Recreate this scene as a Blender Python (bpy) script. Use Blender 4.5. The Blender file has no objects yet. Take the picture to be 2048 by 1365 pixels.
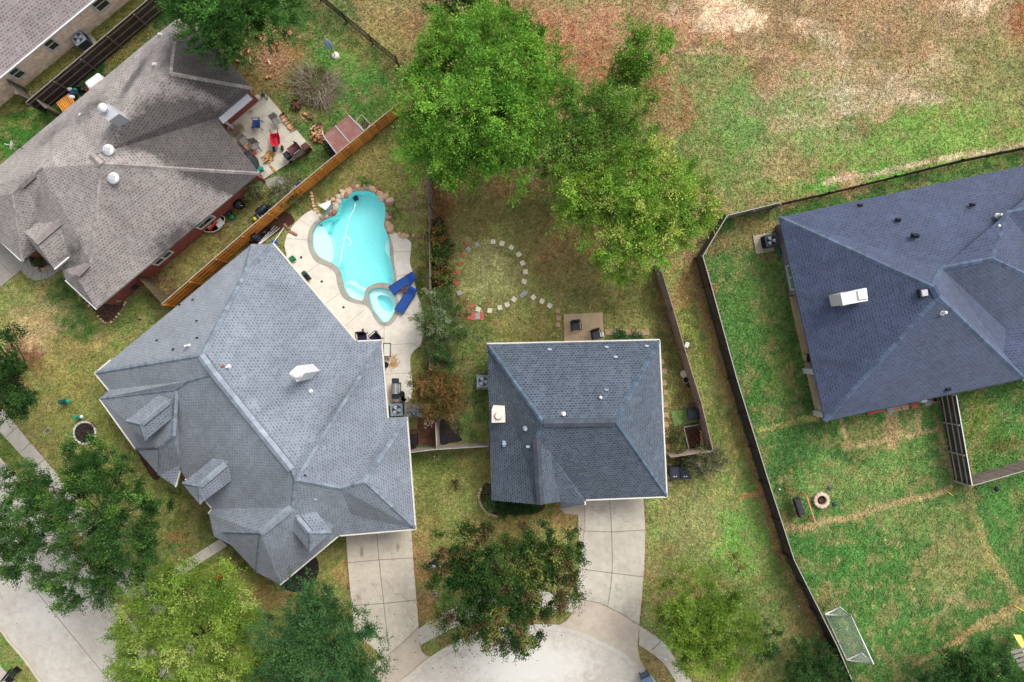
import bpy, bmesh, math, random
import numpy as np
from mathutils import Vector, Matrix
from mathutils.geometry import tessellate_polygon
random.seed(7); NR = np.random.RandomState(11)
R = math.radians
# ---------------------------------------------------------------- camera, light, exposure
SC = bpy.context.scene; COL = SC.collection
H = 48.0; FP = 1365.33; CX = 1024.0; CY = 682.5
cam = bpy.data.cameras.new('camera'); cam.lens = 24; cam.sensor_width = 36; cam.clip_end = 3000
co = bpy.data.objects.new('camera', cam); COL.objects.link(co); co.location = (0, 0, H); SC.camera = co
SC.render.resolution_x = 1024; SC.render.resolution_y = 682
SUN_EL, SUN_AZ = R(47), R(38)                       # azimuth clockwise from +Y (top of the picture)
W = bpy.data.worlds.new("World"); SC.world = W; W.use_nodes = True
wn = W.node_tree.nodes; wl = W.node_tree.links; wn.clear()
sky = wn.new('ShaderNodeTexSky'); sky.sky_type = 'NISHITA'; sky.sun_disc = False
sky.sun_elevation = SUN_EL; sky.sun_rotation = SUN_AZ; sky.dust_density = 4; sky.air_density = 1.0
hs = wn.new('ShaderNodeHueSaturation'); hs.inputs['Saturation'].default_value = .2
bg = wn.new('ShaderNodeBackground'); bg.inputs[1].default_value = .15
wo = wn.new('ShaderNodeOutputWorld')
wl.new(sky.outputs[0], hs.inputs['Color']); wl.new(hs.outputs[0], bg.inputs[0]); wl.new(bg.outputs[0], wo.inputs[0])
sl = bpy.data.lights.new('sun', 'SUN'); sl.energy = 1.05; sl.angle = R(24); sl.color = (1, .95, .88)
so = bpy.data.objects.new('sun', sl); COL.objects.link(so)
sd = Vector((math.sin(SUN_AZ)*math.cos(SUN_EL), math.cos(SUN_AZ)*math.cos(SUN_EL), math.sin(SUN_EL)))
so.rotation_euler = sd.to_track_quat('Z', 'Y').to_euler(); so.location = (0, 0, 60)
SC.view_settings.view_transform = 'Standard'; SC.view_settings.look = 'None'; SC.view_settings.gamma = 1
SC.view_settings.exposure = 1.02
GAIN = 1.7                                          # picture value of a white level surface in this light
# ---------------------------------------------------------------- measuring helpers
def P(px, py, z=0.0): return Vector(((px-CX)/FP*(H-z), -(py-CY)/FP*(H-z), z))
def P2(p, z=0.0): q = P(p[0], p[1], z); return (q.x, q.y)
def pts(l, z=0.0): return [P2(p, z) for p in l]
def Z(ox, oy, s, l): return [(ox+x*s, oy+y*s) for x, y in l]
def s2l(c): c = c/255.0; return c/12.92 if c <= .04045 else ((c+.055)/1.055)**2.4
def A(r, g, b, k=1.0): return tuple(min(.92, s2l(v)/GAIN*k) for v in (r, g, b))
def smooth_loop(p, n=4):
    o = []; m = len(p)
    for i in range(m):
        a, b, c, d = [Vector(p[(i+k) % m]) for k in (-1, 0, 1, 2)]
        for t in range(n):
            t /= n
            o.append(tuple(.5*((2*b)+(c-a)*t+(2*a-5*b+4*c-d)*t*t+(3*b-a-3*c+d)*t**3)))
    return o
def smooth_line(p, n=4):
    q = [p[0]]+list(p)+[p[-1]]; o = []
    for i in range(1, len(q)-2):
        a, b, c, d = [Vector(x) for x in q[i-1:i+3]]
        for t in range(n):
            t /= n
            o.append(tuple(.5*((2*b)+(c-a)*t+(2*a-5*b+4*c-d)*t*t+(3*b-a-3*c+d)*t**3)))
    return o+[tuple(p[-1])]
def area(p): return .5*sum(p[i][0]*p[(i+1) % len(p)][1]-p[(i+1) % len(p)][0]*p[i][1] for i in range(len(p)))
def ccw(p): return list(p) if area(p) > 0 else list(p)[::-1]
def inset(p, d):
    p = ccw(p); n = len(p); o = []
    for i in range(n):
        a, b, c = Vector(p[i-1]), Vector(p[i]), Vector(p[(i+1) % n])
        u = (b-a).normalized(); v = (c-b).normalized()
        n1 = Vector((-u.y, u.x)); n2 = Vector((-v.y, v.x)); m = n1+n2
        if m.length < .2: m = n1
        m = m.normalized(); k = d/max(.35, m.dot(n1)); o.append(tuple(b+m*k))
    return o
def inpoly(x, y, poly):
    r = np.zeros(np.shape(x), bool); n = len(poly); j = n-1
    for i in range(n):
        xi, yi = poly[i][0], poly[i][1]; xj, yj = poly[j][0], poly[j][1]
        if yi != yj:
            r ^= ((yi > y) != (yj > y)) & (x < (xj-xi)*(y-yi)/(yj-yi)+xi)
        j = i
    return r
# ---------------------------------------------------------------- mesh builder
ORG = {}
def org(o): return ORG.get(o.name, Vector((0, 0, 0)))
class MB:
    def __init__(s): s.v = []; s.f = []; s.t = []; s.sm = []
    def add(s, vs, fs, t=1.0, sm=False):
        b = len(s.v); s.v += [tuple(x) for x in vs]
        for f in fs: s.f.append([b+i for i in f]); s.t.append(t); s.sm.append(sm)
        return s
    def box(s, c, d, rz=0, t=1.0, rx=0, ry=0):
        m = Matrix.Rotation(rz, 3, 'Z') @ Matrix.Rotation(ry, 3, 'Y') @ Matrix.Rotation(rx, 3, 'X'); c = Vector(c)
        vs = [c+m @ Vector((x*d[0]/2, y*d[1]/2, z*d[2]/2)) for z in (-1, 1) for y in (-1, 1) for x in (-1, 1)]
        return s.add(vs, [(0, 2, 3, 1), (4, 5, 7, 6), (0, 1, 5, 4), (2, 6, 7, 3), (0, 4, 6, 2), (1, 3, 7, 5)], t)
    def rbox(s, c, d, rz=0, b=.03, t=1.0):             # box with chamfered top edge and corners
        w, h, z = d[0]/2, d[1]/2, d[2]; c = Vector(c); m = Matrix.Rotation(rz, 3, 'Z')
        def ring(w, h, b): return [(w-b, -h), (w, -h+b), (w, h-b), (w-b, h), (-w+b, h), (-w, h-b), (-w, -h+b), (-w+b, -h)]
        vs = []
        for zz, k in ((-z/2, 0), (z/2-b, 0), (z/2, b)):
            vs += [c+m @ Vector((x, y, zz)) for x, y in ring(w-k, h-k, b)]
        fs = [tuple(range(7, -1, -1)), tuple(range(16, 24))]
        for l in (0, 8):
            for i in range(8): fs.append((l+i, l+(i+1) % 8, l+8+(i+1) % 8, l+8+i))
        return s.add(vs, fs, t)
    def bar(s, a, b, w, h=None, t=1.0):
        a = Vector(a); b = Vector(b); h = h or w; d = b-a
        if d.length < 1e-5: return s
        q = d.to_track_quat('X', 'Z').to_matrix(); c = (a+b)/2; L = d.length
        vs = [c+q @ Vector((x*L/2, y*w/2, z*h/2)) for z in (-1, 1) for y in (-1, 1) for x in (-1, 1)]
        return s.add(vs, [(0, 2, 3, 1), (4, 5, 7, 6), (0, 1, 5, 4), (2, 6, 7, 3), (0, 4, 6, 2), (1, 3, 7, 5)], t)
    def tube(s, path, r, n=6, t=1.0):
        path = [Vector(p) for p in path]; m = len(path)
        rr = r if isinstance(r, (list, tuple)) else [r]*m; vs = []
        for i, p in enumerate(path):
            d = (path[min(i+1, m-1)]-path[max(i-1, 0)]).normalized()
            u = d.cross(Vector((0, 0, 1)));
            if u.length < .05: u = Vector((1, 0, 0))
            u.normalize(); w = d.cross(u)
            for k in range(n): a = 2*math.pi*k/n; vs.append(p+(u*math.cos(a)+w*math.sin(a))*rr[i])
        fs = [[i*n+k, i*n+(k+1) % n, (i+1)*n+(k+1) % n, (i+1)*n+k] for i in range(m-1) for k in range(n)]
        fs += [list(range(n)), list(range((m-1)*n, m*n))[::-1]]
        return s.add(vs, fs, t, n > 4)
    def lathe(s, c, prof, n=20, t=1.0, sm=True):       # prof: (radius, z) bottom to top
        c = Vector(c); vs = []; fs = []
        for r, z in prof:
            for k in range(n): a = 2*math.pi*k/n; vs.append(c+Vector((r*math.cos(a), r*math.sin(a), z)))
        for i in range(len(prof)-1):
            for k in range(n): fs.append([i*n+k, i*n+(k+1) % n, (i+1)*n+(k+1) % n, (i+1)*n+k])
        s.add(vs, fs, t, sm); s.add([vs[k] for k in range(n)], [list(range(n))[::-1]], t)
        return s.add([vs[(len(prof)-1)*n+k] for k in range(n)], [list(range(n))], t)
    def prism(s, poly, z0, z1, t=1.0, bottom=True):
        poly = ccw(poly); n = len(poly)
        vs = [(p[0], p[1], z0) for p in poly]+[(p[0], p[1], z1) for p in poly]
        fs = [list(range(n, 2*n))]+[[i, (i+1) % n, n+(i+1) % n, n+i] for i in range(n)]
        if bottom: fs.append(list(range(n))[::-1])
        return s.add(vs, fs, t)
    def rock(s, c, d, rz=0, seed=0, t=1.0, lev=2):
        bm = bmesh.new(); bmesh.ops.create_icosphere(bm, subdivisions=lev, radius=1); rg = random.Random(seed)
        dirs = [(Vector((rg.uniform(-1, 1), rg.uniform(-1, 1), rg.uniform(-1, 1))).normalized(), rg.uniform(.62, .95)) for _ in range(9)]
        m = Matrix.Rotation(rz, 3, 'Z'); c = Vector(c)
        for v in bm.verts:
            k = v.co.copy()
            for dd, lim in dirs:
                e = k.dot(dd)
                if e > lim: k -= dd*(e-lim)
            v.co = c+m @ Vector((k.x*d[0], k.y*d[1], k.z*d[2]))
        bm.verts.index_update()
        s.add([v.co.copy() for v in bm.verts], [[v.index for v in f.verts] for f in bm.faces], t); bm.free(); return s
    def build(s, name, mt, parent=None, at=None, local=False):
        me = bpy.data.meshes.new(name); o = bpy.data.objects.new(name, me); COL.objects.link(o)
        if parent is not None:
            o.parent = parent; off = Vector((0, 0, 0)) if local else org(parent); ORG[o.name] = off
        else:
            off = Vector(at) if at is not None else Vector((0, 0, 0)); o.location = off; ORG[o.name] = off
            if local: off = Vector((0, 0, 0))
        me.from_pydata([(x[0]-off.x, x[1]-off.y, x[2]-off.z) for x in s.v], [], s.f)
        me.polygons.foreach_set('use_smooth', s.sm)
        a = me.attributes.new('tint', 'FLOAT', 'FACE'); a.data.foreach_set('value', s.t)
        me.materials.append(mt); me.update(); return o
def tag(o, label=None, cat=None, group=None, kind=None):
    if label: o['label'] = label
    if cat: o['category'] = cat
    if group: o['group'] = group
    if kind: o['kind'] = kind
    return o
def thing(name, label, cat, loc, group=None, rz=0):
    o = bpy.data.objects.new(name, None); COL.objects.link(o); o.location = loc; o.rotation_euler.z = rz
    o.empty_display_size = .3; ORG[o.name] = Vector(loc); return tag(o, label, cat, group)
def place(o, loc, rz=0, sc=None):
    o.location = loc; o.rotation_euler.z = rz
    if sc: o.scale = (sc,)*3
    return o
def copy_tree(o, parent=None):
    c = o.copy(); COL.objects.link(c)
    if parent is not None: c.parent = parent
    for ch in [x for x in o.children]: copy_tree(ch, c)
    return c
def struct(mb, name, mt): return tag(mb.build(name, mt), kind='structure')
# ---------------------------------------------------------------- materials
def new_mat(name):
    m = bpy.data.materials.new(name); m.use_nodes = True; nt = m.node_tree; b = nt.nodes['Principled BSDF']
    return m, nt, nt.nodes, nt.links, b
def node(n, t, **k):
    x = n.new(t)
    for a, v in k.items(): setattr(x, a, v)
    return x
def noise(n, l, scale, detail=4, vec=None, rough=.55, dist=0):
    t = n.new('ShaderNodeTexNoise'); t.inputs['Scale'].default_value = scale; t.inputs['Detail'].default_value = detail
    t.inputs['Roughness'].default_value = rough; t.inputs['Distortion'].default_value = dist
    if vec is None: vec = n.new('ShaderNodeTexCoord').outputs['Object']
    l.new(vec, t.inputs['Vector']); return t.outputs['Fac']
def rng(n, l, src, a, b, c, d):
    t = n.new('ShaderNodeMapRange'); l.new(src, t.inputs[0])
    for i, v in enumerate((a, b, c, d)): t.inputs[i+1].default_value = v
    return t.outputs[0]
def mix(n, l, fac, a, b, mode='MIX'):
    t = n.new('ShaderNodeMix'); t.data_type = 'RGBA'; t.blend_type = mode
    for i, v in ((0, fac), (6, a), (7, b)):
        if hasattr(v, 'links') or hasattr(v, 'is_linked'): l.new(v, t.inputs[i])
        else: t.inputs[i].default_value = (tuple(v)+(1,)) if isinstance(v, tuple) else v
    return t.outputs[2]
def scale_col(n, l, col, f):
    t = n.new('ShaderNodeVectorMath'); t.operation = 'SCALE'
    if hasattr(col, 'is_linked'): l.new(col, t.inputs[0])
    else: t.inputs[0].default_value = col[:3]
    if hasattr(f, 'is_linked'): l.new(f, t.inputs[3])
    else: t.inputs[3].default_value = f
    return t.outputs[0]
def gen(name, col, rough=.75, var=.18, scale=4, col2=None, metal=0, bump=0, bs=30, spec=.3, fine=.1):
    m, nt, n, l, b = new_mat(name)
    f = noise(n, l, scale, 5); f2 = noise(n, l, scale*9, 3)
    c = mix(n, l, rng(n, l, f, .35, .65, 0, 1), col, col2) if col2 else col
    k = rng(n, l, f, .3, .7, 1-var, 1+var); k2 = rng(n, l, f2, .3, .7, 1-fine, 1+fine)
    at = node(n, 'ShaderNodeAttribute', attribute_name='tint')
    c = scale_col(n, l, c, k); c = scale_col(n, l, c, k2); c = scale_col(n, l, c, at.outputs['Fac'])
    l.new(c, b.inputs['Base Color']); b.inputs['Roughness'].default_value = rough; b.inputs['Metallic'].default_value = metal
    b.inputs['Specular IOR Level'].default_value = spec
    if bump:
        bp = n.new('ShaderNodeBump'); bp.inputs['Strength'].default_value = bump; bp.inputs['Distance'].default_value = .02
        l.new(noise(n, l, bs, 3), bp.inputs['Height']); l.new(bp.outputs[0], b.inputs['Normal'])
    return m
def blob(n, l, x, y, rx, ry, rot=0):                # soft ellipse in object space (wear, algae and painted shade patches)
    tc = n.new('ShaderNodeNewGeometry'); mp = n.new('ShaderNodeMapping'); mp.vector_type = 'TEXTURE'
    mp.inputs['Location'].default_value = (x, y, 0); mp.inputs['Rotation'].default_value = (0, 0, rot)
    mp.inputs['Scale'].default_value = (rx, ry, 1000); l.new(tc.outputs['Position'], mp.inputs['Vector'])
    g = n.new('ShaderNodeTexGradient'); g.gradient_type = 'SPHERICAL'; l.new(mp.outputs[0], g.inputs[0]); return g.outputs['Fac']
def addf(n, l, a, b, op='ADD'):
    t = n.new('ShaderNodeMath'); t.operation = op; t.use_clamp = False
    for i, v in enumerate((a, b)):
        if hasattr(v, 'is_linked'): l.new(v, t.inputs[i])
        else: t.inputs[i].default_value = v
    return t.outputs[0]
def shingle(name, light, dark, odd, blobs=(), stain=(.05, .05, .055), bw=.23, rh=.18, mort=.03, sheen=.2, k=1.0, bias=-.35):
    light, dark, odd = [tuple(v*k for v in c) for c in (light, dark, odd)]
    m, nt, n, l, b = new_mat(name)
    uv = n.new('ShaderNodeUVMap').outputs[0]
    br = n.new('ShaderNodeTexBrick'); l.new(uv, br.inputs['Vector'])
    br.inputs['Scale'].default_value = 1; br.inputs['Mortar Size'].default_value = mort; br.inputs['Mortar Smooth'].default_value = .35
    br.inputs['Brick Width'].default_value = bw; br.inputs['Row Height'].default_value = rh; br.offset = .5
    br.inputs['Color1'].default_value = (*dark, 1); br.inputs['Color2'].default_value = (*light, 1); br.inputs['Mortar'].default_value = (*light, 1)
    br.inputs['Bias'].default_value = bias
    c = br.outputs['Color']
    v = n.new('ShaderNodeTexWhiteNoise'); v.noise_dimensions = '2D'
    sc = n.new('ShaderNodeVectorMath'); sc.operation = 'DIVIDE'; l.new(uv, sc.inputs[0]); sc.inputs[1].default_value = (bw*1.5, rh, 1)
    fl = n.new('ShaderNodeVectorMath'); fl.operation = 'FLOOR'; l.new(sc.outputs[0], fl.inputs[0]); l.new(fl.outputs[0], v.inputs['Vector'])
    c = mix(n, l, rng(n, l, v.outputs[0], .8, 1, 0, .35), c, odd)
    c = scale_col(n, l, c, rng(n, l, v.outputs[0], 0, 1, .91, 1.08))
    big = noise(n, l, .35, 5); c = scale_col(n, l, c, rng(n, l, big, .3, .7, .84, 1.14))
    strk = noise(n, l, 1.6, 5); c = scale_col(n, l, c, rng(n, l, strk, .3, .7, .88, 1.1))
    c = scale_col(n, l, c, rng(n, l, noise(n, l, 14, 3), .3, .7, .86, 1.14))
    wv = n.new('ShaderNodeVectorMath'); wv.operation = 'MULTIPLY'; l.new(uv, wv.inputs[0]); wv.inputs[1].default_value = (1, .16, 1)
    c = scale_col(n, l, c, rng(n, l, noise(n, l, 1.7, 5, wv.outputs[0], .7), .3, .7, .84, 1.13))
    if blobs:
        s = None
        for q in blobs:
            g = blob(n, l, *q[:5]); g = addf(n, l, g, q[5], 'MULTIPLY'); s = g if s is None else addf(n, l, s, g)
        s = addf(n, l, s, rng(n, l, noise(n, l, 1.6, 7, rough=.78), .3, .7, -.3, .3)); s = rng(n, l, s, .05, .45, 0, .95)
        c = mix(n, l, s, c, scale_col(n, l, c, stain[0]))
    l.new(c, b.inputs['Base Color']); b.inputs['Roughness'].default_value = .85; b.inputs['Specular IOR Level'].default_value = .25
    b.inputs['Sheen Weight'].default_value = sheen; b.inputs['Sheen Roughness'].default_value = .6
    bp = n.new('ShaderNodeBump'); bp.inputs['Strength'].default_value = .5; bp.inputs['Distance'].default_value = .02
    l.new(br.outputs['Fac'], bp.inputs['Height']); l.new(bp.outputs[0], b.inputs['Normal'])
    return m
def brick_mat(name, c1, c2, mort, bw=.22, rh=.075):
    m, nt, n, l, b = new_mat(name); uv = n.new('ShaderNodeUVMap').outputs[0]
    br = n.new('ShaderNodeTexBrick'); l.new(uv, br.inputs['Vector']); br.inputs['Scale'].default_value = 1
    br.inputs['Brick Width'].default_value = bw*2.2; br.inputs['Row Height'].default_value = rh*1.6; br.inputs['Mortar Size'].default_value = .012
    for k, v in (('Color1', c1), ('Color2', c2), ('Mortar', mort)): br.inputs[k].default_value = (*v, 1)
    c = scale_col(n, l, br.outputs['Color'], rng(n, l, noise(n, l, 3, 5), .3, .7, .75, 1.25))
    l.new(c, b.inputs['Base Color']); b.inputs['Roughness'].default_value = .9; return m
def concrete(name, c1, c2, stain=None, blobs=(), grain=.12):
    m, nt, n, l, b = new_mat(name)
    f = noise(n, l, .45, 6, rough=.65); c = mix(n, l, rng(n, l, f, .35, .65, 0, 1), c1, c2)
    c = scale_col(n, l, c, rng(n, l, noise(n, l, 2.3, 6, rough=.7), .3, .7, .88, 1.1))
    c = scale_col(n, l, c, rng(n, l, noise(n, l, 25, 2), .3, .7, 1-grain, 1+grain))
    at = node(n, 'ShaderNodeAttribute', attribute_name='tint'); c = scale_col(n, l, c, at.outputs['Fac'])
    tcv = n.new('ShaderNodeTexCoord').outputs['Object']; dn = n.new('ShaderNodeTexNoise'); dn.inputs['Scale'].default_value = 1.3; l.new(tcv, dn.inputs['Vector'])
    ws = n.new('ShaderNodeVectorMath'); ws.operation = 'MULTIPLY_ADD'; l.new(dn.outputs['Color'], ws.inputs[0]); ws.inputs[1].default_value = (1.2, 1.2, 0); l.new(tcv, ws.inputs[2])
    vo = n.new('ShaderNodeTexVoronoi'); vo.feature = 'DISTANCE_TO_EDGE'; vo.inputs['Scale'].default_value = .22; l.new(ws.outputs[0], vo.inputs['Vector'])
    ck = rng(n, l, vo.outputs['Distance'], 0, .006, .72, 1); mk = rng(n, l, noise(n, l, .3, 2), .5, .56, 0, 1); c = mix(n, l, mk, c, scale_col(n, l, c, ck))
    sp = rng(n, l, noise(n, l, 1.9, 3), .68, .74, 1, .84); c = scale_col(n, l, c, sp)
    if blobs:
        s = None
        for q in blobs:
            g = addf(n, l, blob(n, l, *q[:5]), q[5], 'MULTIPLY'); s = g if s is None else addf(n, l, s, g)
        s = addf(n, l, s, rng(n, l, noise(n, l, 2.2, 6, rough=.7), .3, .7, -.25, .25)); c = mix(n, l, rng(n, l, s, .05, .5, 0, .8), c, stain)
    l.new(c, b.inputs['Base Color']); b.inputs['Roughness'].default_value = .85; b.inputs['Specular IOR Level'].default_value = .2
    return m
def leaf_mat(name, rough=.55, trans=.16):
    m, nt, n, l, b = new_mat(name); at = node(n, 'ShaderNodeAttribute', attribute_name='leaf')
    l.new(at.outputs['Color'], b.inputs['Base Color']); b.inputs['Roughness'].default_value = rough; b.inputs['Specular IOR Level'].default_value = .12
    tr = n.new('ShaderNodeBsdfTranslucent'); l.new(scale_col(n, l, at.outputs['Color'], 1.3), tr.inputs[0])
    ms = n.new('ShaderNodeMixShader'); ms.inputs[0].default_value = trans
    l.new(b.outputs[0], ms.inputs[1]); l.new(tr.outputs[0], ms.inputs[2]); l.new(ms.outputs[0], n['Material Output'].inputs[0]); return m
M = {}
def g_(k, *a, **kw): M[k] = gen(k, *a, **kw)
g_('white_paint', A(238, 238, 236), .5, .04); g_('cream_trim', A(235, 232, 220), .5, .05)
g_('white_metal', A(245, 245, 248), .35, .03, metal=0); g_('galvanised', A(190, 200, 212), .35, .08, metal=.3)
g_('dark_metal', A(40, 42, 46), .4, .1); g_('black', A(26, 27, 31), .5, .1); g_('grille', A(60, 66, 72), .5, .15)
g_('ac_grey', A(150, 168, 182), .5, .06); g_('ac_dark', A(70, 84, 96), .5, .1); g_('blade', A(225, 228, 230), .35, .05)
g_('pad', A(190, 180, 160), .9, .15, bump=.3)
g_('wood_dark', A(76, 68, 64), .9, .2, 2, bump=.4); g_('wood_grey', A(150, 138, 128), .9, .2, 2, col2=A(110, 96, 88), bump=.4)
g_('wood_rail', A(150, 140, 130), .9, .15, 3); g_('wood_cedar', A(252, 176, 78), .85, .16, 1.2, col2=A(226, 142, 62), bump=.3)
g_('wood_pale', A(180, 174, 164), .85, .1, 3); g_('wood_log', A(225, 175, 125), .9, .2, 5, col2=A(170, 115, 75)); g_('bark', A(120, 108, 95), .95, .2, 6, bump=.5)
g_('bark_dark', A(70, 58, 48), .95, .2, 6); g_('twig', A(165, 150, 128), .95, .15, 6); g_('log_bark', A(110, 75, 52), .95, .25, 6)
g_('iron', A(30, 30, 32), .5, .1); g_('joint', A(146, 134, 120), .95, .2, 2); g_('joint_light', A(190, 178, 160), .95, .1, 2)
g_('kerb', A(214, 200, 182), .9, .1, 2, bump=.2)
g_('mulch', A(62, 48, 42), .95, .35, 6, col2=A(95, 66, 50), bump=.9, bs=25, fine=.35)
g_('dark_mulch_or_shade', A(44, 38, 36), .95, .3, 6, bump=.9, bs=25, fine=.35)
g_('soil', A(92, 56, 42), .95, .3, 5, col2=A(60, 42, 36), bump=.8, fine=.3)
g_('stone_tan', A(232, 200, 162), .85, .14, 2.5, col2=A(214, 170, 132), bump=.4, bs=12)
g_('stone_red', A(186, 136, 112), .85, .18, 2.5, col2=A(150, 104, 88), bump=.4, bs=12)
g_('stone_pink', A(224, 200, 180), .85, .12, 2.5, bump=.4, bs=12)
g_('paver_pale', A(238, 228, 206), .9, .1, 3, bump=.2); g_('paver_red', A(206, 108, 92), .9, .14, 3, bump=.2); g_('paver_grey', A(176, 176, 172), .9, .12, 3)
g_('paver_tan', A(190, 160, 128), .9, .14, 3); g_('brick_pave', A(140, 88, 68), .9, .2, 3, col2=A(110, 66, 54))
g_('coping', A(182, 178, 164), .85, .12, 1.5, bump=.3, bs=10)
g_('pool_deep', (.42, .90, .90), .6, .03); g_('pool_pale', (.80, .91, .91), .6, .03); g_('pool_mid', (.36, .84, .85), .6, .03)
g_('navy', A(24, 52, 118), .8, .1); g_('blue_sling', A(30, 82, 165), .7, .06); g_('brown_table', A(88, 66, 66), .7, .1)
g_('chair_grey', A(118, 112, 110), .6, .15); g_('chair_dark', A(58, 56, 66), .6, .15); g_('chair_blue', A(44, 84, 150), .7, .1); g_('mesh_fabric', A(150, 148, 140), .8, .1)
g_('red_tub', A(228, 38, 62), .4, .05); g_('rust', A(120, 72, 66), .7, .3, 5, col2=A(70, 46, 46), metal=.2); g_('rust_roof', A(184, 120, 112), .7, .15, 2, col2=A(170, 135, 125), metal=.1)
g_('green_plastic', A(34, 130, 74), .5, .08); g_('teal', A(30, 150, 130), .5, .1); g_('green_dark', A(24, 86, 70), .5, .1); g_('bin_dark', A(44, 50, 64), .5, .12); g_('bin_blue', A(100, 125, 155), .5, .1)
g_('green_mat', A(118, 160, 88), .85, .08); g_('yellow', A(238, 226, 60), .45, .06); g_('yellow_pale', A(250, 238, 110), .4, .04); g_('orange', A(230, 130, 90), .5, .1); g_('red', A(176, 44, 38), .5, .1)
g_('steel', A(200, 204, 206), .3, .06, metal=.6); g_('glass_dark', A(40, 58, 62), .12, .1, spec=.8); g_('glass_green', A(130, 170, 150), .15, .08, spec=.8)
g_('terracotta', A(176, 104, 74), .8, .15); g_('brown_lid', A(120, 92, 80), .8, .12); g_('tarp', A(52, 58, 62), .6, .25, 3)
g_('straw', A(214, 168, 104), .9, .2, 5); g_('ash', A(70, 62, 60), .95, .3, 6); g_('blue_jug', A(90, 160, 210), .4, .05); g_('pale_blue', A(190, 215, 235), .5, .05)
g_('net', A(215, 225, 215), .6, .03); g_('siding', A(158, 150, 160), .7, .05); g_('tan_wall', A(205, 190, 168), .85, .08); g_('cushion', A(30, 34, 70), .8, .1); g_('lichen_board', A(112, 100, 74), .95, .3, 4, col2=A(80, 72, 50))
g_('flash', A(196, 196, 204), .5, .05); g_('chip', A(220, 180, 140), .9, .2, 7, col2=A(170, 116, 84))
M['brick_red'] = brick_mat('brick_red', A(172, 74, 64), A(140, 58, 52), A(172, 130, 118))
M['brick_pink'] = brick_mat('brick_pink', (.80, .62, .48), (.70, .50, .38), (.82, .70, .58))
M['turf_blade'] = leaf_mat('turf_blade', .8, .25); M['leaf'] = leaf_mat('leaf'); M['leaf_gloss'] = leaf_mat('leaf_gloss', .4, .2)
# ================================================================ pool outlines (picture measurements -> metres)
zp = lambda l: Z(560, 340, .2638, l)
POOL = pts(smooth_loop(zp([(600,155),(680,165),(740,200),(785,245),(800,300),(795,370),(790,430),(815,490),(830,560),(835,640),(850,720),(862,800),(852,880),(830,866),(770,855),(700,870),(650,910),(632,985),(590,985),(530,960),(490,900),(470,820),(440,740),(380,700),(300,660),(255,600),(245,530),(255,460),(300,400),(360,370),(420,340),(440,280),(460,220),(520,180)])))
SPA = pts(smooth_loop(zp([(672,960),(682,920),(730,897),(790,897),(850,932),(878,1000),(868,1080),(820,1148),(780,1153),(740,1110),(700,1050)])))
COPE = [(330,370),(260,400),(220,470),(210,550),(230,630),(280,700),(370,740),(420,790),(440,880),(480,970),(560,1010),(640,1025),(690,1070),(720,1130),(770,1180),(830,1180),(880,1130),(905,1060),(900,990),(878,920),(885,850),(880,780),(865,700),(860,600),(840,520),(828,470),(832,330),(822,250),(760,185),(690,140),(600,125),(510,150),(440,205),(405,290),(385,335)]
COPEP = smooth_loop(zp(COPE)); COPEW = pts(COPEP)
# ================================================================ ground
def vnoise(x, y, s, seed, octv=4):
    o = np.zeros_like(x); amp = 1; tot = 0; rg = np.random.RandomState(seed)
    for k in range(octv):
        g = rg.rand(257, 257); u = (x*s) % 256; v = (y*s) % 256; i = u.astype(int); j = v.astype(int); fu = u-i; fv = v-j
        fu = fu*fu*(3-2*fu); fv = fv*fv*(3-2*fv)
        o += amp*((g[i, j]*(1-fu)+g[i+1, j]*fu)*(1-fv)+(g[i, j+1]*(1-fu)+g[i+1, j+1]*fu)*fv); tot += amp; amp *= .55; s *= 2.03
    return o/tot
def lin(c): return np.array([s2l(v)/GAIN for v in c])
def axis(a, b, st, far):
    c = np.arange(a, b+1e-6, st); r = st*1.0; e = [c[-1]]; f = [c[0]]
    while e[-1] < far: r *= 1.35; e.append(e[-1]+r); f.append(f[-1]-r)
    return np.concatenate([np.array(f[1:])[::-1], c, np.array(e[1:])])
gx = axis(-38.5, 38.5, .15, 900); gy = axis(-26, 26, .15, 900)
GX, GY = np.meshgrid(gx, gy, indexing='ij'); X = GX.ravel(); Y = GY.ravel()
wx = X+(vnoise(X+500, Y+500, .5, 1)-.5)*3.2+(vnoise(X+500, Y+500, 2.2, 12)-.5)*.8
wy = Y+(vnoise(X+500, Y+500, .5, 2)-.5)*3.2+(vnoise(X+500, Y+500, 2.2, 13)-.5)*.8
PX = wx/H*FP+CX; PY = -wy/H*FP+CY                   # lawn patches are laid out on a wobbled copy of the map
QX = X/H*FP+CX; QY = -Y/H*FP+CY
C = np.tile(lin((124, 132, 62)), (X.size, 1))
NF = [vnoise(X+300+7*i, Y+300+5*i, 1.1, 60+i, 4)-.5 for i in range(6)]; NG = [vnoise(X+100+7*i, Y+200+5*i, 3.3, 70+i, 2)-.5 for i in range(6)]
def poly_fill(poly, c, soft=False):
    m = inpoly(PX if soft else QX, PY if soft else QY, poly); C[m] = lin(c)
def spot(x, y, rx, ry, c, k=.9, rot=0, e=1.0):
    a = R(rot); dx = (PX-x); dy = (PY-y); u = (dx*math.cos(a)+dy*math.sin(a))/rx; v = (-dx*math.sin(a)+dy*math.cos(a))/ry
    d = np.sqrt(u*u+v*v)+NF[int(x+y) % 6]*1.1+NG[int(x+3*y) % 6]*.75
    w = np.clip((1.35-d)/.7, 0, 1); w = (w*w*(3-2*w)*k*.86)[:, None]; C[:] = C*(1-w)+lin(c)*w
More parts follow.
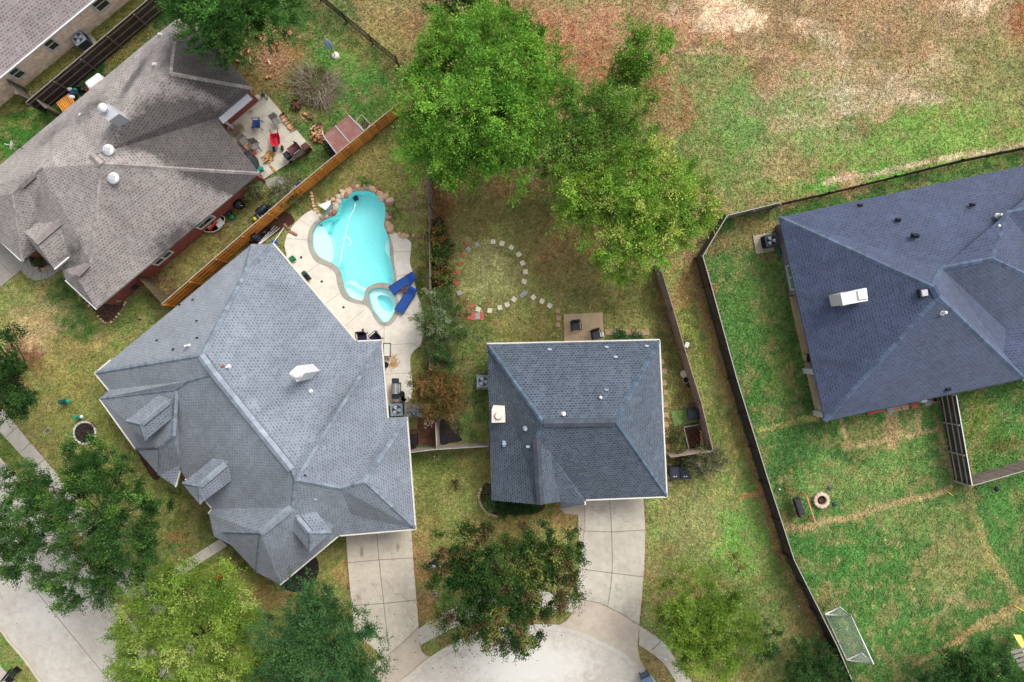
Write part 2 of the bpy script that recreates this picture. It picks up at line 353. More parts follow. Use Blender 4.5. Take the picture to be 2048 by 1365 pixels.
def streak(l, w0, c, k=.85, wob=.5):
    d = np.full(X.size, 1e9); bx = QX+(PX-QX)*wob*.3; by = QY+(PY-QY)*wob*.3
    for (x0, y0), (x1, y1) in zip(l, l[1:]):
        vx, vy = x1-x0, y1-y0; t = np.clip(((bx-x0)*vx+(by-y0)*vy)/(vx*vx+vy*vy), 0, 1); d = np.minimum(d, np.hypot(bx-x0-t*vx, by-y0-t*vy))
    d = d/w0+NG[int(l[0][0]) % 6]*1.6+NF[int(l[0][1]) % 6]*.7
    w = np.clip((1.3-d)/.6, 0, 1)[:, None]*k; C[:] = C*(1-w)+lin(c)*w
# regions bounded by fences and walls
poly_fill([(640,0),(800,135),(860,340),(1000,360),(1250,420),(1311,540),(1391,519),(1438,441),(1559,405),(2048,303),(2600,150),(2600,-400),(560,-400)], (140,132,80))
poly_fill([(399,56),(330,-100),(620,-20),(640,0),(798,132),(806,215),(604,388),(480,500),(330,500)], (80,116,46))
poly_fill([(500,350),(604,388),(351,609),(290,545)], (122,118,60))
poly_fill([(89,224),(340,12),(420,-60),(520,60),(110,330)], (44,92,32))
poly_fill([(0,199),(250,-20),(340,12),(89,224)], (112,122,50)); poly_fill([(-50,240),(89,215),(160,210),(0,345),(-50,350)], (62,116,34))
poly_fill([(604,391),(806,223),(862,345),(863,740),(700,800),(560,470)], (132,140,68))
poly_fill([(863,345),(1000,350),(1311,545),(1411,895),(1329,905),(878,890)], (134,140,72))
poly_fill([(1311,540),(1391,519),(1457,757),(1520,960),(1411,895),(1358,700)], (128,142,64))
poly_fill([(1391,519),(1438,441),(1559,407),(2048,305),(2600,160),(2600,1600),(1740,1500),(1650,1270),(1567,1104),(1520,960),(1457,757)], (76,120,52))
poly_fill([(1329,908),(1411,900),(1520,960),(1567,1104),(1650,1270),(1740,1500),(1290,1500),(1280,1000)], (124,138,70))
# field
for a in [(1700,20,420,90,(172,140,106),.9),(1300,90,190,100,(168,128,94)),(1000,70,200,80,(152,112,76)),(1210,60,150,60,(176,134,100),.7),(1120,130,110,70,(160,104,68),.8),(1290,180,60,60,(150,106,68),.8),
          (1460,28,72,26,(226,202,170),1.0,8),(1950,14,60,18,(220,192,162),.8),(2046,40,26,44,(150,86,52),.9),(1390,40,50,20,(215,180,150),.6),(1640,60,60,50,(140,112,78),.6),(1560,20,40,60,(140,112,78),.6),
          (1700,175,200,45,(184,160,126),.8,6),(1840,150,110,34,(188,168,134),.7,-12),(1650,80,90,25,(205,180,148),.7,30),(1520,130,60,40,(150,118,84),.7),(1560,260,190,90,(122,146,80),.9),(1420,170,70,70,(108,142,66),.7),
          (1470,265,55,50,(100,144,64),.8),(1380,280,40,90,(118,128,66),.8),(1345,230,30,80,(156,110,76),.7),(1690,200,60,22,(200,180,152),.7),(1600,235,80,30,(178,162,126),.6,10),(1750,325,260,46,(114,148,62),.9,-12),
          (1900,262,200,56,(112,152,60),.95,-11),(2000,290,120,26,(138,170,76),.85,-12),(1775,345,46,14,(92,172,46),.8,-8),(1590,335,60,24,(166,140,100),.75),(1500,360,60,24,(120,140,66),.7),(1420,330,70,60,(104,132,58),.7),
          (1950,180,110,50,(150,146,92),.7),(1960,100,70,30,(120,128,70),.6),(2020,130,50,60,(150,136,88),.7),(1380,390,50,22,(160,124,86),.7),(1830,200,60,20,(204,186,160),.6),(1530,395,40,14,(172,140,98),.7),(1640,370,40,12,(80,160,44),.7),(1720,360,35,12,(190,160,122),.8),
          (720,50,110,60,(158,134,92),.8,40),(860,70,90,60,(140,112,74),.7),(700,20,70,40,(128,124,70),.6),(960,110,90,40,(140,96,62),.7),(2040,150,60,40,(112,130,66),.6),(1780,100,60,30,(140,116,78),.6),(1890,60,60,26,(164,140,104),.6)]: spot(*a)
streak([(1650,365),(1760,345),(1860,322),(1960,305),(2060,285)], 5, (205,185,150), .8, .2)
streak([(1250,95),(1400,105),(1600,110)], 6, (196,160,130), .5); streak([(1640,130),(1740,125),(1900,110)], 5, (198,172,140), .4)
# back yard of the tan house
for a in [(560,115,52,48,(168,118,74),.85),(540,160,40,30,(140,110,66),.6),(470,140,60,60,(84,74,42),.8),(620,175,60,55,(120,116,66),.7),(745,105,70,50,(136,134,66),.8),(640,50,90,40,(58,98,36),.8),(700,165,80,60,(74,134,44),.8),(520,175,26,50,(146,128,66),.8,-30),(690,90,40,40,(104,128,56),.7),(480,170,30,16,(120,70,44),.8,40),(790,150,30,40,(90,104,52),.7),(650,215,40,30,(110,118,56),.6),(610,320,60,30,(70,104,42),.7)]: spot(*a)
for a in [(535,410,60,40,(84,94,42),.8,-40),(570,375,30,24,(150,128,98),.7),(330,560,50,30,(104,76,52),.85,-38),(400,500,60,30,(138,128,66),.7,-38),(450,470,40,20,(112,104,56),.7,-38)]: spot(*a)
streak([(360,600),(470,505),(604,394)], 6, (120,84,58), .6)
# strip by pale brick house, and front left lawn
for a in [(230,90,30,30,(140,126,50),.7,-38),(140,110,40,16,(130,92,50),.6,-38),(250,50,40,20,(146,126,46),.6,-38),(60,260,60,40,(60,118,30),.7),(20,235,40,14,(120,140,60),.6),
          (130,620,62,74,(50,98,36),.97,-28),(60,625,58,62,(176,152,104),.9),(40,590,40,30,(118,140,66),.7),(70,690,50,50,(184,150,108),.85),(190,690,55,26,(168,148,88),.8,-20),(260,640,60,30,(84,106,46),.8,-38),(60,735,34,52,(112,66,48),.95),(150,760,60,60,(134,132,62),.8),(110,730,26,40,(168,146,90),.6),(120,800,80,60,(140,136,66),.7),(220,880,40,60,(120,124,56),.7),(30,900,30,50,(96,126,42),.9,50),(10,870,30,20,(70,112,36),.7),(28,1100,30,50,(70,112,36),.7),(12,1320,30,46,(74,130,44),.9),(60,1350,20,20,(130,134,66),.6)]: spot(*a)  # first spot: greener grass with the tan house's shadow painted in
# pool yard
for a in [(640,340,60,50,(84,106,44),.85,-38),(600,400,30,30,(88,106,46),.8),(715,345,60,36,(148,136,74),.6,-38),(760,300,60,60,(156,148,78),.8),(840,430,26,50,(156,146,78),.8),(846,520,18,60,(110,122,54),.8),(846,600,14,90,(66,92,36),.9),(850,500,18,20,(160,144,78),.7),(845,680,16,40,(72,96,38),.8),(830,400,20,20,(170,146,110),.5),(850,370,20,16,(176,144,112),.7),(690,320,40,20,(96,116,50),.6,-38),(780,250,30,30,(80,100,44),.8),(860,730,24,60,(70,92,40),.85),(636,372,10,6,(150,104,60),.8),(642,392,6,8,(150,104,60),.8)]: spot(*a)
# lawn behind the small house
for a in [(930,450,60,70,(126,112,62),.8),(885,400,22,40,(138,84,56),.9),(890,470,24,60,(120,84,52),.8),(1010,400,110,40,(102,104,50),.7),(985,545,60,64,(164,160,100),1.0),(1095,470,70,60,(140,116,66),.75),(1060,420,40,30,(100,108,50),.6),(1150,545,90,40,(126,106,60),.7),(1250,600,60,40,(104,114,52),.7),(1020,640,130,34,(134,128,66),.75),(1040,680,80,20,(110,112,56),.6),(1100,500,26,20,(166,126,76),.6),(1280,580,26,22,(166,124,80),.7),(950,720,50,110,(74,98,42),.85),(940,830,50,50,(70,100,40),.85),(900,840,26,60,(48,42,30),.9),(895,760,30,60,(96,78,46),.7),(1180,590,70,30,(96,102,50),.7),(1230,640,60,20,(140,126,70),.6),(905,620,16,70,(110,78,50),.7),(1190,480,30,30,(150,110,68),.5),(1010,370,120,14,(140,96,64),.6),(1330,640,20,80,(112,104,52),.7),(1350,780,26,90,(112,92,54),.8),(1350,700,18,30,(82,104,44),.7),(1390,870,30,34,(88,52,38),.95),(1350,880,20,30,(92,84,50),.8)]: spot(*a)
streak([(885,360),(888,520),(890,700),(888,885)], 5, (112,72,48), .6); streak([(1311,545),(1362,720),(1405,890)], 6, (128,88,62), .6)
# strip between the two fences
for a in [(1380,570,30,46,(158,118,78),.8,20),(1430,480,30,30,(112,96,58),.8),(1400,650,18,60,(96,120,50),.7),(1440,840,24,70,(88,120,46),.7),(1470,900,16,40,(100,124,54),.6)]: spot(*a)
streak([(1385,560),(1412,660),(1440,760),(1462,870),(1478,950)], 8, (162,150,84), .7)
# front lawns
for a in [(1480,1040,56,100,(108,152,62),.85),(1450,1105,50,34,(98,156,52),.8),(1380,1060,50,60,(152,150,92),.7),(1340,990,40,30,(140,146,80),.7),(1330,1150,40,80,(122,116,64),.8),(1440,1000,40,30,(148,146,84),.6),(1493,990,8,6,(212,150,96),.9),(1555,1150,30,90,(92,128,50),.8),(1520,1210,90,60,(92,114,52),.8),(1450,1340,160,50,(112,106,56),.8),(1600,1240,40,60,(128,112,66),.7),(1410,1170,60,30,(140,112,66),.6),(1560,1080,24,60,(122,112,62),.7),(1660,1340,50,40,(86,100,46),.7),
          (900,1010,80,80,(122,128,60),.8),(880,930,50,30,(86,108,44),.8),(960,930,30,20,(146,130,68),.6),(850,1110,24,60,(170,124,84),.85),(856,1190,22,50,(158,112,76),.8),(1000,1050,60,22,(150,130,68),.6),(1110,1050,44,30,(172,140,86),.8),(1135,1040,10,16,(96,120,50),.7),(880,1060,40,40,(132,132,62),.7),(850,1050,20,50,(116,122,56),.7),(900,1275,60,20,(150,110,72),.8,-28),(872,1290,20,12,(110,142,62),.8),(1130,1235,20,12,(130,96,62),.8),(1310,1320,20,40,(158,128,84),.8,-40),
          (395,1020,60,90,(74,84,36),.9),(480,1110,50,40,(78,86,38),.9),(660,1110,30,40,(98,106,46),.8),(555,1210,50,30,(126,94,56),.8),(505,1165,24,14,(132,112,54),.7),(676,1160,24,24,(176,134,76),.8),(370,1080,30,14,(150,112,62),.7),(640,1250,60,60,(96,104,46),.7),(650,1085,20,14,(84,98,42),.6)]: spot(*a)  # first two dark spots paint the grey house's shade into the lawn
# right hand yard
for a in [(1500,620,50,70,(80,130,52),.8),(1560,560,50,70,(110,130,64),.7),(1520,465,90,24,(140,126,78),.85,-10),(1640,445,16,10,(176,128,88),.8),(1590,700,50,60,(88,124,48),.7),(1480,560,30,60,(84,120,48),.6),(1610,800,40,50,(60,96,38),.8),(1500,760,40,80,(62,116,40),.7),(1560,770,20,60,(112,124,54),.5),(1700,960,110,50,(114,144,68),.8),(1640,880,80,40,(56,104,42),.8),(1560,940,40,60,(46,92,36),.8),(1740,870,60,24,(140,136,78),.75),(1800,860,30,40,(176,150,106),.6),(1820,925,100,40,(104,138,64),.7),(1830,1040,110,34,(126,142,72),.7),(1900,1130,50,60,(146,144,82),.65),(1920,1195,40,16,(172,150,108),.6),(1700,1150,110,60,(70,126,46),.8),(1640,1120,70,50,(52,112,40),.7),(1780,1250,90,50,(80,128,50),.7),(2010,1040,50,90,(76,136,54),.8),(1850,1280,30,12,(80,142,54),.7),(1960,1300,100,50,(48,98,38),.8),(1960,830,40,60,(122,134,48),.7),(2000,890,50,30,(74,116,38),.8),(1920,820,20,60,(88,110,44),.7),(2030,900,40,16,(96,72,40),.6),(1750,1340,100,30,(70,106,44),.7),(1850,420,200,14,(46,84,34),.8,-12),(1620,430,60,14,(52,92,36),.7,-12),(1980,1130,14,40,(160,146,88),.5,-30)]: spot(*a)  # dark spot beside the porch paints the blue house's shade into the lawn
TAN = (172,150,104)
for l, w0, c, k in [([(1515,862),(1570,850),(1628,832)],5,(164,162,84),.7),([(1562,1057),(1600,1055),(1700,1035),(1800,1005),(1900,978)],6,TAN,.85),([(1690,895),(1780,875),(1880,860)],5,TAN,.8),([(1882,862),(1895,910),(1912,960)],5,TAN,.8),([(1780,825),(1786,890)],13,(176,146,104),.75),([(1838,825),(1836,862)],6,TAN,.75),([(1685,840),(1697,893)],5,TAN,.7),([(1870,825),(1884,862)],4,(150,110,80),.6),
                    ([(1938,980),(1948,1040),(1985,1125),(2030,1180)],10,(158,146,88),.7),([(1830,1328),(1900,1285),(1960,1250)],5,(168,134,88),.7),([(1965,1250),(2010,1225),(2048,1200)],12,(172,152,100),.75),([(1944,790),(1942,960)],3,(156,140,76),.6),([(1870,1240),(1900,1200)],4,(170,150,100),.6)]: streak(l, w0, c, k)
streak([(1384,519),(1400,575),(1450,757),(1513,960),(1558,1104),(1642,1270),(1695,1395)], 6, (160,118,84), .8, .3)
streak([(1560,409),(1650,390),(1760,364)], 5, (170,124,84), .5)
streak([(692,1075),(700,1180),(706,1260)], 4, (120,84,54), .6, .2); streak([(824,1100),(832,1200),(838,1255)], 4, (140,96,62), .6, .2)
streak([(1288,1010),(1292,1100),(1284,1200),(1278,1250)], 4, (150,116,74), .6, .2); streak([(0,836),(34,848),(105,932),(180,1030)], 4, (160,124,84), .5, .2)
rg = random.Random(5); dd = np.full(X.size, 1e9)
for i in range(70):
    x0 = rg.uniform(1650, 1930); y0 = rg.uniform(1040, 1310)
    if (x0-1650)*.9+1060 > y0+190 or x0 < 1600+(y0-1040)*.25: continue
    s = rg.uniform(3, 11); x1, y1 = x0+s*.35, y0+s
    vx, vy = x1-x0, y1-y0; t = np.clip(((QX-x0)*vx+(QY-y0)*vy)/(vx*vx+vy*vy), 0, 1); dd = np.minimum(dd, np.hypot(QX-x0-t*vx, QY-y0-t*vy))
w = np.clip(2.6-dd, 0, 1)[:, None]*.6; C[:] = C*(1-w)+lin((186,168,110))*w
# small scale mottling of the turf itself
f1 = vnoise(X+90, Y+90, .9, 21, 5); f2 = vnoise(X+40, Y+77, 2.6, 22, 3); f3 = NR.rand(X.size)
C *= (1+(f1-.5)*.5+(f2-.5)*.45+(f3-.5)*.3)[:, None]
dryk = np.clip((vnoise(X+11, Y+61, 1.6, 31, 4)-.54)*4, 0, .45)[:, None]; C = C*(1-dryk)+(lin((158,140,90))*.9)*dryk
C[:, 0] *= 1+(vnoise(X+5, Y+9, .7, 33, 3)-.5)*.3
C = C*.9+(C @ np.array([.25, .65, .1]))[:, None]*.1; C = np.clip(C*1.52, .004, .9); far = (np.abs(X) > 38.6) | (np.abs(Y) > 26.1); fk = np.clip(np.maximum(np.abs(X)-38.6, np.abs(Y)-26.1)/3, 0, 1)[:, None]; C = C*(1-fk)+lin((128,132,70))*1.4*fk
nx, ny = len(gx), len(gy); ii, jj = np.meshgrid(np.arange(nx-1), np.arange(ny-1), indexing='ij')
base = (ii*ny+jj).ravel(); quads = np.stack([base, base+ny, base+ny+1, base+1], 1)
hole = inpoly(X, Y, COPEW); keep = ~hole[quads].all(1); quads = quads[keep]
me = bpy.data.meshes.new('ground'); me.vertices.add(X.size)
me.vertices.foreach_set('co', np.stack([X, Y, (vnoise(X+20, Y+20, .6, 41, 3)-.5)*.03-.012], 1).ravel())
me.loops.add(quads.size); me.loops.foreach_set('vertex_index', quads.ravel()); me.polygons.add(len(quads))
me.polygons.foreach_set('loop_start', np.arange(len(quads))*4); me.update(calc_edges=True)
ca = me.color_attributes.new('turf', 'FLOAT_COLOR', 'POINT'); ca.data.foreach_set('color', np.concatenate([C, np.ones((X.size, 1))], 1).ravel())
def ground_mat():
    m, nt, n, l, b = new_mat('turf'); at = node(n, 'ShaderNodeAttribute', attribute_name='turf'); c = at.outputs['Color']
    c = scale_col(n, l, c, rng(n, l, noise(n, l, 3.2, 6, rough=.85), .36, .64, .6, 1.36))
    c = scale_col(n, l, c, rng(n, l, noise(n, l, 11, 4, rough=.9), .36, .64, .42, 1.6))
    dry = rng(n, l, noise(n, l, 6.5, 6, rough=.9), .53, .62, 0, .5); c = mix(n, l, dry, c, scale_col(n, l, mix(n, l, .55, c, A(200, 172, 128)), 1.1))
    dk = rng(n, l, noise(n, l, 8.3, 5, rough=.9, dist=.5), .56, .64, 0, .75); c = mix(n, l, dk, c, scale_col(n, l, mix(n, l, .45, c, A(44, 66, 30)), .75))
    l.new(c, b.inputs['Base Color']); b.inputs['Roughness'].default_value = .95; b.inputs['Specular IOR Level'].default_value = .1
    bp = n.new('ShaderNodeBump'); bp.inputs['Strength'].default_value = .8; bp.inputs['Distance'].default_value = .06
    l.new(noise(n, l, 18, 4, rough=.8), bp.inputs['Height']); l.new(bp.outputs[0], b.inputs['Normal']); return m
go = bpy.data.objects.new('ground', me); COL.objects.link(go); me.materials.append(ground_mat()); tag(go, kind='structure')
# ================================================================ hard surfaces
CW = lambda x, y, rx, ry, rot, k: (*P2((x, y)), rx/28.4, ry/28.4, R(-rot), k)
M['street'] = concrete('street', A(216, 210, 198), A(198, 190, 178), A(230, 227, 220), [CW(1050,1330,170,60,0,.9), CW(90,1230,60,100,-40,.5)])
M['drive_cream'] = concrete('drive_cream', A(222, 212, 192), A(206, 194, 178), A(150, 138, 120), [CW(724,1105,5,14,0,.9), CW(796,1095,5,12,0,.6), CW(716,1200,10,30,0,.35), CW(735,1240,12,40,0,.35)])
M['drive_grey'] = concrete('drive_grey', A(212, 205, 190), A(196, 188, 172), A(150, 142, 130), [CW(1240,1240,60,60,0,.35), CW(1205,1020,40,20,0,.3)])  # upper blob paints the slate house's shade onto the drive
M['apron'] = concrete('apron', A(208, 194, 176), A(190, 176, 160)); M['walk'] = concrete('walk', A(208, 202, 188), A(190, 184, 170), grain=.08)
M['walk_grey'] = concrete('walk_grey', A(176, 172, 162), A(160, 156, 146)); M['deck'] = concrete('deck', A(252, 244, 230), A(240, 231, 216), grain=.05)
M['patio_pale'] = concrete('patio_pale', A(228, 220, 202), A(210, 202, 184), A(120, 102, 72), [CW(474,262,22,16,-40,1.0), CW(500,225,10,10,0,.5), CW(560,350,30,12,0,.3)])
M['patio_tan'] = concrete('patio_tan', A(200, 178, 144), A(184, 162, 132))
SLABS = []
def slab(name, px, mt, z1=.02, z0=-.1, t=1.0, smooth=0):
    SLABS.append(pts(px if not smooth else smooth_loop(px, smooth)))
    p = pts(px) if not smooth else pts(smooth_loop(px, smooth)); m = MB(); m.prism(p, z0, z1, t); return struct(m, name, M[mt])
def strips(name, lines, w, z, mt):
    m = MB()
    for l in lines:
        q = [Vector(P2(p)) for p in l]
        for a, b in zip(q, q[1:]):
            d = (b-a).normalized(); k = Vector((-d.y, d.x))*w/2; m.prism([a-k-d*w*.4, b-k+d*w*.4, b+k+d*w*.4, a+k-d*w*.4], z-.003, z, bottom=False)
    return struct(m, name, M[mt])
# cul-de-sac and the street on the left
arc = smooth_line([(790,1372),(820,1349),(862,1315),(930,1276),(1017,1252),(1116,1250),(1172,1266),(1243,1302),(1294,1344),(1330,1385)], 5)
slab('street', arc+[(1420,1520),(1300,1700),(800,1700),(640,1500),(700,1430)], 'street', .03)
lk = smooth_line([(-200,700),(0,917),(48,975),(130,1075),(225,1195),(330,1330),(470,1500)], 4)
ll = smooth_line([(150,1450),(86,1368),(52,1320),(18,1280),(0,1257),(-60,1215),(-200,1080)], 4)
slab('street', lk+ll, 'street', .031)
def kerb(name, line, w=.16, h=.11, inner=None):
    q = [Vector(P2(p)) for p in line]; m = MB()
    for i in range(len(q)-1): m.bar((*q[i], h/2), (*q[i+1], h/2), w, h)
    return struct(m, name, M['kerb'])
kerb('kerb', arc[:20]); kerb('kerb', lk); kerb('kerb', ll[:16]+ll[16:])
gut = lambda line, off, w=.05: None
def offs(line, d):
    o = []
    for i, p in enumerate(line):
        a = Vector(line[max(i-1, 0)]); b = Vector(line[min(i+1, len(line)-1)]); t = (b-a).normalized(); o.append((p[0]-t.y*d, p[1]+t.x*d))
    return o
strips('gutter_joint', [offs(arc, 13)], .03, .036, 'joint_light')
strips('street_joint', [[(-40,1040),(59,1165),(140,1265),(222,1365),(330,1500)], [(0,1133),(47,1093),(110,1040)]], .05, .036, 'joint')
# driveways
apr = smooth_line([(768,1316),(800,1290),(837,1254)], 3)
d1 = [(691,1060),(822,1052),(829,1150),(837.6,1254)]+apr[::-1][1:-1]+[(768,1316),(740,1290),(708.6,1268.6),(698,1150)]
slab('driveway', d1, 'drive_cream', .04)
slab('driveway', [(768,1316.8)]+apr[1:-1]+[(838,1254.5),(839,1289),(842,1300),(851,1311),(866,1314),(820,1349),(790,1372),(700,1432),(690,1380),(740,1330)], 'apron', .038)
strips('driveway_joint', [[(753,1062),(759,1126),(768,1210),(778,1303)], [(697,1125.6),(757,1120),(825,1116)], [(705.6,1211),(768,1207),(832,1200)], apr], .05, .045, 'joint')
d2 = smooth_line([(1286,990),(1290,1062),(1287,1152),(1278,1250)], 4)
slab('driveway', d2+[(1240,1226),(1200,1206),(1153,1197),(1158,1140),(1164,1093),(1170,1059),(1170,1005),(1170,990)], 'drive_grey', .04)
slab('driveway', [(1152.8,1198),(1200,1207),(1240,1227),(1278,1251),(1275,1293),(1280,1318),(1294,1344),(1243,1303),(1172,1267),(1116,1251),(1133,1242),(1146,1226),(1149,1215)], 'apron', .042)
strips('driveway_joint', [smooth_line([(1219,1000),(1223,1062),(1224,1145),(1215,1214)], 3), [(1166,1062),(1223,1064),(1290,1060)], [(1160,1138),(1223,1146),(1288,1154)], [(1153,1197),(1200,1206),(1240,1226),(1278,1250)]], .05, .047, 'joint')
slab('path', [(1154,1002),(1169.3,1002),(1169.3,1058),(1163.5,1092),(1158,1093),(1156,1030)], 'apron', .036)
slab('path', [(1121,1019),(1130,1028),(1155.5,1030),(1155.5,1000),(1121,1000)], 'apron', .034)
# sidewalks
slab('sidewalk', smooth_line([(837,1258),(885,1227),(950,1198),(1010,1184),(1091,1184),(1152,1195)], 4)+smooth_line([(1145,1225),(1080,1216),(1012,1218),(960,1231),(905,1257),(840,1291)], 4), 'walk', .036)
slab('sidewalk', smooth_line([(1278,1251),(1328,1285),(1353,1322),(1410,1400)], 3)+smooth_line([(1385,1420),(1335,1337),(1310,1312),(1278,1290)], 3), 'walk', .036)
slab('sidewalk', [(-40,790),(0,812),(32,851),(103,935),(200,1055),(300,1180),(440,1365),(520,1480),(490,1500),(400,1380),(255,1195),(160,1070),(66,936),(-2,861),(-40,838)], 'walk', .04)
slab('path', [(440,1078),(455,1092),(380,1140),(312,1196),(296,1178),(360,1128)], 'walk', .043)
strips('sidewalk_joint', [[(13,874),(34,855)], [(42,904),(64,884)], [(68,935),(92,918)], [(97,970),(118,952)], [(255,1195),(292,1168)], [(330,1174),(316,1160)], [(356,1152),(344,1137)], [(400,1122),(390,1104)], [(424,1105),(415,1088)], [(305,1260),(335,1240)], [(862,1243),(881,1262)], [(1305,1300),(1322,1281)], [(1135,1194),(1130,1222)]], .045, .048, 'joint')
slab('sidewalk', [(0,1330),(30,1365),(60,1400),(-40,1450),(-60,1290)], 'walk', .04)
# drive and curved walk of the tan house
slab('driveway', [(-80,420),(-10,455),(43,515),(58,512),(42,541),(0,576),(-80,640)], 'walk_grey', .04)
slab('path', smooth_line([(42,541.5),(55,554),(71,561.6),(95,557),(112,547),(128,534)], 3)+[(100,500),(70,500)]+smooth_line([(62,530),(74,538),(88,536),(97,529)], 1)[::-1]+[(58,513)], 'walk_grey', .036)
strips('path_joint', [[(62,558),(69,540)], [(84,560),(84,538)], [(97,556),(94,534)], [(0,525),(25,548)]], .04, .046, 'joint')
# patios
slab('patio', [(528,183),(624.6,297),(527,360),(505,345),(430,260),(470,215)], 'patio_pale', .08)
strips('patio_joint', [[(484,212),(573,328)], [(576,240),(480,305)]], .03, .084, 'joint_light')
slab('path', [(527,362),(560,350),(596,374),(604,390),(575,404),(548,388)], 'walk_grey', .03)
slab('patio', [(1127,629),(1205,625.5),(1207.6,690),(1128.6,694)], 'patio_tan', .09)
slab('patio', [(1578,594),(1650,578),(1705,818),(1633,836),(1611,740)], 'patio_tan', .1, t=1.25)
# pool deck, coping, pool and spa
dk = smooth_line(zp([(330,370),(300,325),(250,305),(190,335),(130,390),(80,450),(50,510),(36,580),(50,660),(0,720)]), 3)
dk += [(575,560),(640,650),(690,705),(745,700),(750,770),(770,812),(807,811)]
dk += smooth_line([(807,809),(822,797),(825,771),(821,734),(822,712),(830,700),(842,689)]+zp([(1090,1200),(1092,1100),(1060,1000),(1030,900),(1008,780),(985,700),(992,620),(995,560),(970,528),(930,505),(880,480),(832,465)]), 3)
i0 = 25*4; back = COPEP[:25*4+1]; dk += back[::-1][:-1]
deck = slab('pool_deck', dk, 'deck', .05)
zj = lambda *l: [zp(x) for x in l]
strips('deck_joint', zj([(150,375),(230,430)], [(40,520),(212,533)], [(200,785),(300,712)], [(340,1020),(465,930)], [(490,1190),(640,1060)], [(640,1330),(790,1185)], [(790,1185),(790,1320)], [(865,622),(990,622)], [(885,808),(980,790)], [(905,1100),(1090,1092)], [(620,1335),(1010,1318),(1045,1345)])+[[(770,749),(822,746)]], .035, .054, 'joint_light')
m = MB()
for x, y in zj([(162,665),(318,848),(483,1043),(629,1214)])[0]: m.box((*P2((x, y)), .056), (.16, .16, .006), R(45))
struct(m, 'deck_drain', M['grille'])
def fill_ring(outer, holes, z0, z1):
    bm = bmesh.new(); es = []
    for lp in [outer]+holes:
        vs = [bm.verts.new((x, y, z1)) for x, y in lp]; es += [bm.edges.new((vs[i], vs[(i+1) % len(vs)])) for i in range(len(vs))]
    bmesh.ops.triangle_fill(bm, use_beauty=True, use_dissolve=False, edges=es, normal=(0, 0, 1))
    bm.verts.index_update(); m = MB(); fs = []
    for f in bm.faces: ix = [v.index for v in f.verts]; fs.append(ix if f.normal.z > 0 else ix[::-1])
    m.add([v.co.copy() for v in bm.verts], fs); bm.free()
    for lp, o in [(outer, 1)]+[(h, -1) for h in holes]:
        lp = ccw(lp) if o > 0 else ccw(lp)[::-1]; n = len(lp)
        m.add([(x, y, z0) for x, y in lp]+[(x, y, z1) for x, y in lp], [[i, (i+1) % n, n+(i+1) % n, n+i] for i in range(n)])
    return m
def basin(poly, z, zt=-.15):
    m = MB(); p = ccw(poly)[::-1]; n = len(p); m.add([(x, y, z) for x, y in p]+[(x, y, zt) for x, y in p], [[i, (i+1) % n, n+(i+1) % n, n+i] for i in range(n)])
    q = ccw(poly); m.add([(x, y, z) for x, y in q], [list(range(n))]); return m
def sheet(p, z): p = ccw(p); return MB().add([(x, y, z) for x, y in p], [list(range(len(p)))])
def water_mat():
    m, nt, n, l, b = new_mat('pool_water'); tr = n.new('ShaderNodeBsdfTransparent'); tr.inputs[0].default_value = (.82, .99, .99, 1)
    gl = n.new('ShaderNodeBsdfGlossy'); gl.inputs['Roughness'].default_value = .06; fr = n.new('ShaderNodeFresnel'); fr.inputs[0].default_value = 1.33
    bp = n.new('ShaderNodeBump'); bp.inputs['Strength'].default_value = .25; bp.inputs['Distance'].default_value = .02; l.new(noise(n, l, 5, 3), bp.inputs['Height'])
    l.new(bp.outputs[0], gl.inputs['Normal']); l.new(bp.outputs[0], fr.inputs['Normal'])
    ms = n.new('ShaderNodeMixShader'); l.new(fr.outputs[0], ms.inputs[0]); l.new(tr.outputs[0], ms.inputs[1]); l.new(gl.outputs[0], ms.inputs[2]); l.new(ms.outputs[0], n['Material Output'].inputs[0]); return m
M['water'] = water_mat()
pc = P(718, 480); pool = thing('swimming_pool', 'free-form turquoise swimming pool with boulders along its far edge', 'swimming pool', pc)
fill_ring(COPEW, [POOL, SPA], -.15, .07).build('coping', M['coping'], pool)
for a, b in [((262,402),(305,425)), ((212,545),(246,545)), ((285,700),(300,662)), ((385,742),(410,715)), ((440,870),(482,862)), ((510,985),(535,962)), ((628,1022),(632,985)), ((700,1090),(712,1072)), ((790,1182),(790,1154)), ((900,1040),(880,1030)), ((790,860),(780,897)), ((683,895),(700,908)), ((880,790),(862,800)), ((862,640),(838,645))]:
    a, b = zp([a, b]); a = Vector(P2(a)); b = Vector(P2(b)); d = (b-a).normalized(); k = Vector((-d.y, d.x))*.012; m = MB(); m.prism([a-k, b-k, b+k, a+k], .071, .074, bottom=False); m.build('coping_joint', M['joint'], pool)
basin(POOL, -1.5).build('basin', M['pool_deep'], pool)
MB().prism(pts(smooth_loop(zp([(244,530),(248,470),(280,425),(310,425),(345,470),(385,550),(397,640),(378,698),(300,662),(255,605)]), 3)), -1.5, -.35).build('sun_shelf', M['pool_pale'], pool)
MB().prism(pts(smooth_loop(zp([(300,410),(340,375),(365,385),(350,470)]), 3)), -1.5, -.55).build('seat_ledge', M['pool_mid'], pool)
MB().prism(pts(smooth_loop(zp([(382,700),(400,655),(435,690),(442,735)]), 3)), -1.5, -.55).build('seat_ledge', M['pool_mid'], pool)
MB().prism(pts(smooth_loop(zp([(800,530),(822,545),(832,600),(832,670),(815,660),(790,600)]), 3)), -1.5, -.45).build('seat_ledge', M['pool_pale'], pool)
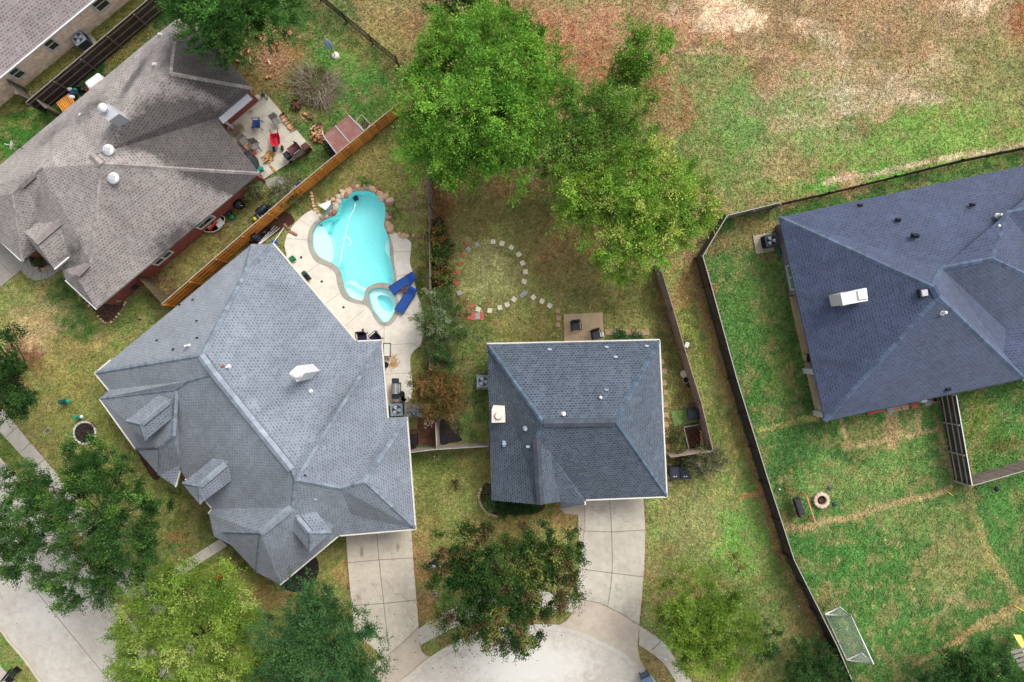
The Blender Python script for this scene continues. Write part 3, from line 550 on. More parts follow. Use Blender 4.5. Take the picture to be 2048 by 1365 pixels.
for i, (q, z, mt) in enumerate([([(480,815),(560,808),(612,850),(665,880),(640,930),(632,985),(590,987),(530,962),(488,900)], -.95, 'pool_mid'), ([(484,845),(545,838),(590,875),(645,905),(634,985),(590,987),(530,962),(488,900)], -.7, 'pool_pale'), ([(488,872),(535,872),(580,905),(635,930),(632,985),(590,987),(530,962),(492,905)], -.48, 'pool_mid'), ([(492,895),(525,900),(570,935),(632,955),(630,986),(590,987),(530,962)], -.28, 'pool_pale')]):
    so_ = MB().prism(pts(smooth_loop(zp(q), 3)), -1.5, z).build('step', M[mt], pool); MB().prism(inset(pts(smooth_loop(zp(q), 3)), -.07), -1.49, z-.03).build('step_edge', M['pool_deep'], so_)
sheet(POOL, -.055).build('water', M['water'], pool)
spa = thing('spa', 'small oval spa pool with stone rim at the near end of the pool', 'spa', P(765, 610))
basin(SPA, -1.0).build('basin', M['pool_mid'], spa)
seat = pts(smooth_loop(zp([(725,970),(755,945),(810,960),(850,1010),(842,1068),(808,1072),(755,1040)])))
fill_ring(inset(SPA, .02), [seat], -1.0, -.42).build('bench', M['pool_pale'], spa); sheet(SPA, -.055).build('water', M['water'], spa)
MB().prism(pts(smooth_loop(zp([(770,1150),(780,1105),(805,1105),(815,1145),(790,1153)]), 3)), -.42, -.25).build('step', M['pool_pale'], spa)
# pool hose and cleaner
m = MB(); hp = zp([(572,250),(560,300),(530,360),(510,430),(490,520),(470,620),(462,680),(445,720)])
m.tube([P(x, y, -.07) for x, y in smooth_line(hp, 4)], .03, 5); m.tube([P(x, y, -.07) for x, y in smooth_line(zp([(480,530),(505,512),(535,530),(538,560),(510,578)]), 4)], .03, 5)
tag(m.build('cleaner_hose', M['pool_pale'], at=P(700, 480)), 'pale floating cleaner hose curling across the turquoise water', 'hose')
m = MB(); m.rbox(P(*zp([(572,212)])[0], -1.35), (.32, .4, .25), R(20)); m.lathe(P(*zp([(575,200)])[0], -1.2), [(.06, 0), (.06, .15)], 10)
tag(m.build('pool_cleaner', M['navy'], at=P(711, 396)), 'small dark pool cleaner at the top end of the turquoise pool', 'pool cleaner')
# ================================================================ houses
M['roof_tan'] = shingle('roof_tan', A(182, 174, 170), A(140, 132, 128), A(120, 96, 92), k=1.0, sheen=.1, stain=(.26,),
    blobs=[(*P2((420,290),4), 5.2,3.0,R(-25),1.8),(*P2((470,300),4), 3.8,2.8,R(-40),1.7),(*P2((330,270),4), 3.8,1.3,R(20),1.1),(*P2((395,110),4), 2.8,2.6,0,1.5),(*P2((450,150),4), 2.8,1.9,R(-45),1.3),(*P2((265,155),4),.6,2.6,R(-25),.7),(*P2((330,470),4),2.6,1.0,R(38),.6),(*P2((180,215),4),2.6,1.2,R(38),.45),(*P2((130,510),4),2.2,.8,R(38),.5),(*P2((90,270),4),2.0,.9,R(38),.4)])
M['roof_grey'] = shingle('roof_grey', A(160, 170, 184), A(118, 126, 142), A(124, 124, 138), stain=(.55,), k=.8, mort=.045,
    blobs=[(*P2((590,610),4), 4.5,1.3,R(-50),.12),(*P2((620,680),4), 3.2,1.2,R(-50),.12),(*P2((560,580),4), 2.0,1.0,R(-50),.1),(*P2((690,800),4), .9,4.6,R(-32),.3),(*P2((760,900),4), .8,3.6,R(-32),.3),(*P2((410,950),4), 2.2,.9,R(38),.3)])
M['roof_slate'] = shingle('roof_slate', A(112, 128, 146), A(70, 80, 96), A(98, 94, 118), sheen=.1, k=.76)
M['roof_blue'] = shingle('roof_blue', A(98, 114, 150), A(72, 88, 124), A(88, 82, 130), bw=.3, rh=.18, sheen=.15, mort=.03, k=.58)
M['roof_pink'] = shingle('roof_pink', A(182, 172, 170), A(138, 124, 126), A(134, 106, 106))
for k, c in (('cap_grey', A(138,150,164)), ('cap_slate', A(96,114,134)), ('cap_blue', A(92,108,134)), ('cap_tan', A(176,168,162)), ('vent_grey', A(154,163,175)), ('vent_slate', A(80,86,98)), ('vent_tan', A(158,148,146)), ('vent_blue', A(70,84,116))):
    g_(k, c, .85, .2, 3, fine=.2)
def faces_mesh(polys, skirt=.14):
    """polys: world space polygons; returns roof MB and uvs"""
    m = MB(); uv = []
    for p in polys:
        p = [Vector(q) for q in p]; n = Vector((0, 0, 0))
        for i in range(len(p)): n += p[i].cross(p[(i+1) % len(p)])
        if n.z < 0: p = p[::-1]; n = -n
        n.normalize(); u = Vector((0, 0, 1)).cross(n)
        if u.length < 1e-3: u = Vector((1, 0, 0))
        u.normalize(); v = n.cross(u); m.add(p, [list(range(len(p)))]); uv.append([(q.dot(u), q.dot(v)) for q in p])
    return m, uv
def set_uv(o, uv):
    me = o.data; l = me.uv_layers.new(name='UVMap'); i = 0
    flat = [c for f in uv for q in f for c in q]; flat += [0.0]*(len(me.loops)*2-len(flat)); l.data.foreach_set('uv', flat)
class House:
    def __init__(s, name, label, cen, roof, cap, vent, V, faces, eave, wall='tan_wall', ze=2.5, over=.5, group=None, wpx=None):
        s.name = name; s.V = V; s.ze = ze; s.cap = cap; s.vent = vent; s.rm = roof
        s.t = thing(name, label, 'house', P(*cen), group)
        s.P = {k: P(v[0], v[1], v[2] if len(v) > 2 else ze) for k, v in V.items()}
        s.polys = [[s.P[k] for k in f.split()] for f in faces]
        s.px = [[V[k][:2] for k in f.split()] for f in faces]
        m, uv = faces_mesh(s.polys); ev = [s.P[k] for k in eave.split()]; s.ev = ev
        e2 = ccw([(p.x, p.y) for p in ev]); n = len(e2)
        m.add([(x, y, ze-.16) for x, y in e2]+[(x, y, ze) for x, y in e2], [[i, (i+1) % n, n+(i+1) % n, n+i] for i in range(n)])
        m.add([(x, y, ze-.16) for x, y in e2], [list(range(n))[::-1]])
        s.roof = m.build('roof', M[roof], s.t); set_uv(s.roof, uv)
        w2 = inset(e2, over) if wpx is None else ccw(pts(wpx)); w = MB(); n = len(w2); uvs = []; run = 0
        for i in range(n):
            a, b = Vector(w2[i]), Vector(w2[(i+1) % n]); L = (b-a).length
            w.add([(a.x, a.y, -.1), (b.x, b.y, -.1), (b.x, b.y, ze-.15), (a.x, a.y, ze-.15)], [(0, 1, 2, 3)]); uvs.append([(run, 0), (run+L, 0), (run+L, 2.5), (run, 2.5)]); run += L
        s.wall = w.build('wall', M[wall], s.t); set_uv(s.wall, uvs); s.wp = w2
    def z(s, px, py):
        best = None
        for pl, q in zip(s.polys, s.px):
            if bool(inpoly(np.array(float(px)), np.array(float(py)), q)):
                n = Vector((0, 0, 0))
                for i in range(len(pl)): n += pl[i].cross(pl[(i+1) % len(pl)])
                n.normalize(); c = sum((n.dot(v) for v in pl))/len(pl); ax = (px-CX)/FP; ay = -(py-CY)/FP
                z = H-(c-n.z*H)/(n.x*ax+n.y*ay-n.z); best = z if best is None else max(best, z)
        return s.ze if best is None else best
    def W(s, px, py, dz=0): z = s.z(px, py); return P(px, py, z)+Vector((0, 0, dz))
    def caps(s, edges, w=.3, name='ridge_cap', mt=None):
        for e in edges:
            e = e.split() if isinstance(e, str) else e
            m = MB(); q = [s.P[k] if isinstance(k, str) else k for k in e]
            for a, b in zip(q, q[1:]):
                d = b-a; k = max(1, int(d.length/.3)); sd_ = Vector((-d.y, d.x, 0)).normalized()*w/2
                for i in range(k):
                    u0 = a+d*(i/k); u1 = a+d*((i+1.04)/k); t = random.uniform(.72, 1.12); up = Vector((0, 0, 1))
                    m.add([u0+sd_+up*.0-up*.07, u0+up*.05, u0-sd_-up*.07, u1+sd_-up*.045, u1+up*.075, u1-sd_-up*.045], [(0, 1, 4, 3), (1, 2, 5, 4), (3, 4, 5)], t)
            m.build(name, M[mt or s.cap], s.roof)
    def vents(s, edges, w=.5):
        for a, b in edges:
            a = s.P[a] if isinstance(a, str) else a; b = s.P[b] if isinstance(b, str) else b
            m = MB(); d = b-a; k = max(1, int(d.length/.6)); sd_ = Vector((-d.y, d.x, 0)).normalized()*w/2; up = Vector((0, 0, 1))
            for i in range(k):
                u0 = a+d*(i/k); u1 = a+d*((i+1)/k)-d.normalized()*.01; t = random.uniform(.8, 1.15)
                m.add([u0+sd_-up*.02, u0+up*.11, u0-sd_-up*.02, u1+sd_-up*.02, u1+up*.11, u1-sd_-up*.02], [(0, 1, 4, 3), (1, 2, 5, 4), (3, 4, 5), (2, 1, 0)], t)
                m.add([u0+sd_-up*.02, u0+sd_-up*.14, u1+sd_-up*.14, u1+sd_-up*.02, u0-sd_-up*.02, u0-sd_-up*.14, u1-sd_-up*.14, u1-sd_-up*.02], [(0, 1, 2, 3), (7, 6, 5, 4)], .25)
            m.build('ridge_vent', M[s.vent], s.roof)
    def gutter(s, segs, mt='cream_trim', w=.09):
        for seg in segs:
            k = seg.split(); m = MB()
            cx = sum(p.x for p in s.ev)/len(s.ev); cy = sum(p.y for p in s.ev)/len(s.ev); pol = ccw([(p.x, p.y) for p in s.ev])
            for a, b in zip(k, k[1:]):
                a, b = s.P[a], s.P[b]; d = (b-a).normalized(); nn = Vector((-d.y, d.x, 0)); mid = (a+b)/2+nn*.2
                if bool(inpoly(np.array(mid.x), np.array(mid.y), pol)): nn = -nn
                a = a+nn*w*.5; b = b+nn*w*.5; m.bar(a-Vector((0, 0, .06))-d*.02, b-Vector((0, 0, .06))+d*w*.5, w, .13)
            m.build('gutter', M[mt], s.t)
    def pipe(s, px, py, r=.07, h=.35, mt='white_paint', name='vent_pipe', base=True, bt=None):
        p = s.W(px, py); m = MB(); m.lathe(p-Vector((0, 0, .15)), [(r, 0), (r, h+.12), (r*.8, h+.15)], 12)
        o = m.build(name, M[mt], s.roof)
        if base: b = MB(); b.lathe(p-Vector((0, 0, .06)), [(r*1.9, 0), (r*1.8, .06), (r*1.2, .12)], 14); b.build('flashing', M[bt or mt], s.roof)
        return o
    def flap(s, px, py, mt='galvanised', sz=.22):
        p = s.W(px, py); m = MB(); m.add([p+Vector(v)*sz for v in ((-.6, -.4, .1), (.6, -.4, .1), (.6, .4, .1), (-.6, .4, .1), (-.4, -.1, .9), (.4, -.1, .9))], [(0, 1, 5, 4), (3, 2, 5, 4), (0, 3, 4), (1, 2, 5), (0, 1, 2, 3)]); m.build('roof_vent', M[mt], s.roof)
    def dormer(s, F0, F1, pk, rb, b0, b1, name='dormer', vent=None, front=None):
        """F0,F1: front eave corners; pk: front peak; rb: back of ridge; b0,b1: back ends of the eaves (pixels)"""
        ze = .5*(s.z(*b0)+s.z(*b1))+.05; zr = max(ze+.6, s.z(*rb)+.12)
        q = {k: P(v[0], v[1], z) for k, v, z in (('F0', F0, ze), ('F1', F1, ze), ('pk', pk, zr), ('rb', rb, zr), ('b0', b0, ze), ('b1', b1, ze))}
        polys = [[q['F0'], q['F1'], q['pk']], [q['F0'], q['pk'], q['rb'], q['b0']], [q['F1'], q['b1'], q['rb'], q['pk']]]
        m, uv = faces_mesh(polys); e = ccw([(q[k].x, q[k].y) for k in ('F0', 'F1', 'b1', 'b0')])
        m.add([(x, y, ze-.14) for x, y in e]+[(x, y, ze) for x, y in e], [[i, (i+1) % 4, 4+(i+1) % 4, 4+i] for i in range(4)])
        o = m.build(name, M[s.rm], s.roof); set_uv(o, uv)
        w = MB(); w.prism(inset(e, .12), ze-2.0, ze-.13); w.build('dormer_wall', M[s.cap], s.roof)
        for a, b in (('F0', 'pk'), ('F1', 'pk')): s.caps([[q[a], q[b]]], .26)
        if vent: s.vents([(q['pk'].lerp(q['rb'], .04), q['pk'].lerp(q['rb'], vent))], .4)
        return q
# ---- large grey house beside the pool
V = dict(a=(191,747), b=(221,722), c=(504,488.5), d=(546,488.5), e=(712,684), f=(762,682), g=(775,836), h=(813,835), i=(830,1058), j=(677,1071), k=(560,1169), l=(513,1145),
         m=(462,1090.5), n=(428,1073), o=(418,1028), p=(425,1018), q=(413,1003), r=(372,958), r2=(359,940), s=(350,973), t=(318,951), u=(271,897), v=(200,798), w=(218,780),
         J=(488,548,4.4), A=(402,712,7.6), A2=(428,748,7.6), N=(583,940,7.6), N2=(590,960,7.3), X=(361,930,2.9), L1=(377,762,6.5), L=(352,780,5.6), L2=(346,872,4.9), Q=(320,895,4.2),
         G1=(680,977,5.2), G2=(729,964,5.2), R1=(584,1015,6.0), K=(521,1066,5.4), Y=(446,1064,3.0), VB=(703,1030,3.1))
h2 = House('house', 'large grey roofed house with three small dormers and white flue beside the pool', (500,840), 'roof_grey', 'cap_grey', 'vent_grey', V,
  ['a b c J A', 'c d J', 'd e N A2 A J', 'e f N2 N', 'f g G1 N2', 'g h G2 G1', 'h i G2', 'i j VB N2 G1 G2', 'VB j k K R1 N2', 'k l K', 'l m Y K', 'm n o Y', 'Y o R1 K',
   'a A A2 L1 w', 'w L1 L v', 'v L L2 Q u', 'u Q t', 't Q L2 L L1 X s', 'A2 N N2 R1 o p q r r2 X L1', 'X r2 s'],
  'a b c d e f g h i j k l m n o p q r r2 s t u v w', wall='tan_wall')
h2.caps(['c J', 'd J', 'J A', 'a A', 'A2 L1 L', 'v L', 'L L2 Q', 'u Q', 'Q t', 'f N2', 'N N2', 'N2 R1', 'N2 G1 G2', 'h G2', 'i G2', 'K l', 'K Y'], .31)
h2.vents([('A', 'A2'), ('A2', 'N'), ('R1', 'K')])
h2.gutter(['d e', 'e f', 'f g', 'h i', 'i j', 'a w', 'b a', 'v u', 'q r', 'r2 s', 'j k', 'o p q'])
h2.dormer((252,842), (290,881), (281,849), (342,799), (316,790), (345,836), vent=.9)
h2.dormer((364,967), (399,1009), (398,973), (457,923), (427,916), (463,961), vent=.9)
h2.dormer((662,1066), (620,1103), (620,1067), (590,1031), (631,1024), (584,1061), vent=.85)
def flue(h, px, py, wpx, hpx, top, shade='white_metal'):
    pass
# white polygonal flue shroud
b = h2.W(618, 750); m = MB(); T = [P(x, y, b.z+1.3) for x, y in ((578,747),(595,731.5),(627,732),(610,764),(595,764.5))]
zt = 7.7
top = [P(x, y, zt) for x, y in ((578,747),(594,732),(609,747),(594,764))]
m.prism([(p.x, p.y) for p in top], b.z-1.0, zt); ch = m.build('chimney', M['white_metal'], h2.roof)
m = MB(); c = P(597, 747.5, zt); m.lathe(c, [(.3, 0), (.3, .1), (.16, .12), (.16, .28), (.22, .3), (.22, .36)], 20); m.build('chimney_cap', M['white_metal'], h2.roof)
h2.pipe(378, 692, .07, .55); h2.pipe(457, 734, .08, .3); h2.pipe(445, 733, .06, .15, 'terracotta'); h2.pipe(621, 783, .08, .2); h2.pipe(631, 998, .07, .2, 'galvanised')
for x, y in ((314,681),(347,699),(395,676),(280,640),(386,600),(360,610),(394,642),(610,951)): h2.flap(x, y, 'dark_metal', .14)
# ---- small dark slate house
V = dict(a=(974.5,689), b=(1318,681), c=(1333,993), d=(1169.7,999.5), e=(1169,1009), f=(1122,1018), f2=(1120,1004), h=(983,1001),
         A=(1087,847,5.9), B=(1231,845,5.9), C=(1073,877,5.3), D=(1081,1011,4.3), E=(1120,1004,3.1), Vv=(1100,905,4.8))
V['D'] = (1081,1010,4.9)
h3 = House('house', 'compact house with a dark slate blue hip roof and square pinkish chimney cap', (1150,840), 'roof_slate', 'cap_slate', 'vent_slate', V,
  ['a b B A', 'b c B', 'c d e f E Vv C A B', 'a A C D h', 'C Vv E D', 'D E f2 h'], 'a b c d e f f2 h', wall='brick_pink')
h3.caps(['a A', 'A C', 'b B', 'B c'], .3); h3.vents([('A', 'B'), ('C', 'D')], .5)
h3.gutter(['a b', 'b c', 'c d', 'd e'])
def cappx(h, quad, zt, zb, mt, capmt, r=.25, name='chimney'):
    m = MB(); q = [P(x, y, zt) for x, y in quad]; m.prism([(p.x, p.y) for p in q], zb, zt-.08)
    c = sum(q, Vector((0, 0, 0)))/4; e = [c+(p-c)*1.05 for p in q]; m2 = MB(); m2.prism([(p.x, p.y) for p in e], zt-.08, zt+.01)
    m2.lathe(Vector((c.x, c.y, zt+.01)), [(r, 0), (r, .1), (r*.7, .16), (r*.7, .2)], 18)
    m.build(name, M[mt], h.roof); m2.build('chimney_cap', M[capmt], h.roof)
g_('cap_pink', A(242, 224, 212), .6, .05)
cappx(h3, [(984,819),(1009,819),(1010,844.5),(984,845.5)], 5.6, 2.6, 'brick_pink', 'cap_pink')
h3.pipe(1127, 829, .09, .3); h3.pipe(1201, 795, .1, .25, base=False); h3.pipe(1051, 858, .1, .3, 'galvanised'); h3.flap(1213, 781)
for x, y in ((1099,700),(1213,695),(1231,715),(1293,693),(1008,888),(1056,894)): h3.flap(x, y, 'pale_blue')
for x, y in ((1008,884),(1008,892)): h3.flap(x, y, 'pale_blue', .16)
# ---- blue house on the right
V = dict(a=(1558.6,435), b=(2160,308), c=(2160,735), c2=(2048,758.5), d=(1650,843), G=(1866,575,5.9), G2=(1876,594,5.9), S=(2048,757,2.5), E1=(1884,537,5.0), E2=(1983.5,517,5.0), F1=(2014,427,4.6), F2=(2160,396,4.6),
         X=(2012,660,2.6), X2=(2200,655,2.5), Y=(2008,706,2.6), F3=(2160,600,2.7))
h4 = House('house', 'wide blue roofed house with plain white box chimney, cut by right edge', (1850,590), 'roof_blue', 'cap_blue', 'vent_blue', V,
  ['a b F2 F1 E2 E1 G', 'a G G2 d', 'G2 S d', 'G E1 X Y S G2', 'E1 E2 F3 X', 'E2 F1 F2 F3', 'Y X F3 c S'], 'a b c c2 d', wall='siding', wpx=[(1551,452),(1579,592),(1640,580),(1692,808),(1994,745),(2100,722),(2100,330)])
h4.caps(['a G', 'G2 d', 'G2 S', 'G E1', 'E1 E2', 'E2 F1', 'F1 F2', 'E2 F3', ], .36); h4.vents([('G', 'G2')], .5)
h4.gutter(['c2 c'], w=.16)
q = [(1735,575.5),(1732,603),(1683,610),(1680,588)]
m = MB(); zt = 4.95; mm = [P(1681,588,zt), P(1733,576,zt), P(1736,602,zt), P(1686,611,zt)]; m.prism([(p.x, p.y) for p in mm], 3.2, zt)
m.build('chimney', M['white_paint'], h4.roof); m = MB(); c = P(1724, 590, zt); m.rbox(c+Vector((0, 0, .05)), (.6, .6, .12), R(8)); m.build('chimney_cap', M['white_metal'], h4.roof)
m = MB(); p = h4.W(1683, 599); m.box(p+Vector((0, 0, .05)), (.25, .9, .3), R(9)); m.build('flashing', M['flash'], h4.roof)
p = h4.W(1844, 587); m = MB(); m.rbox(p+Vector((0, 0, .1)), (.55, .55, .3), R(8)); v = m.build('roof_fan', M['dark_metal'], h4.roof); m = MB(); m.rbox(p+Vector((0, 0, .28)), (.4, .4, .08), R(8)); m.build('fan_panel', M['flash'], h4.roof)
for x, y in ((1719,411.5),(1795,440),(1943,410)): h4.flap(x, y, 'dark_metal', .3)
h4.flap(1828, 472, 'dark_metal', .42); h4.flap(1895, 779, 'dark_metal', .3); h4.pipe(1885, 626, .1, .4); h4.pipe(1996, 432, .1, .4); h4.pipe(1993, 453, .09, .3)
# windows: sit proud of a wall face; given by wall edge midpoint pixels at their own height
def window(h, pa, pb, z0, z1, glass='glass_dark', cols=1, name='window', proud=.05, frm='white_paint'):
    """pa,pb: pixels of sill ends on the wall"""
    a, b = P(*pa, z0), P(*pb, z0); best = None; w2 = h.wp; mid = (a+b)/2
    for i in range(len(w2)):
        u, v = Vector((*w2[i], 0)), Vector((*w2[(i+1) % len(w2)], 0)); d = v-u
        if d.length < 1.5: continue
        t = max(.03, min(.97, (Vector((mid.x, mid.y, 0))-u).dot(d)/d.length_squared)); q = u+d*t; e = (q-Vector((mid.x, mid.y, 0))).length
        if best is None or e < best[0]: best = (e, u, d.normalized(), t*d.length)
    _, u, d, s = best; nrm = Vector((d.y, -d.x, 0)); L = (b-a).length/2; c = u+d*s
    m = MB(); o = nrm*proud/2
    for zz in (z0, z1): m.bar(c-d*L+o+Vector((0, 0, zz)), c+d*L+o+Vector((0, 0, zz)), proud+.02, .13)
    for k in range(cols+1):
        x = -L+2*L*k/cols; m.bar(c+d*x+o+Vector((0, 0, z0)), c+d*x+o+Vector((0, 0, z1)), .11, proud+.02)
    f = m.build(name, M[frm], h.t); g = MB(); o2 = nrm*.015
    for k in range(cols):
        x0 = -L+2*L*k/cols+.05; x1 = -L+2*L*(k+1)/cols-.05
        g.add([c+d*x0+o2+Vector((0, 0, z0+.05)), c+d*x1+o2+Vector((0, 0, z0+.05)), c+d*x1+o2+Vector((0, 0, z1-.05)), c+d*x0+o2+Vector((0, 0, z1-.05))], [(0, 1, 2, 3)])
    g.build('pane', M[glass], f)
    r = MB(); zm = (z0+z1)/2; r.bar(c-d*L+o2*1.6+Vector((0, 0, zm)), c+d*L+o2*1.6+Vector((0, 0, zm)), .05, .05); r.build('window_rail', M[frm], f)
window(h4, (1574,533), (1587,579), .5, 2.1, 'glass_green', 2)
m = MB()
for x, y in ((1620,742),(1640,827)): m.box(P(x, y, 1.2), (.42, .42, 2.4), R(13))
for x, y in ((1620,742),(1640,827)): pass
m = None
for x, y in ((1611,741),(1632,825)):
    MB().box(P(x, y, 0)+Vector((0, 0, 1.17)), (.42, .38, 2.34), R(13)).build('porch_column', M['white_paint'], h4.t)
# ---- tan house upper left
V = dict(T=(355,37), a=(399,56), b=(504,177), e=(442,250), f=(518,347), g=(193,618), h=(132,561), i=(124,540), i2=(104,512), j=(71,499), k=(43.5,522), l=(-90,395), l2=(-120,395), m=(-90,405), n=(290,88), e0=(434,236),
         A=(340,147,5.0), B=(258,203,5.0), C=(202,328,5.8), D=(186,312,5.6), Ee=(85,336,5.6), F=(25,388,4.6), S1=(180,525,3.7), S2=(151,552,3.7), Fm=(-40,345,4.6), Gv=(86,406,4.5), K=(92,520,2.6))
h1 = House('house', 'house with weathered tan shingle roof, dark algae streaks and red brick wall', (250,330), 'roof_tan', 'cap_tan', 'vent_tan', V,
  ['T a b A', 'n T A B', 'm n B D C Ee F', 'A b e0 D B', 'e0 e f C D', 'C f g S2 S1', 'S2 g h', 'S1 S2 h i', 'Ee C S1 i K Gv', 'Ee Gv K j k F', 'm F k l'],
  'm n T a b e0 e f g h i K j k l', wall='brick_red', over=.3)
h1.caps(['T A', 'A b', 'C f', 'F k', 'C S1', 'Ee F'], .26); h1.vents([(P(313,167,5.05), P(284,193,5.05)), (P(182,310,5.75), P(203,330,5.85)), (P(67,349,5.4), P(41,372,5.0)), (P(174,529,3.8), P(153,550,3.8))], .45)
h1.gutter(['k l', 'g h'], 'white_paint', w=.08)
# entry gable and its overlapping roofs
ze = 3.3; q = {k: P(*v) for k, v in dict(a=(99,414,ze), b=(42,460,ze), c=(52,474,ze), p=(71,484,4.3), r=(152,415,4.3), d=(109,539,ze), e=(166,491,ze), r2=(175,395,4.3)).items()}
polys = [[q['a'], q['b'], q['c'], q['p'], q['r']], [q['p'], q['d'], q['e'], q['r']], [q['c'], q['d'], q['p']], [q['a'], q['r'], q['r2']], [q['r'], q['e'], q['r2']]]
m, uv = faces_mesh(polys[:3]); e = ccw([(q[k].x, q[k].y) for k in ('a', 'b', 'c', 'd', 'e', 'r')]); n = len(e)
m.add([(x, y, ze-.16) for x, y in e]+[(x, y, ze) for x, y in e], [[i, (i+1) % n, n+(i+1) % n, n+i] for i in range(n)]); o = m.build('entry_gable', M['roof_tan'], h1.roof); set_uv(o, uv)
m = MB(); m.prism(inset(e, .4), -.1, ze-.15); w = m.build('wall', M['brick_red'], h1.t); set_uv(w, [])
h1.vents([(q['p'], q['r'])], .5)
m = MB(); up = Vector((0, 0, -.05))
for a, b in (('a', 'b'), ('b', 'c'), ('d', 'e')): m.bar(q[a]+up, q[b]+up, .1, .16)
m.build('gutter', M['white_paint'], h1.t)
# chimney, attic fans, pipes, dish
zt = h1.z(232, 235)+1.5; zb = h1.z(240, 240)-.7
m = MB(); tp = [P(x, y, zt) for x, y in ((196,224),(216,208),(238,228),(217,243))]; m.prism([(p.x, p.y) for p in tp], zb, zt); m.build('chimney', M['flash'], h1.roof)
m = MB(); c = P(212, 220, zt); m.lathe(c, [(.2, 0), (.2, .3), (.28, .32), (.28, .4), (.05, .48)], 18); m.build('chimney_cap', M['white_metal'], h1.roof)
for x, y in ((219.5,302),(229.5,358)):
    p = h1.W(x, y); m = MB(); m.lathe(p-Vector((0, 0, .2)), [(.28, 0), (.28, .3), (.38, .32), (.36, .42), (.2, .5)], 24); v = m.build('attic_fan', M['white_paint'], h1.roof)
    m = MB(); m.box(p+Vector((0, 0, .33)), (.36, .3, .03), R(-10)); m.build('fan_panel', M['flash'], h1.roof)
for x, y, r, hh in ((321,71,.09,.25),(310,131,.1,.25),(395,72,.1,.3),(166,233,.1,.35),(174,238,.14,.2),(110,291,.08,.2),(133,301,.13,.3),(116,306,.07,.15)): h1.pipe(x, y, r, hh, 'galvanised' if r > .1 else 'white_paint')
p = h1.W(48, 298); m = MB(); m.tube([p, p+Vector((-.05, 0, .5)), p+Vector((-.15, .02, .62))], .03, 6)
dsh = m.build('dish_arm', M['dark_metal'], h1.roof); m = MB(); nx_ = Vector((-.8, .1, .35)).normalized(); u = nx_.orthogonal().normalized(); v = nx_.cross(u); vs = []; fs = []; c = p+Vector((-.25, .02, .7))
for rr, dd in ((0.001, 0), (.18, .02), (.33, .07)):
    for k in range(20): a = 2*math.pi*k/20; vs.append(c+nx_*dd+(u*math.cos(a)+v*math.sin(a))*rr)
for i in range(2):
    for k in range(20): fs.append([i*20+k, i*20+(k+1) % 20, (i+1)*20+(k+1) % 20, (i+1)*20+k])
m.add(vs, fs, 1, True); m.bar(c, c+nx_*.45, .03); m.build('satellite_dish', M['white_paint'], h1.roof)
# metal patio cover strip
zc = 2.35; m = MB(); m.prism([(p.x, p.y) for p in (P(436,236,zc), P(494,187,zc), P(505,198,zc), P(446,248,zc))], zc-.08, zc); m.build('patio_awning', M['flash'], h1.t)
MB().box(P(454, 247, 1.1), (.15, .15, 2.2), R(38)).build('porch_column', M['white_paint'], h1.t)
window(h1, (310,523), (341,498), .9, 2.2, 'glass_dark', 2); window(h1, (395,450), (424,427), .9, 2.2, 'glass_dark', 1)
m = MB(); p = P(232, 602, .4); m.box(p, (.4, .3, .7), R(38)); m.build('utility_meter', M['flash'], h1.t); m = MB(); m.box(P(268, 574, .6), (.3, .2, .6), R(38)); m.build('utility_box', M['grille'], h1.t)
# ---- pale brick house in the corner
V = dict(a=(-130,261), b=(330,-118), c=(60,-460), d=(-420,-60), R1=(-160,-60,6), R2=(60,-240,6))
h0 = House('house', 'house with a pinkish tan roof and pale pink brick wall, in the upper left corner', (40,40), 'roof_pink', 'cap_tan', 'vent_tan', V, ['a b R2 R1', 'b c R2', 'c d R1 R2', 'd a R1'], 'a b c d', wall='brick_pink', over=.3, ze=2.5)
h0.gutter(['a b'], 'white_paint', .1)
for pa, pb in (((24,143),(40,130)), ((92,86),(108,73)), ((188,10),(210,-8))): window(h0, pa, pb, .9, 2.1, 'glass_dark', 1)
m = MB(); m.box(P(138, 64, .9), (.35, .2, .5), R(38)); m.build('electric_panel', M['galvanised'], h0.t)
g_('wood_brown', A(186, 160, 144), .9, .25, 2, col2=A(146, 120, 106), bump=.4)
# ================================================================ fences
def fence(name, label, line, h=1.83, mt='wood_dark', rmt='wood_rail', side=1, rails=(.35, .95, 1.5), cap=None, cat='fence', step=2.4, bw=.14, group=None, posts=True, jit=.12):
    q = [Vector((*P2(p), 0)) for p in line]; c = sum(q, Vector((0, 0, 0)))/len(q); t = thing(name, label, cat, c, group)
    for a, b in zip(q, q[1:]):
        d = b-a; L = d.length; d = d.normalized(); nn = Vector((-d.y, d.x, 0))*side; n = max(1, round(L/bw)); m = MB(); w = L/n
        for i in range(n):
            hh = h+random.uniform(-.02, .02); p = a+d*(i+.5)*w+nn*random.uniform(-.004, .004); m.box(p+Vector((0, 0, hh/2-.02)), (w*.95, .022, hh), math.atan2(d.y, d.x), 1+random.uniform(-jit, jit)*1.8)
        m.build('board_panel', M[mt], t)
        for z in rails: m = MB(); m.bar(a+nn*.035+Vector((0, 0, z)), b+nn*.035+Vector((0, 0, z)), .045, .09); m.build('rail', M[rmt], t)
        if cap: m = MB(); m.bar(a+Vector((0, 0, h+.02)), b+Vector((0, 0, h+.02)), .055, .04); m.build('cap_rail', M[cap], t)
        if posts:
            k = max(1, round(L/step))
            for i in range(k+1):
                m = MB(); m.box(a+d*(L*i/k)+nn*.09+Vector((0, 0, (h-.06)/2)), (.09, .09, h-.06), math.atan2(d.y, d.x)); m.build('post', M[rmt], t)
    return t
fence('wood_fence', 'dark stained board fence with pale rails between the pale brick house and the tan house', [(89,224),(345,8),(400,-38)], side=-1, cap='wood_rail', rmt='wood_grey', rails=(.3,.95,1.55))
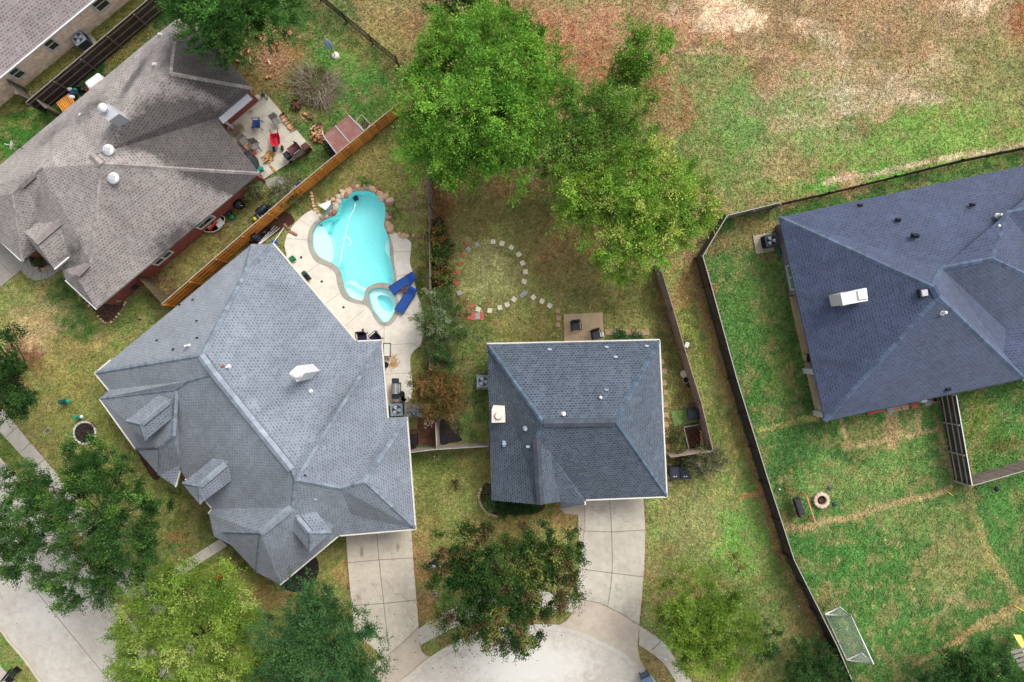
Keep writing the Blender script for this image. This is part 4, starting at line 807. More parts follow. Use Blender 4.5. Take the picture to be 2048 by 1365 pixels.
fence('wood_fence', 'short weathered gate fence closing the side yard by the pale brick wall', [(34,155),(66,206)], h=1.7, side=1, mt='wood_grey', rmt='wood_grey', rails=(.4,1.4), step=1.2)
fence('wood_fence', 'short greyish gate fence beside the slatted cedar bin in the narrow side yard', [(91,203),(123,233)], h=1.7, side=1, mt='wood_grey', rmt='wood_grey', rails=(.4,1.4), step=1.2)
fence('cedar_fence', 'long orange brown cedar fence between the tan house yard and the pool', [(808,223),(604,391),(351,611)], side=1, mt='wood_cedar', rmt='wood_cedar', cap='wood_pale', jit=.2)
fence('wood_fence', 'short weathered grey fence from the red brick wall to the cedar fence', [(299,554),(351,611)], side=-1, mt='lichen_board', rmt='wood_grey', rails=(.3,1.0,1.6))
fence('wood_fence', 'thin weathered fence between the pool yard and the lawn with the stone ring', [(859,298),(864,420),(866,560),(866,737)], side=1, mt='wood_grey', rmt='wood_rail', cap='wood_grey')
fence('wood_fence', 'low board fence joining the grey house and the slate house', [(820,898),(878,891),(979,885)], h=1.8, side=1, mt='wood_grey', rmt='wood_rail', cap='wood_pale')
fence('wood_fence', 'short fence spur beside the brick paved bin corner', [(877,840),(879,890)], h=1.8, side=1, mt='wood_grey', rmt='wood_rail', cap='wood_pale')
fence('wood_fence', 'weathered reddish fence with pale rails along the east side of the slate house yard', [(1308,535),(1334,620),(1358,703),(1388,800),(1411,894),(1329,906)], side=-1, mt='wood_brown', rmt='wood_rail', cap='wood_brown', rails=(.35,.95,1.5))
fence('wood_fence', 'long dark board fence with pale top edge around the right hand yard', [(1438,441),(1391,519),(1407,575),(1457,757),(1520,960),(1567,1104),(1650,1270),(1710,1410)], side=-1, mt='wood_dark', rmt='wood_dark', cap='wood_pale', rails=(.35,1.5))
fence('wood_fence', 'short silvery board fence at the top corner of the right hand yard', [(1438,441),(1541,416)], side=-1, mt='wood_grey', rmt='wood_rail', cap='wood_pale')
fence('wood_fence', 'black board fence with three pale rails and white cap below the blue house', [(1878,786),(1909,961)], side=-1, mt='wood_dark', rmt='wood_pale', cap='white_paint', rails=(.3,.9,1.45))
fence('wood_fence', 'light grey board fence running off the right edge below the blue house', [(1909,961),(2048,921),(2140,894)], side=-1, mt='wood_grey', rmt='wood_pale', cap='wood_pale')
def iron_fence(label, line, h=1.5):
    q = [Vector((*P2(p), 0)) for p in line]; t = thing('iron_fence', label, 'fence', sum(q, Vector((0, 0, 0)))/len(q))
    for a, b in zip(q, q[1:]):
        d = b-a; L = d.length; d = d.normalized(); m = MB(); n = int(L/.13)
        for i in range(n): m.bar(a+d*(i+.5)*L/n, a+d*(i+.5)*L/n+Vector((0, 0, h)), .03)
        tag(m.build('pickets', M['iron'], t))
        for z in (.2, h-.15): m = MB(); m.bar(a+Vector((0, 0, z)), b+Vector((0, 0, z)), .045); m.build('rail', M['iron'], t)
        k = max(1, round(L/2.4))
        for i in range(k+1): m = MB(); m.box(a+d*(L*i/k)+Vector((0, 0, h/2+.04)), (.08, .08, h+.08)); m.build('post', M['iron'], t)
iron_fence('black iron picket fence between the green back yard and the brown field', [(600,-45),(642,2),(798,132)])
iron_fence('black iron picket fence along the field edge behind the blue house', [(1541,416),(1640,394),(1770,362),(1900,330),(2048,300),(2150,280)], 1.4)
# ================================================================ trees and plants
def leafmesh(name, cen, dirs, length, width, col, mt='leaf', parent=None, off=Vector((0, 0, 0))):
    n = len(cen); d = dirs/np.linalg.norm(dirs, axis=1)[:, None]; r = NR.randn(n, 3)*.55+np.array([0, 0, 1.0]); s = np.cross(d, r); s /= np.linalg.norm(s, axis=1)[:, None]+1e-9
    L = (length*(.7+.6*NR.rand(n)))[:, None] if np.ndim(length) == 0 else length[:, None]; Wd = L*width
    a = cen-d*L*.5; b = cen+s*Wd*.5; c = cen+d*L*.5; e = cen-s*Wd*.5
    v = np.stack([a, b, c, e], 1).reshape(-1, 3)-np.array(off); me = bpy.data.meshes.new(name); me.vertices.add(4*n); me.vertices.foreach_set('co', v.ravel())
    me.loops.add(4*n); me.loops.foreach_set('vertex_index', np.arange(4*n)); me.polygons.add(n); me.polygons.foreach_set('loop_start', np.arange(n)*4); me.update(calc_edges=True)
    ca = me.color_attributes.new('leaf', 'FLOAT_COLOR', 'POINT'); cc = np.repeat(np.clip(col, .003, .9), 4, 0); ca.data.foreach_set('color', np.concatenate([cc, np.ones((4*n, 1))], 1).ravel())
    me.materials.append(M[mt]); o = bpy.data.objects.new(name, me); COL.objects.link(o)
    if parent is not None: o.parent = parent; ORG[o.name] = Vector(off)
    return o
def tree(name, label, lobes, trunk, cols, accents=(), dens=1.0, leaf=.2, width=.45, clump=.75, spray=.5, cat='tree', group=None, bark='bark', tips=1.0, droop=.15, zb=1.5, twigs=True, flat=.55, trunk_r=.22, mt='leaf', ragged=.35, vary=.22, br=1.15):
    """lobes: (px,py,radius px,top z); cols: sRGB pairs; trunk: px"""
    LB = []
    for x, y, r, zt in lobes: c = P(x, y, zt*.8); LB.append((c.x, c.y, r/FP*(H-zt*.8)*1.0, zt))
    T = P(*trunk); t = thing(name, label, cat, T, group); cl = []
    for (cx, cy, r, zt) in LB:
        n = max(3, int(dens*6.0*r*r/(clump**2))); hgt = min(zt-zb, max(.6, r*flat*2))
        for i in range(n):
            th = NR.rand()*2*math.pi; u = math.sqrt(NR.rand()); rag = 1+ragged*(math.sin(3*th+cx)*.4+math.sin(7*th+cy)*.35+NR.randn()*.3)*u; rr = r*u*rag
            z = zt-hgt*(1-math.sqrt(max(0, 1-min(1, u)**2)))-NR.rand()**1.3*hgt*.55*(1-.4*u)+NR.randn()*.3
            cl.append((cx+rr*math.cos(th), cy+rr*math.sin(th), max(zb, z), cx, cy, zt))
    cl = np.array(cl); nc = len(cl); leaf *= .62; k = int(250*(clump/.75)**2*(.15/leaf)**1.6*1.0)
    clr = clump*(.55+.75*NR.rand(nc)); cid = np.repeat(np.arange(nc), k); N = nc*k
    out = cl[:, :3]-np.stack([cl[:, 3], cl[:, 4], np.full(nc, 1.0)*cl[:, 5]*.45], 1); out /= np.linalg.norm(out, axis=1)[:, None]+1e-6
    ns = 8; sd_ = out[:, None, :]*spray*1.6+NR.randn(nc, ns, 3)*np.array([.8, .8, .45]); sd_ /= np.linalg.norm(sd_, axis=2)[:, :, None]
    sp = NR.randint(0, ns, N); tt = NR.rand(N)**.8; dd = sd_[cid, sp]
    pos = cl[cid, :3]+dd*(tt*clr[cid])[:, None]*1.25+NR.randn(N, 3)*(.085*clump)*(1+tt[:, None])*np.array([1, 1, .8]); pos[:, 2] -= droop*tt*clr[cid]
    dirs = dd+NR.randn(N, 3)*.4
    c0, c1 = lin(cols[0])*br, lin(cols[1])*br; f = np.clip(NR.rand(nc)*.75+.12+NR.randn(nc)*.2, 0, 1)[cid]*.7+NR.rand(N)*.3; col = c0*(1-f)[:, None]+c1*f[:, None]; col *= (.66+.62*NR.rand(nc))[cid][:, None]
    col *= (1+(NR.rand(N)-.5)*vary*1.6)[:, None]
    for (ac, prob, x, y, r) in accents:
        w = NR.rand(nc) < prob
        if r: q = P2((x, y), 5); w &= np.hypot(cl[:, 0]-q[0], cl[:, 1]-q[1]) < r/FP*43
        mm = w[cid] & (NR.rand(N) < .75); col[mm] = lin(ac)*(.7+.6*NR.rand(mm.sum()))[:, None]
    leafmesh('crown', pos, dirs, leaf, width, col, mt, t, T)
    # trunk and limbs
    m = MB(); cc = cl[:, :2].mean(0); zt = cl[:, 2].max(); fork = Vector((T.x*.5+cc[0]*.5, T.y*.5+cc[1]*.5, max(zb*.9, zt*.3)))
    m.tube([T-Vector((0, 0, .15)), T+Vector((0, 0, .3)), T.lerp(fork, .5)+Vector((.06, .03, 0)), fork], [trunk_r*1.4, trunk_r, trunk_r*.9, trunk_r*.75], 9)
    m.build('trunk', M[bark], t); m = MB(); idx = NR.permutation(nc)[:min(nc, int(34*tips)+6)]
    for i in idx:
        e = Vector(cl[i, :3]); md = fork.lerp(e, .5)+Vector((NR.randn()*.25, NR.randn()*.25, -.12*(e-fork).length)); rr = trunk_r*.34
        m.tube([fork, fork.lerp(md, .5)+Vector((0, 0, -.1)), md, md.lerp(e, .55), e+Vector(out[i])*.35], [rr, rr*.8, rr*.5, rr*.3, .008], 4)
        if twigs:
            for j in range(3): m.tube([e.lerp(md, .3), e+Vector(sd_[i, j])*clr[i]*1.2], [.016, .005], 3)
    m.build('branch', M[bark], t); return t
GR = ((74,128,48),(138,176,78)); 
tree('shade_tree', 'broad bright green tree at the top centre, overhanging the iron fence corner', [(975,110,90,9.5),(905,85,50,8.5),(1010,75,60,8.5),(870,180,60,8),(960,210,110,10),(850,260,50,7),(900,290,70,8),(1060,200,70,8.5),(1110,180,45,7),(1010,290,75,8),(925,330,50,6.5),(1080,120,40,7.5),(950,200,50,9.5)], (975,215), ((64,122,36),(142,188,70)), [], br=1.3, dens=.95, leaf=.24, trunk_r=.32, clump=.85)
tree('field_tree', 'slim light green tree standing alone in the brown field right of the big tree', [(1290,95,42,7),(1265,135,36,6),(1318,120,30,6),(1240,150,28,5)], (1275,160), ((82,136,46),(146,186,72)), br=1.2, dens=.8, leaf=.22, trunk_r=.14)
tree('loose_tree', 'loose thin crowned green tree between the big tree and the yellow green tree', [(1225,225,58,7),(1255,280,50,6.5),(1195,190,30,6),(1280,210,30,6),(1150,270,45,6.5),(1130,330,40,6),(1190,310,50,6.5),(1235,170,30,5.5),(1160,240,40,7),(1165,310,45,7),(1215,330,45,7),(1270,320,35,6.5),(1120,300,40,6.5)], (1205,285), ((76,124,44),(136,172,70)), [((196,208,116),.1,0,0,0)], br=1.15, dens=.75, leaf=.22, trunk_r=.18, ragged=.5)
tree('shade_tree', 'yellow green tree overhanging the top of the fence by the slate house lawn', [(1260,350,60,8),(1310,330,45,7.5),(1340,395,70,8.5),(1290,430,75,9),(1240,420,50,8),(1380,440,40,7),(1250,490,60,8),(1310,490,50,7.5),(1190,400,50,7),(1155,420,40,6.5),(1150,370,40,7),(1250,540,26,6)], (1265,450), ((84,138,42),(158,194,72)), [((212,220,112),.2,0,0,0)], br=1.12, dens=.95, leaf=.22, trunk_r=.26)
tree('field_tree', 'dark olive tree cut by the top edge of the photo above the big tree', [(900,-8,50,7),(950,-4,50,7),(855,-16,34,6),(1000,-10,30,5.5)], (925,-5), ((70,100,46),(120,142,64)), dens=.75, leaf=.22, trunk_r=.2, spray=.9)
tree('shade_tree', 'dark green tree hanging over the back corner of the tan house roof', [(420,20,70,8),(490,30,70,8),(380,0,50,7),(540,10,50,7),(460,70,50,6.5),(400,-30,60,8),(500,-40,70,8)], (455,10), ((44,88,38),(88,134,56)), dens=.95, leaf=.22, trunk_r=.28, spray=.8)
tree('front_tree', 'large dark green tree over the sidewalk and street on the left', [(190,930,55,8),(130,985,70,8.5),(60,960,34,7),(60,1030,55,8),(180,1040,85,9),(270,990,55,8),(100,1100,60,8),(170,1150,60,8),(270,1080,60,8),(320,1060,32,6.5),(60,1100,36,7),(230,940,40,7),(320,1130,36,6),(230,1150,40,7),(30,1070,26,6.5)], (215,1035), ((42,80,40),(88,126,58)), [((120,160,70),.1,0,0,0)], dens=.9, leaf=.2, trunk_r=.28, spray=1.1)
tree('front_tree', 'dark leafed tree at the left edge beside a round mulch bed', [(10,700,50,8),(20,770,55,8.5),(55,750,40,7.5),(10,820,40,7),(60,800,30,6.5),(-30,760,60,8)], (12,758), ((34,72,34),(76,108,50)), dens=.9, leaf=.2, trunk_r=.25, spray=.9)
tree('front_tree', 'pale yellow green tree over the front walk at the bottom left', [(390,1170,60,7.5),(330,1200,55,7.5),(450,1210,60,7.5),(280,1240,40,7),(400,1280,80,8.5),(320,1310,65,8),(480,1300,50,7),(270,1330,36,6.5),(430,1370,60,7.5),(500,1230,30,6.5),(330,1380,50,7),(500,1360,30,6)], (395,1255), ((86,124,42),(160,186,76)), [((190,204,110),.12,0,0,0)], br=1.05, dens=1.0, leaf=.2, trunk_r=.26)
tree('front_tree', 'dense dark green tree between the yellow green tree and the cream driveway', [(625,1210,50,7),(590,1270,65,8),(670,1260,60,8),(640,1330,75,8.5),(720,1320,50,7),(570,1340,50,7.5),(700,1380,60,8),(740,1360,30,6)], (630,1270), ((42,84,48),(88,128,68)), dens=.95, leaf=.2, trunk_r=.25)
tree('front_tree', 'dark tree with red and yellow tinted leaves between the two driveways', [(1010,1120,75,8),(940,1100,60,7.5),(900,1130,40,7),(1080,1110,50,7),(1130,1090,32,6.5),(940,1180,60,7.5),(1010,1190,75,8.5),(1080,1180,60,7.5),(1120,1160,36,6.5),(950,1235,40,6.5),(1010,1250,45,6.5),(1060,1240,36,6.5),(910,1210,30,6)], (1012,1160), ((32,70,32),(78,108,48)), [((140,104,76),.12,0,0,0),((150,150,78),.1,0,0,0),((150,72,60),.16,1015,1215,45)], dens=.95, leaf=.21, trunk_r=.24, spray=1.1, ragged=.4)
tree('young_tree', 'thin crowned light green tree with bare grey branches at the bottom right lawn', [(1410,1240,60,5.5),(1370,1260,40,5),(1440,1290,50,5.5),(1380,1300,45,5.5),(1490,1260,30,4.5),(1370,1200,45,5),(1430,1190,45,5),(1340,1225,24,4.5)], (1415,1245), ((80,118,38),(134,162,58)), br=1.1, dens=.75, leaf=.19, trunk_r=.12, tips=1.8, ragged=.45)
tree('young_tree', 'small bare branched sapling on the lawn above the thin crowned tree', [(1475,1140,22,3),(1490,1155,18,2.8),(1465,1120,14,2.6)], (1476,1142), ((90,104,50),(150,160,80)), dens=.3, leaf=.16, clump=.45, trunk_r=.05, tips=.6, zb=.8)
tree('round_shrub', 'low dark green rounded shrub left of the long dark fence at the bottom', [(1640,1335,45,2.6),(1605,1350,30,2.4),(1665,1365,30,2.4)], (1630,1345), ((38,76,34),(72,108,50)), dens=1, leaf=.17, clump=.5, trunk_r=.1, zb=.4, cat='shrub')
tree('round_shrub', 'dark green shrub close beside the thin crowned tree', [(1540,1290,26,2.4),(1525,1305,20,2.2)], (1535,1296), ((40,78,34),(70,104,48)), dens=.9, leaf=.17, clump=.5, trunk_r=.08, zb=.3, cat='shrub')
tree('shade_tree', 'low dark crowned tree in the bottom right corner by the grey playhouse roof', [(1985,1345,55,4.5),(1940,1350,45,4),(1900,1365,40,3.5),(2030,1380,50,4.5),(1960,1300,24,3.5)], (1950,1345), ((34,76,34),(72,112,50)), dens=.7, leaf=.2, trunk_r=.16)
tree('small_tree', 'small tree with orange brown leaves between the grey house and the slate house', [(872,782,38,3.6),(848,775,22,3),(900,775,22,3),(870,815,26,3),(845,800,18,2.8),(897,808,20,2.8)], (873,790), ((80,82,40),(136,110,62)), [((160,116,72),.35,0,0,0),((66,84,40),.25,0,0,0)], dens=1.3, leaf=.15, clump=.45, trunk_r=.08, zb=.9)
tree('tall_shrub', 'silvery green multi-stemmed shrub beside the thin fence near the pool', [(885,600,28,3),(870,640,30,3.4),(905,640,30,3.4),(880,680,26,3),(915,660,24,2.8),(850,645,16,2.4),(925,670,14,2.4),(890,610,20,3)], (892,650), ((64,92,42),(116,140,80)), [((172,184,148),.15,0,0,0)], dens=.8, leaf=.14, clump=.4, trunk_r=.06, zb=.8, cat='shrub', bark='twig')
tree('round_shrub', 'small dark green shrub at the bottom end of the thin fence', [(888,725,18,1.8),(882,705,18,2.2),(893,742,10,1.4)], (887,722), ((50,96,40),(92,132,62)), dens=1, leaf=.14, clump=.35, trunk_r=.04, zb=.3, cat='shrub')
for i, (x, y, r, zt, lab) in enumerate([(876,462,13,1.3,'topmost dark bush with dead orange leaves in the row along the thin fence'), (880,486,15,1.5,'second dark bush from the top in the row along the thin fence'), (878,515,15,1.5,'middle dark bush of the row along the thin fence'), (882,545,16,1.5,'fourth dark bush from the top in the row along the thin fence'), (884,572,14,1.4,'lowest bush with bright orange dead leaves in the row along the thin fence')]):
    tree('leafy_bush', lab, [(x,y,r,zt),(x+5,y+10,r*.7,zt*.9)], (x,y), ((30,46,24),(80,110,46)), [((176,116,70),.22,0,0,0),((150,160,70),.15,0,0,0)], dens=2.4, leaf=.17, clump=.38, width=.6, trunk_r=.04, zb=.25, cat='bush', group='dark bushes along the thin fence')
tree('round_shrub', 'spreading grey green shrub at the foot of the fence near the dark wheelie bins', [(1412,920,26,1.9),(1435,922,20,1.7),(1390,925,20,1.7),(1420,905,16,1.6)], (1412,918), ((66,84,44),(140,138,104)), [((48,80,36),.5,1392,925,22)], dens=.9, leaf=.13, clump=.35, trunk_r=.05, zb=.2, cat='shrub', bark='twig')
tree('round_shrub', 'dull green weedy shrub beside the timber compost bed', [(1352,870,16,1.2),(1356,895,13,1.1)], (1353,880), ((66,84,40),(112,116,62)), dens=.8, leaf=.13, clump=.3, trunk_r=.03, zb=.15, cat='shrub')
tree('hedge', 'dense dark green hedge along the front of the slate house', [(1005,1015,16,1.2),(1030,1018,14,1.1),(1055,1018,12,1.1),(1073,1012,8,1.0)], (1030,1016), ((18,62,24),(44,96,36)), dens=1.5, leaf=.12, clump=.3, trunk_r=.04, zb=.15, cat='hedge')
tree('leafy_bush', 'light green leafy bush inside the curved rock edging at the slate house corner', [(978,995,12,1.1),(983,1012,10,.9)], (980,1003), ((50,92,44),(110,150,80)), dens=1.1, leaf=.15, clump=.3, trunk_r=.03, zb=.15, cat='bush')
tree('round_shrub', 'left one of the dark green shrubs by the tan house entrance', [(66,522,8,.9)], (67,523), ((26,66,26),(60,100,44)), dens=1.6, leaf=.11, clump=.25, trunk_r=.03, zb=.1, cat='shrub', group='entrance shrubs')
tree('round_shrub', 'right one of the dark green shrubs by the tan house entrance', [(87,525,8,.9)], (87,526), ((30,76,28),(66,110,48)), dens=1.6, leaf=.11, clump=.25, trunk_r=.03, zb=.1, cat='shrub', group='entrance shrubs')
tree('leafy_bush', 'sparse leafy bush against the cedar fence beside the concrete path', [(560,385,22,1.8),(580,375,18,1.6),(545,395,14,1.4),(572,360,14,1.3)], (565,382), ((74,92,50),(130,142,84)), dens=.55, leaf=.14, clump=.35, trunk_r=.04, zb=.3, cat='bush', bark='twig', tips=1.4)
tree('leafy_bush', 'sparse leafy bush at the corner of the red brick wall', [(505,372,16,1.6),(497,385,12,1.3),(520,372,10,1.2)], (506,376), ((62,92,48),(124,146,90)), dens=.7, leaf=.13, clump=.3, trunk_r=.03, zb=.3, cat='bush', bark='twig')
for x, y, r, lab in ((1238,672,10,'left one of the two low green plants on the paver strip behind the slate house'), (1268,673,9,'right one of the two low green plants on the paver strip behind the slate house')):
    tree('low_plant', lab, [(x,y,r,.8),(x+6,y,r*.7,.7)], (x,y), ((34,84,44),(88,138,80)), dens=1.4, leaf=.17, clump=.28, trunk_r=.02, zb=.1, cat='plant', group='plants behind the slate house')
for x, y, r, lab in ((731,362,7,'small bright green plant among boulders at the top of the pool'), (786,421,8,'small yellow green plant among boulders on the right side of the pool'), (724,357,5,'tiny green tuft left of the plant at the pool top')):
    tree('low_plant', lab, [(x,y,r,.7)], (x,y), ((80,130,50),(160,190,80)), dens=1.3, leaf=.16, clump=.25, trunk_r=.02, zb=.1, cat='plant', group='plants among the pool boulders')
tree('low_plant', 'little round plant at the top corner of the pale patio', [(528,190,6,.6)], (528,191), ((60,100,36),(110,140,60)), dens=1.8, leaf=.1, clump=.2, trunk_r=.02, zb=.08, cat='plant')
tree('round_shrub', 'twiggy dark shrub inside the round white edged bed on the front lawn', [(170,866,14,.9)], (170,867), ((52,42,40),(110,96,90)), dens=.8, leaf=.16, width=.15, clump=.3, trunk_r=.03, zb=.1, cat='shrub', bark='bark_dark')
# beds
def bed(name, px, mt, z=.03, sm=3):
    m = MB(); m.prism(pts(smooth_loop(px, sm)), -.05, z); return struct(m, name, M[mt])
bed('mulch_or_shade_bed', [(150,866),(156,851),(170,846),(186,851),(191,866),(186,881),(170,887),(156,882)], 'dark_mulch_or_shade')
bed('mulch_or_shade_bed', [(575,1150),(560,1168),(568,1178),(590,1184),(615,1178),(632,1160),(638,1135),(632,1115),(615,1112),(590,1130)], 'dark_mulch_or_shade')
bed('mulch_or_shade_bed', [(960,985),(966,1008),(975,1022),(990,1030),(1020,1030),(1075,1026),(1090,1008),(1060,995),(985,970),(972,966)], 'mulch')
bed('mulch_or_shade_bed', [(58,515),(70,533),(86,537),(98,530),(96,512),(80,505)], 'mulch')
bed('mulch_or_shade_bed', [(160,590),(185,618),(206,644),(222,645),(238,628),(248,608),(240,600),(215,603),(180,585)], 'mulch')
bed('mulch_or_shade_bed', [(212,768),(238,812),(262,868),(275,905),(300,950),(315,960),(318,940),(285,880),(250,820),(222,775)], 'mulch')
bed('mulch_or_shade_bed', [(868,445),(862,520),(864,600),(866,740),(892,745),(897,690),(890,600),(893,520),(886,440)], 'mulch', .025)
bed('mulch_or_shade_bed', [(881,842),(881,889),(900,886),(925,880),(905,860),(892,842)], 'dark_mulch_or_shade', .025)
bed('mulch_or_shade_bed', [(1366,860),(1374,896),(1404,893),(1397,858)], 'soil', .06, 1)
bed('mulch_or_shade_bed', [(575,455),(510,490),(500,480),(556,430),(575,425),(590,440)], 'soil', .03, 2)
m = MB()
for i in range(7):
    for j in range(5):
        if i < 2 and j < 2: continue
        m.box((*P2((822+i*8.6, 842+j*10.5)), .03), (.27, .33, .05), 0, random.uniform(.8, 1.2))
tag(m.build('brick_paving', M['brick_pave'], at=P(848, 865)), 'square of reddish brick paving by the corner of the grey house', 'paving')
m = MB()
for i in range(3):
    for j in range(3): m.box((*P2((812+i*11+5, 812+j*9)), .028), (.36, .29, .05), 0, random.uniform(.85, 1.1))
tag(m.build('stone_paving', M['paver_grey'], at=P(822, 820)), 'patch of greyish paving stones next to the AC unit of the grey house', 'paving')

BEDS = [c.data for c in COL.objects if c.name.startswith('mulch_or_shade_bed')]
def grass():
    n = 420000; x = NR.rand(n)*74-37; y = NR.rand(n)*50-25; ok = np.ones(n, bool)
    for s in SLABS: ok &= ~inpoly(x, y, s)
    ok &= ~inpoly(x, y, COPEW)
    for h in (h0, h1, h2, h3, h4): ok &= ~inpoly(x, y, h.wp)
    for me in BEDS:
        k = len(me.vertices)//2; ok &= ~inpoly(x, y, [(v.co.x, v.co.y) for v in me.vertices[:k]])
    x = x[ok]; y = y[ok]; ix = np.clip(np.searchsorted(gx, x), 0, nx-1); iy = np.clip(np.searchsorted(gy, y), 0, ny-1); c = C[ix*ny+iy]
    m = len(x); c = c*(.92+.56*NR.rand(m))[:, None]; dr = NR.rand(m) < .16; c[dr] = c[dr]*.5+lin((196,176,124))*.5
    d = np.stack([NR.randn(m), NR.randn(m), .3+.6*np.abs(NR.randn(m))], 1); pos = np.stack([x, y, .02+.03*NR.rand(m)], 1)
    o = leafmesh('grass', pos, d, .17, .32, c, 'turf_blade'); tag(o, kind='stuff')
grass()

def litter():
    q = []; rg = np.random.RandomState(3)
    for x, y, s, n in ((1010,1170,60,450),(200,1050,80,250),(390,1270,80,250),(640,1290,70,300),(1000,300,110,500),(1280,480,90,500),(873,795,28,260),(1415,1250,60,200),(900,1250,50,200),(880,560,14,120)):
        q.append(np.stack([rg.randn(n)*s+x, rg.randn(n)*s+y], 1))
    q = np.concatenate(q); X0 = (q[:, 0]-CX)/FP*H; Y0 = -(q[:, 1]-CY)/FP*H; ok = ~inpoly(X0, Y0, COPEW)
    for h in (h2, h3): ok &= ~inpoly(X0, Y0, h.wp)
    X0, Y0 = X0[ok], Y0[ok]; n = len(X0); f = rg.rand(n)[:, None]; c = lin((176,128,72))*f+lin((110,78,48))*(1-f)
    o = leafmesh('fallen_leaves', np.stack([X0, Y0, .06+.02*rg.rand(n)], 1), np.stack([rg.randn(n), rg.randn(n), .15*rg.randn(n)], 1), .11, .55, c, 'turf_blade'); tag(o, 'brown fallen leaves scattered under the trees', 'leaves', kind='stuff')
litter()
# ================================================================ objects
def ac(label, px, py, rz, top='ac_grey', side='ac_dark', pad=(1.05, 1.05), poff=(0, 0), sz=.84):
    p = P(px, py, .9); p.z = 0; t = thing('ac_unit', label, 'air conditioner', p); rz = R(rz); rm = Matrix.Rotation(rz, 3, 'Z'); o = rm @ Vector((*poff, 0))
    MB().box(p+o+Vector((0, 0, .045)), (pad[0], pad[1], .11), rz).build('pad', M['pad'], t)
    m = MB(); m.rbox(p+Vector((0, 0, .47)), (sz, sz, .78), rz, .05)
    for i in range(9):
        for s, ax in ((1, 0), (-1, 0), (1, 1), (-1, 1)):
            q = rm @ (Vector((s*sz/2, 0, 0)) if ax == 0 else Vector((0, s*sz/2, 0))); m.box(p+q+Vector((0, 0, .16+i*.075)), (.02, sz*.8, .02) if ax == 0 else (sz*.8, .02, .02), rz, .6)
    m.build('cabinet', M[side], t)
    c = p+Vector((0, 0, .86)); sq = [rm @ Vector((x*sz/2, y*sz/2, 0)) for x, y in ((1, 1), (-1, 1), (-1, -1), (1, -1))]
    ring = [(c.x+.33*math.cos(a*math.pi/12), c.y+.33*math.sin(a*math.pi/12)) for a in range(24)]
    g = fill_ring([((c+v).x, (c+v).y) for v in sq], [ring], .86, .9); g.build('top_frame', M[top], t)
    MB().lathe(c-Vector((0, 0, .1)), [(.34, 0), (.34, .01)], 24).build('fan_well', M['black'], t)
    for k in range(3):
        a = rz+k*2.094; m = MB(); d = Vector((math.cos(a), math.sin(a), 0)); s = Vector((-d.y, d.x, 0)); b = c+Vector((0, 0, .01))
        m.add([b+d*.05-s*.06, b+d*.24-s*.19, b+d*.31-s*.04, b+d*.29+s*.1+Vector((0, 0, .03)), b+d*.06+s*.06], [(0, 1, 2, 3, 4)]); m.build('fan_blade', M['blade'], t)
    MB().lathe(c, [(.07, 0), (.07, .07), (.03, .08)], 14).build('motor', M[top], t)
    m = MB()
    for rr in (.2, .3): m.tube([c+Vector((rr*math.cos(a*math.pi/10), rr*math.sin(a*math.pi/10), .045)) for a in range(21)], .005, 3)
    for a in range(12): d = Vector((math.cos(a*.5236), math.sin(a*.5236), 0)); m.bar(c+d*.06+Vector((0, 0, .045)), c+d*.34+Vector((0, 0, .045)), .004)
    m.build('fan_guard', M['grille'], t); return t
ac('light grey AC unit by the east wall of the grey house below the grill', 793, 820, 2)
ac('light grey AC unit on its pad beside the slate house, half under the eave', 966, 763, 0, pad=(1.1, 1.05), poff=(.05, -.1))
ac('dark AC unit with white fan blades by the corner of the blue house', 1543, 481, 10, top='ac_dark', side='black', pad=(1.3, 1.3), poff=(-.25, -.05))
ac('grey blue AC unit on a square pad beside the pale brick wall', 156, 76, 36, side='ac_dark', pad=(1.15, 1.15), poff=(.1, -.12))
# loungers
L = thing('sun_lounger', 'blue sling sun lounger nearer the pool, upper one of the pair', 'sun lounger', (0, 0, 0), 'blue loungers by the pool')
def lbox(c, d, mt, name, par, rz=0, ry=0): m = MB(); m.box(c, d, rz, 1, 0, ry); return m.build(name, M[mt], par, local=True)
m = MB(); m.rbox((-.25, 0, .33), (1.35, .62, .05), 0, .02)
for i in range(4): m.box((-.8+i*.36, 0, .357), (.012, .62, .006), 0, .7)
m.build('seat', M['blue_sling'], L, local=True)
m = MB(); m.box((.68, 0, .45), (.6, .62, .05), 0, 1, 0, R(-24)); m.build('backrest', M['blue_sling'], L, local=True)
m = MB(); m.box((.84, 0, .57), (.2, .46, .07), 0, 1.25, 0, R(-24)); m.build('pillow', M['blue_sling'], L, local=True)
for s in (-1, 1): m = MB(); m.bar((-.95, s*.33, .32), (.75, s*.33, .32), .04); m.build('side_rail', M['navy'], L, local=True)
for x in (-.8, .35):
    for s in (-1, 1): lbox((x, s*.3, .15), (.05, .05, .3), 'navy', 'leg', L)
L.scale = (1.06, 1, 1); place(L, P(807, 568, .05), R(33)); c = copy_tree(L); place(c, P(814, 601, .05), R(57)); c['label'] = 'blue sling sun lounger below the brown side table, lower one of the pair'
t = thing('side_table', 'small square brown table between the two blue sun loungers', 'side table', (0, 0, 0))
lbox((0, 0, .4), (.42, .42, .04), 'brown_table', 'table_top', t)
for x in (-.17, .17):
    for y in (-.17, .17): lbox((x, y, .19), (.04, .04, .38), 'brown_table', 'leg', t)
place(t, P(811, 581, .05), R(20))
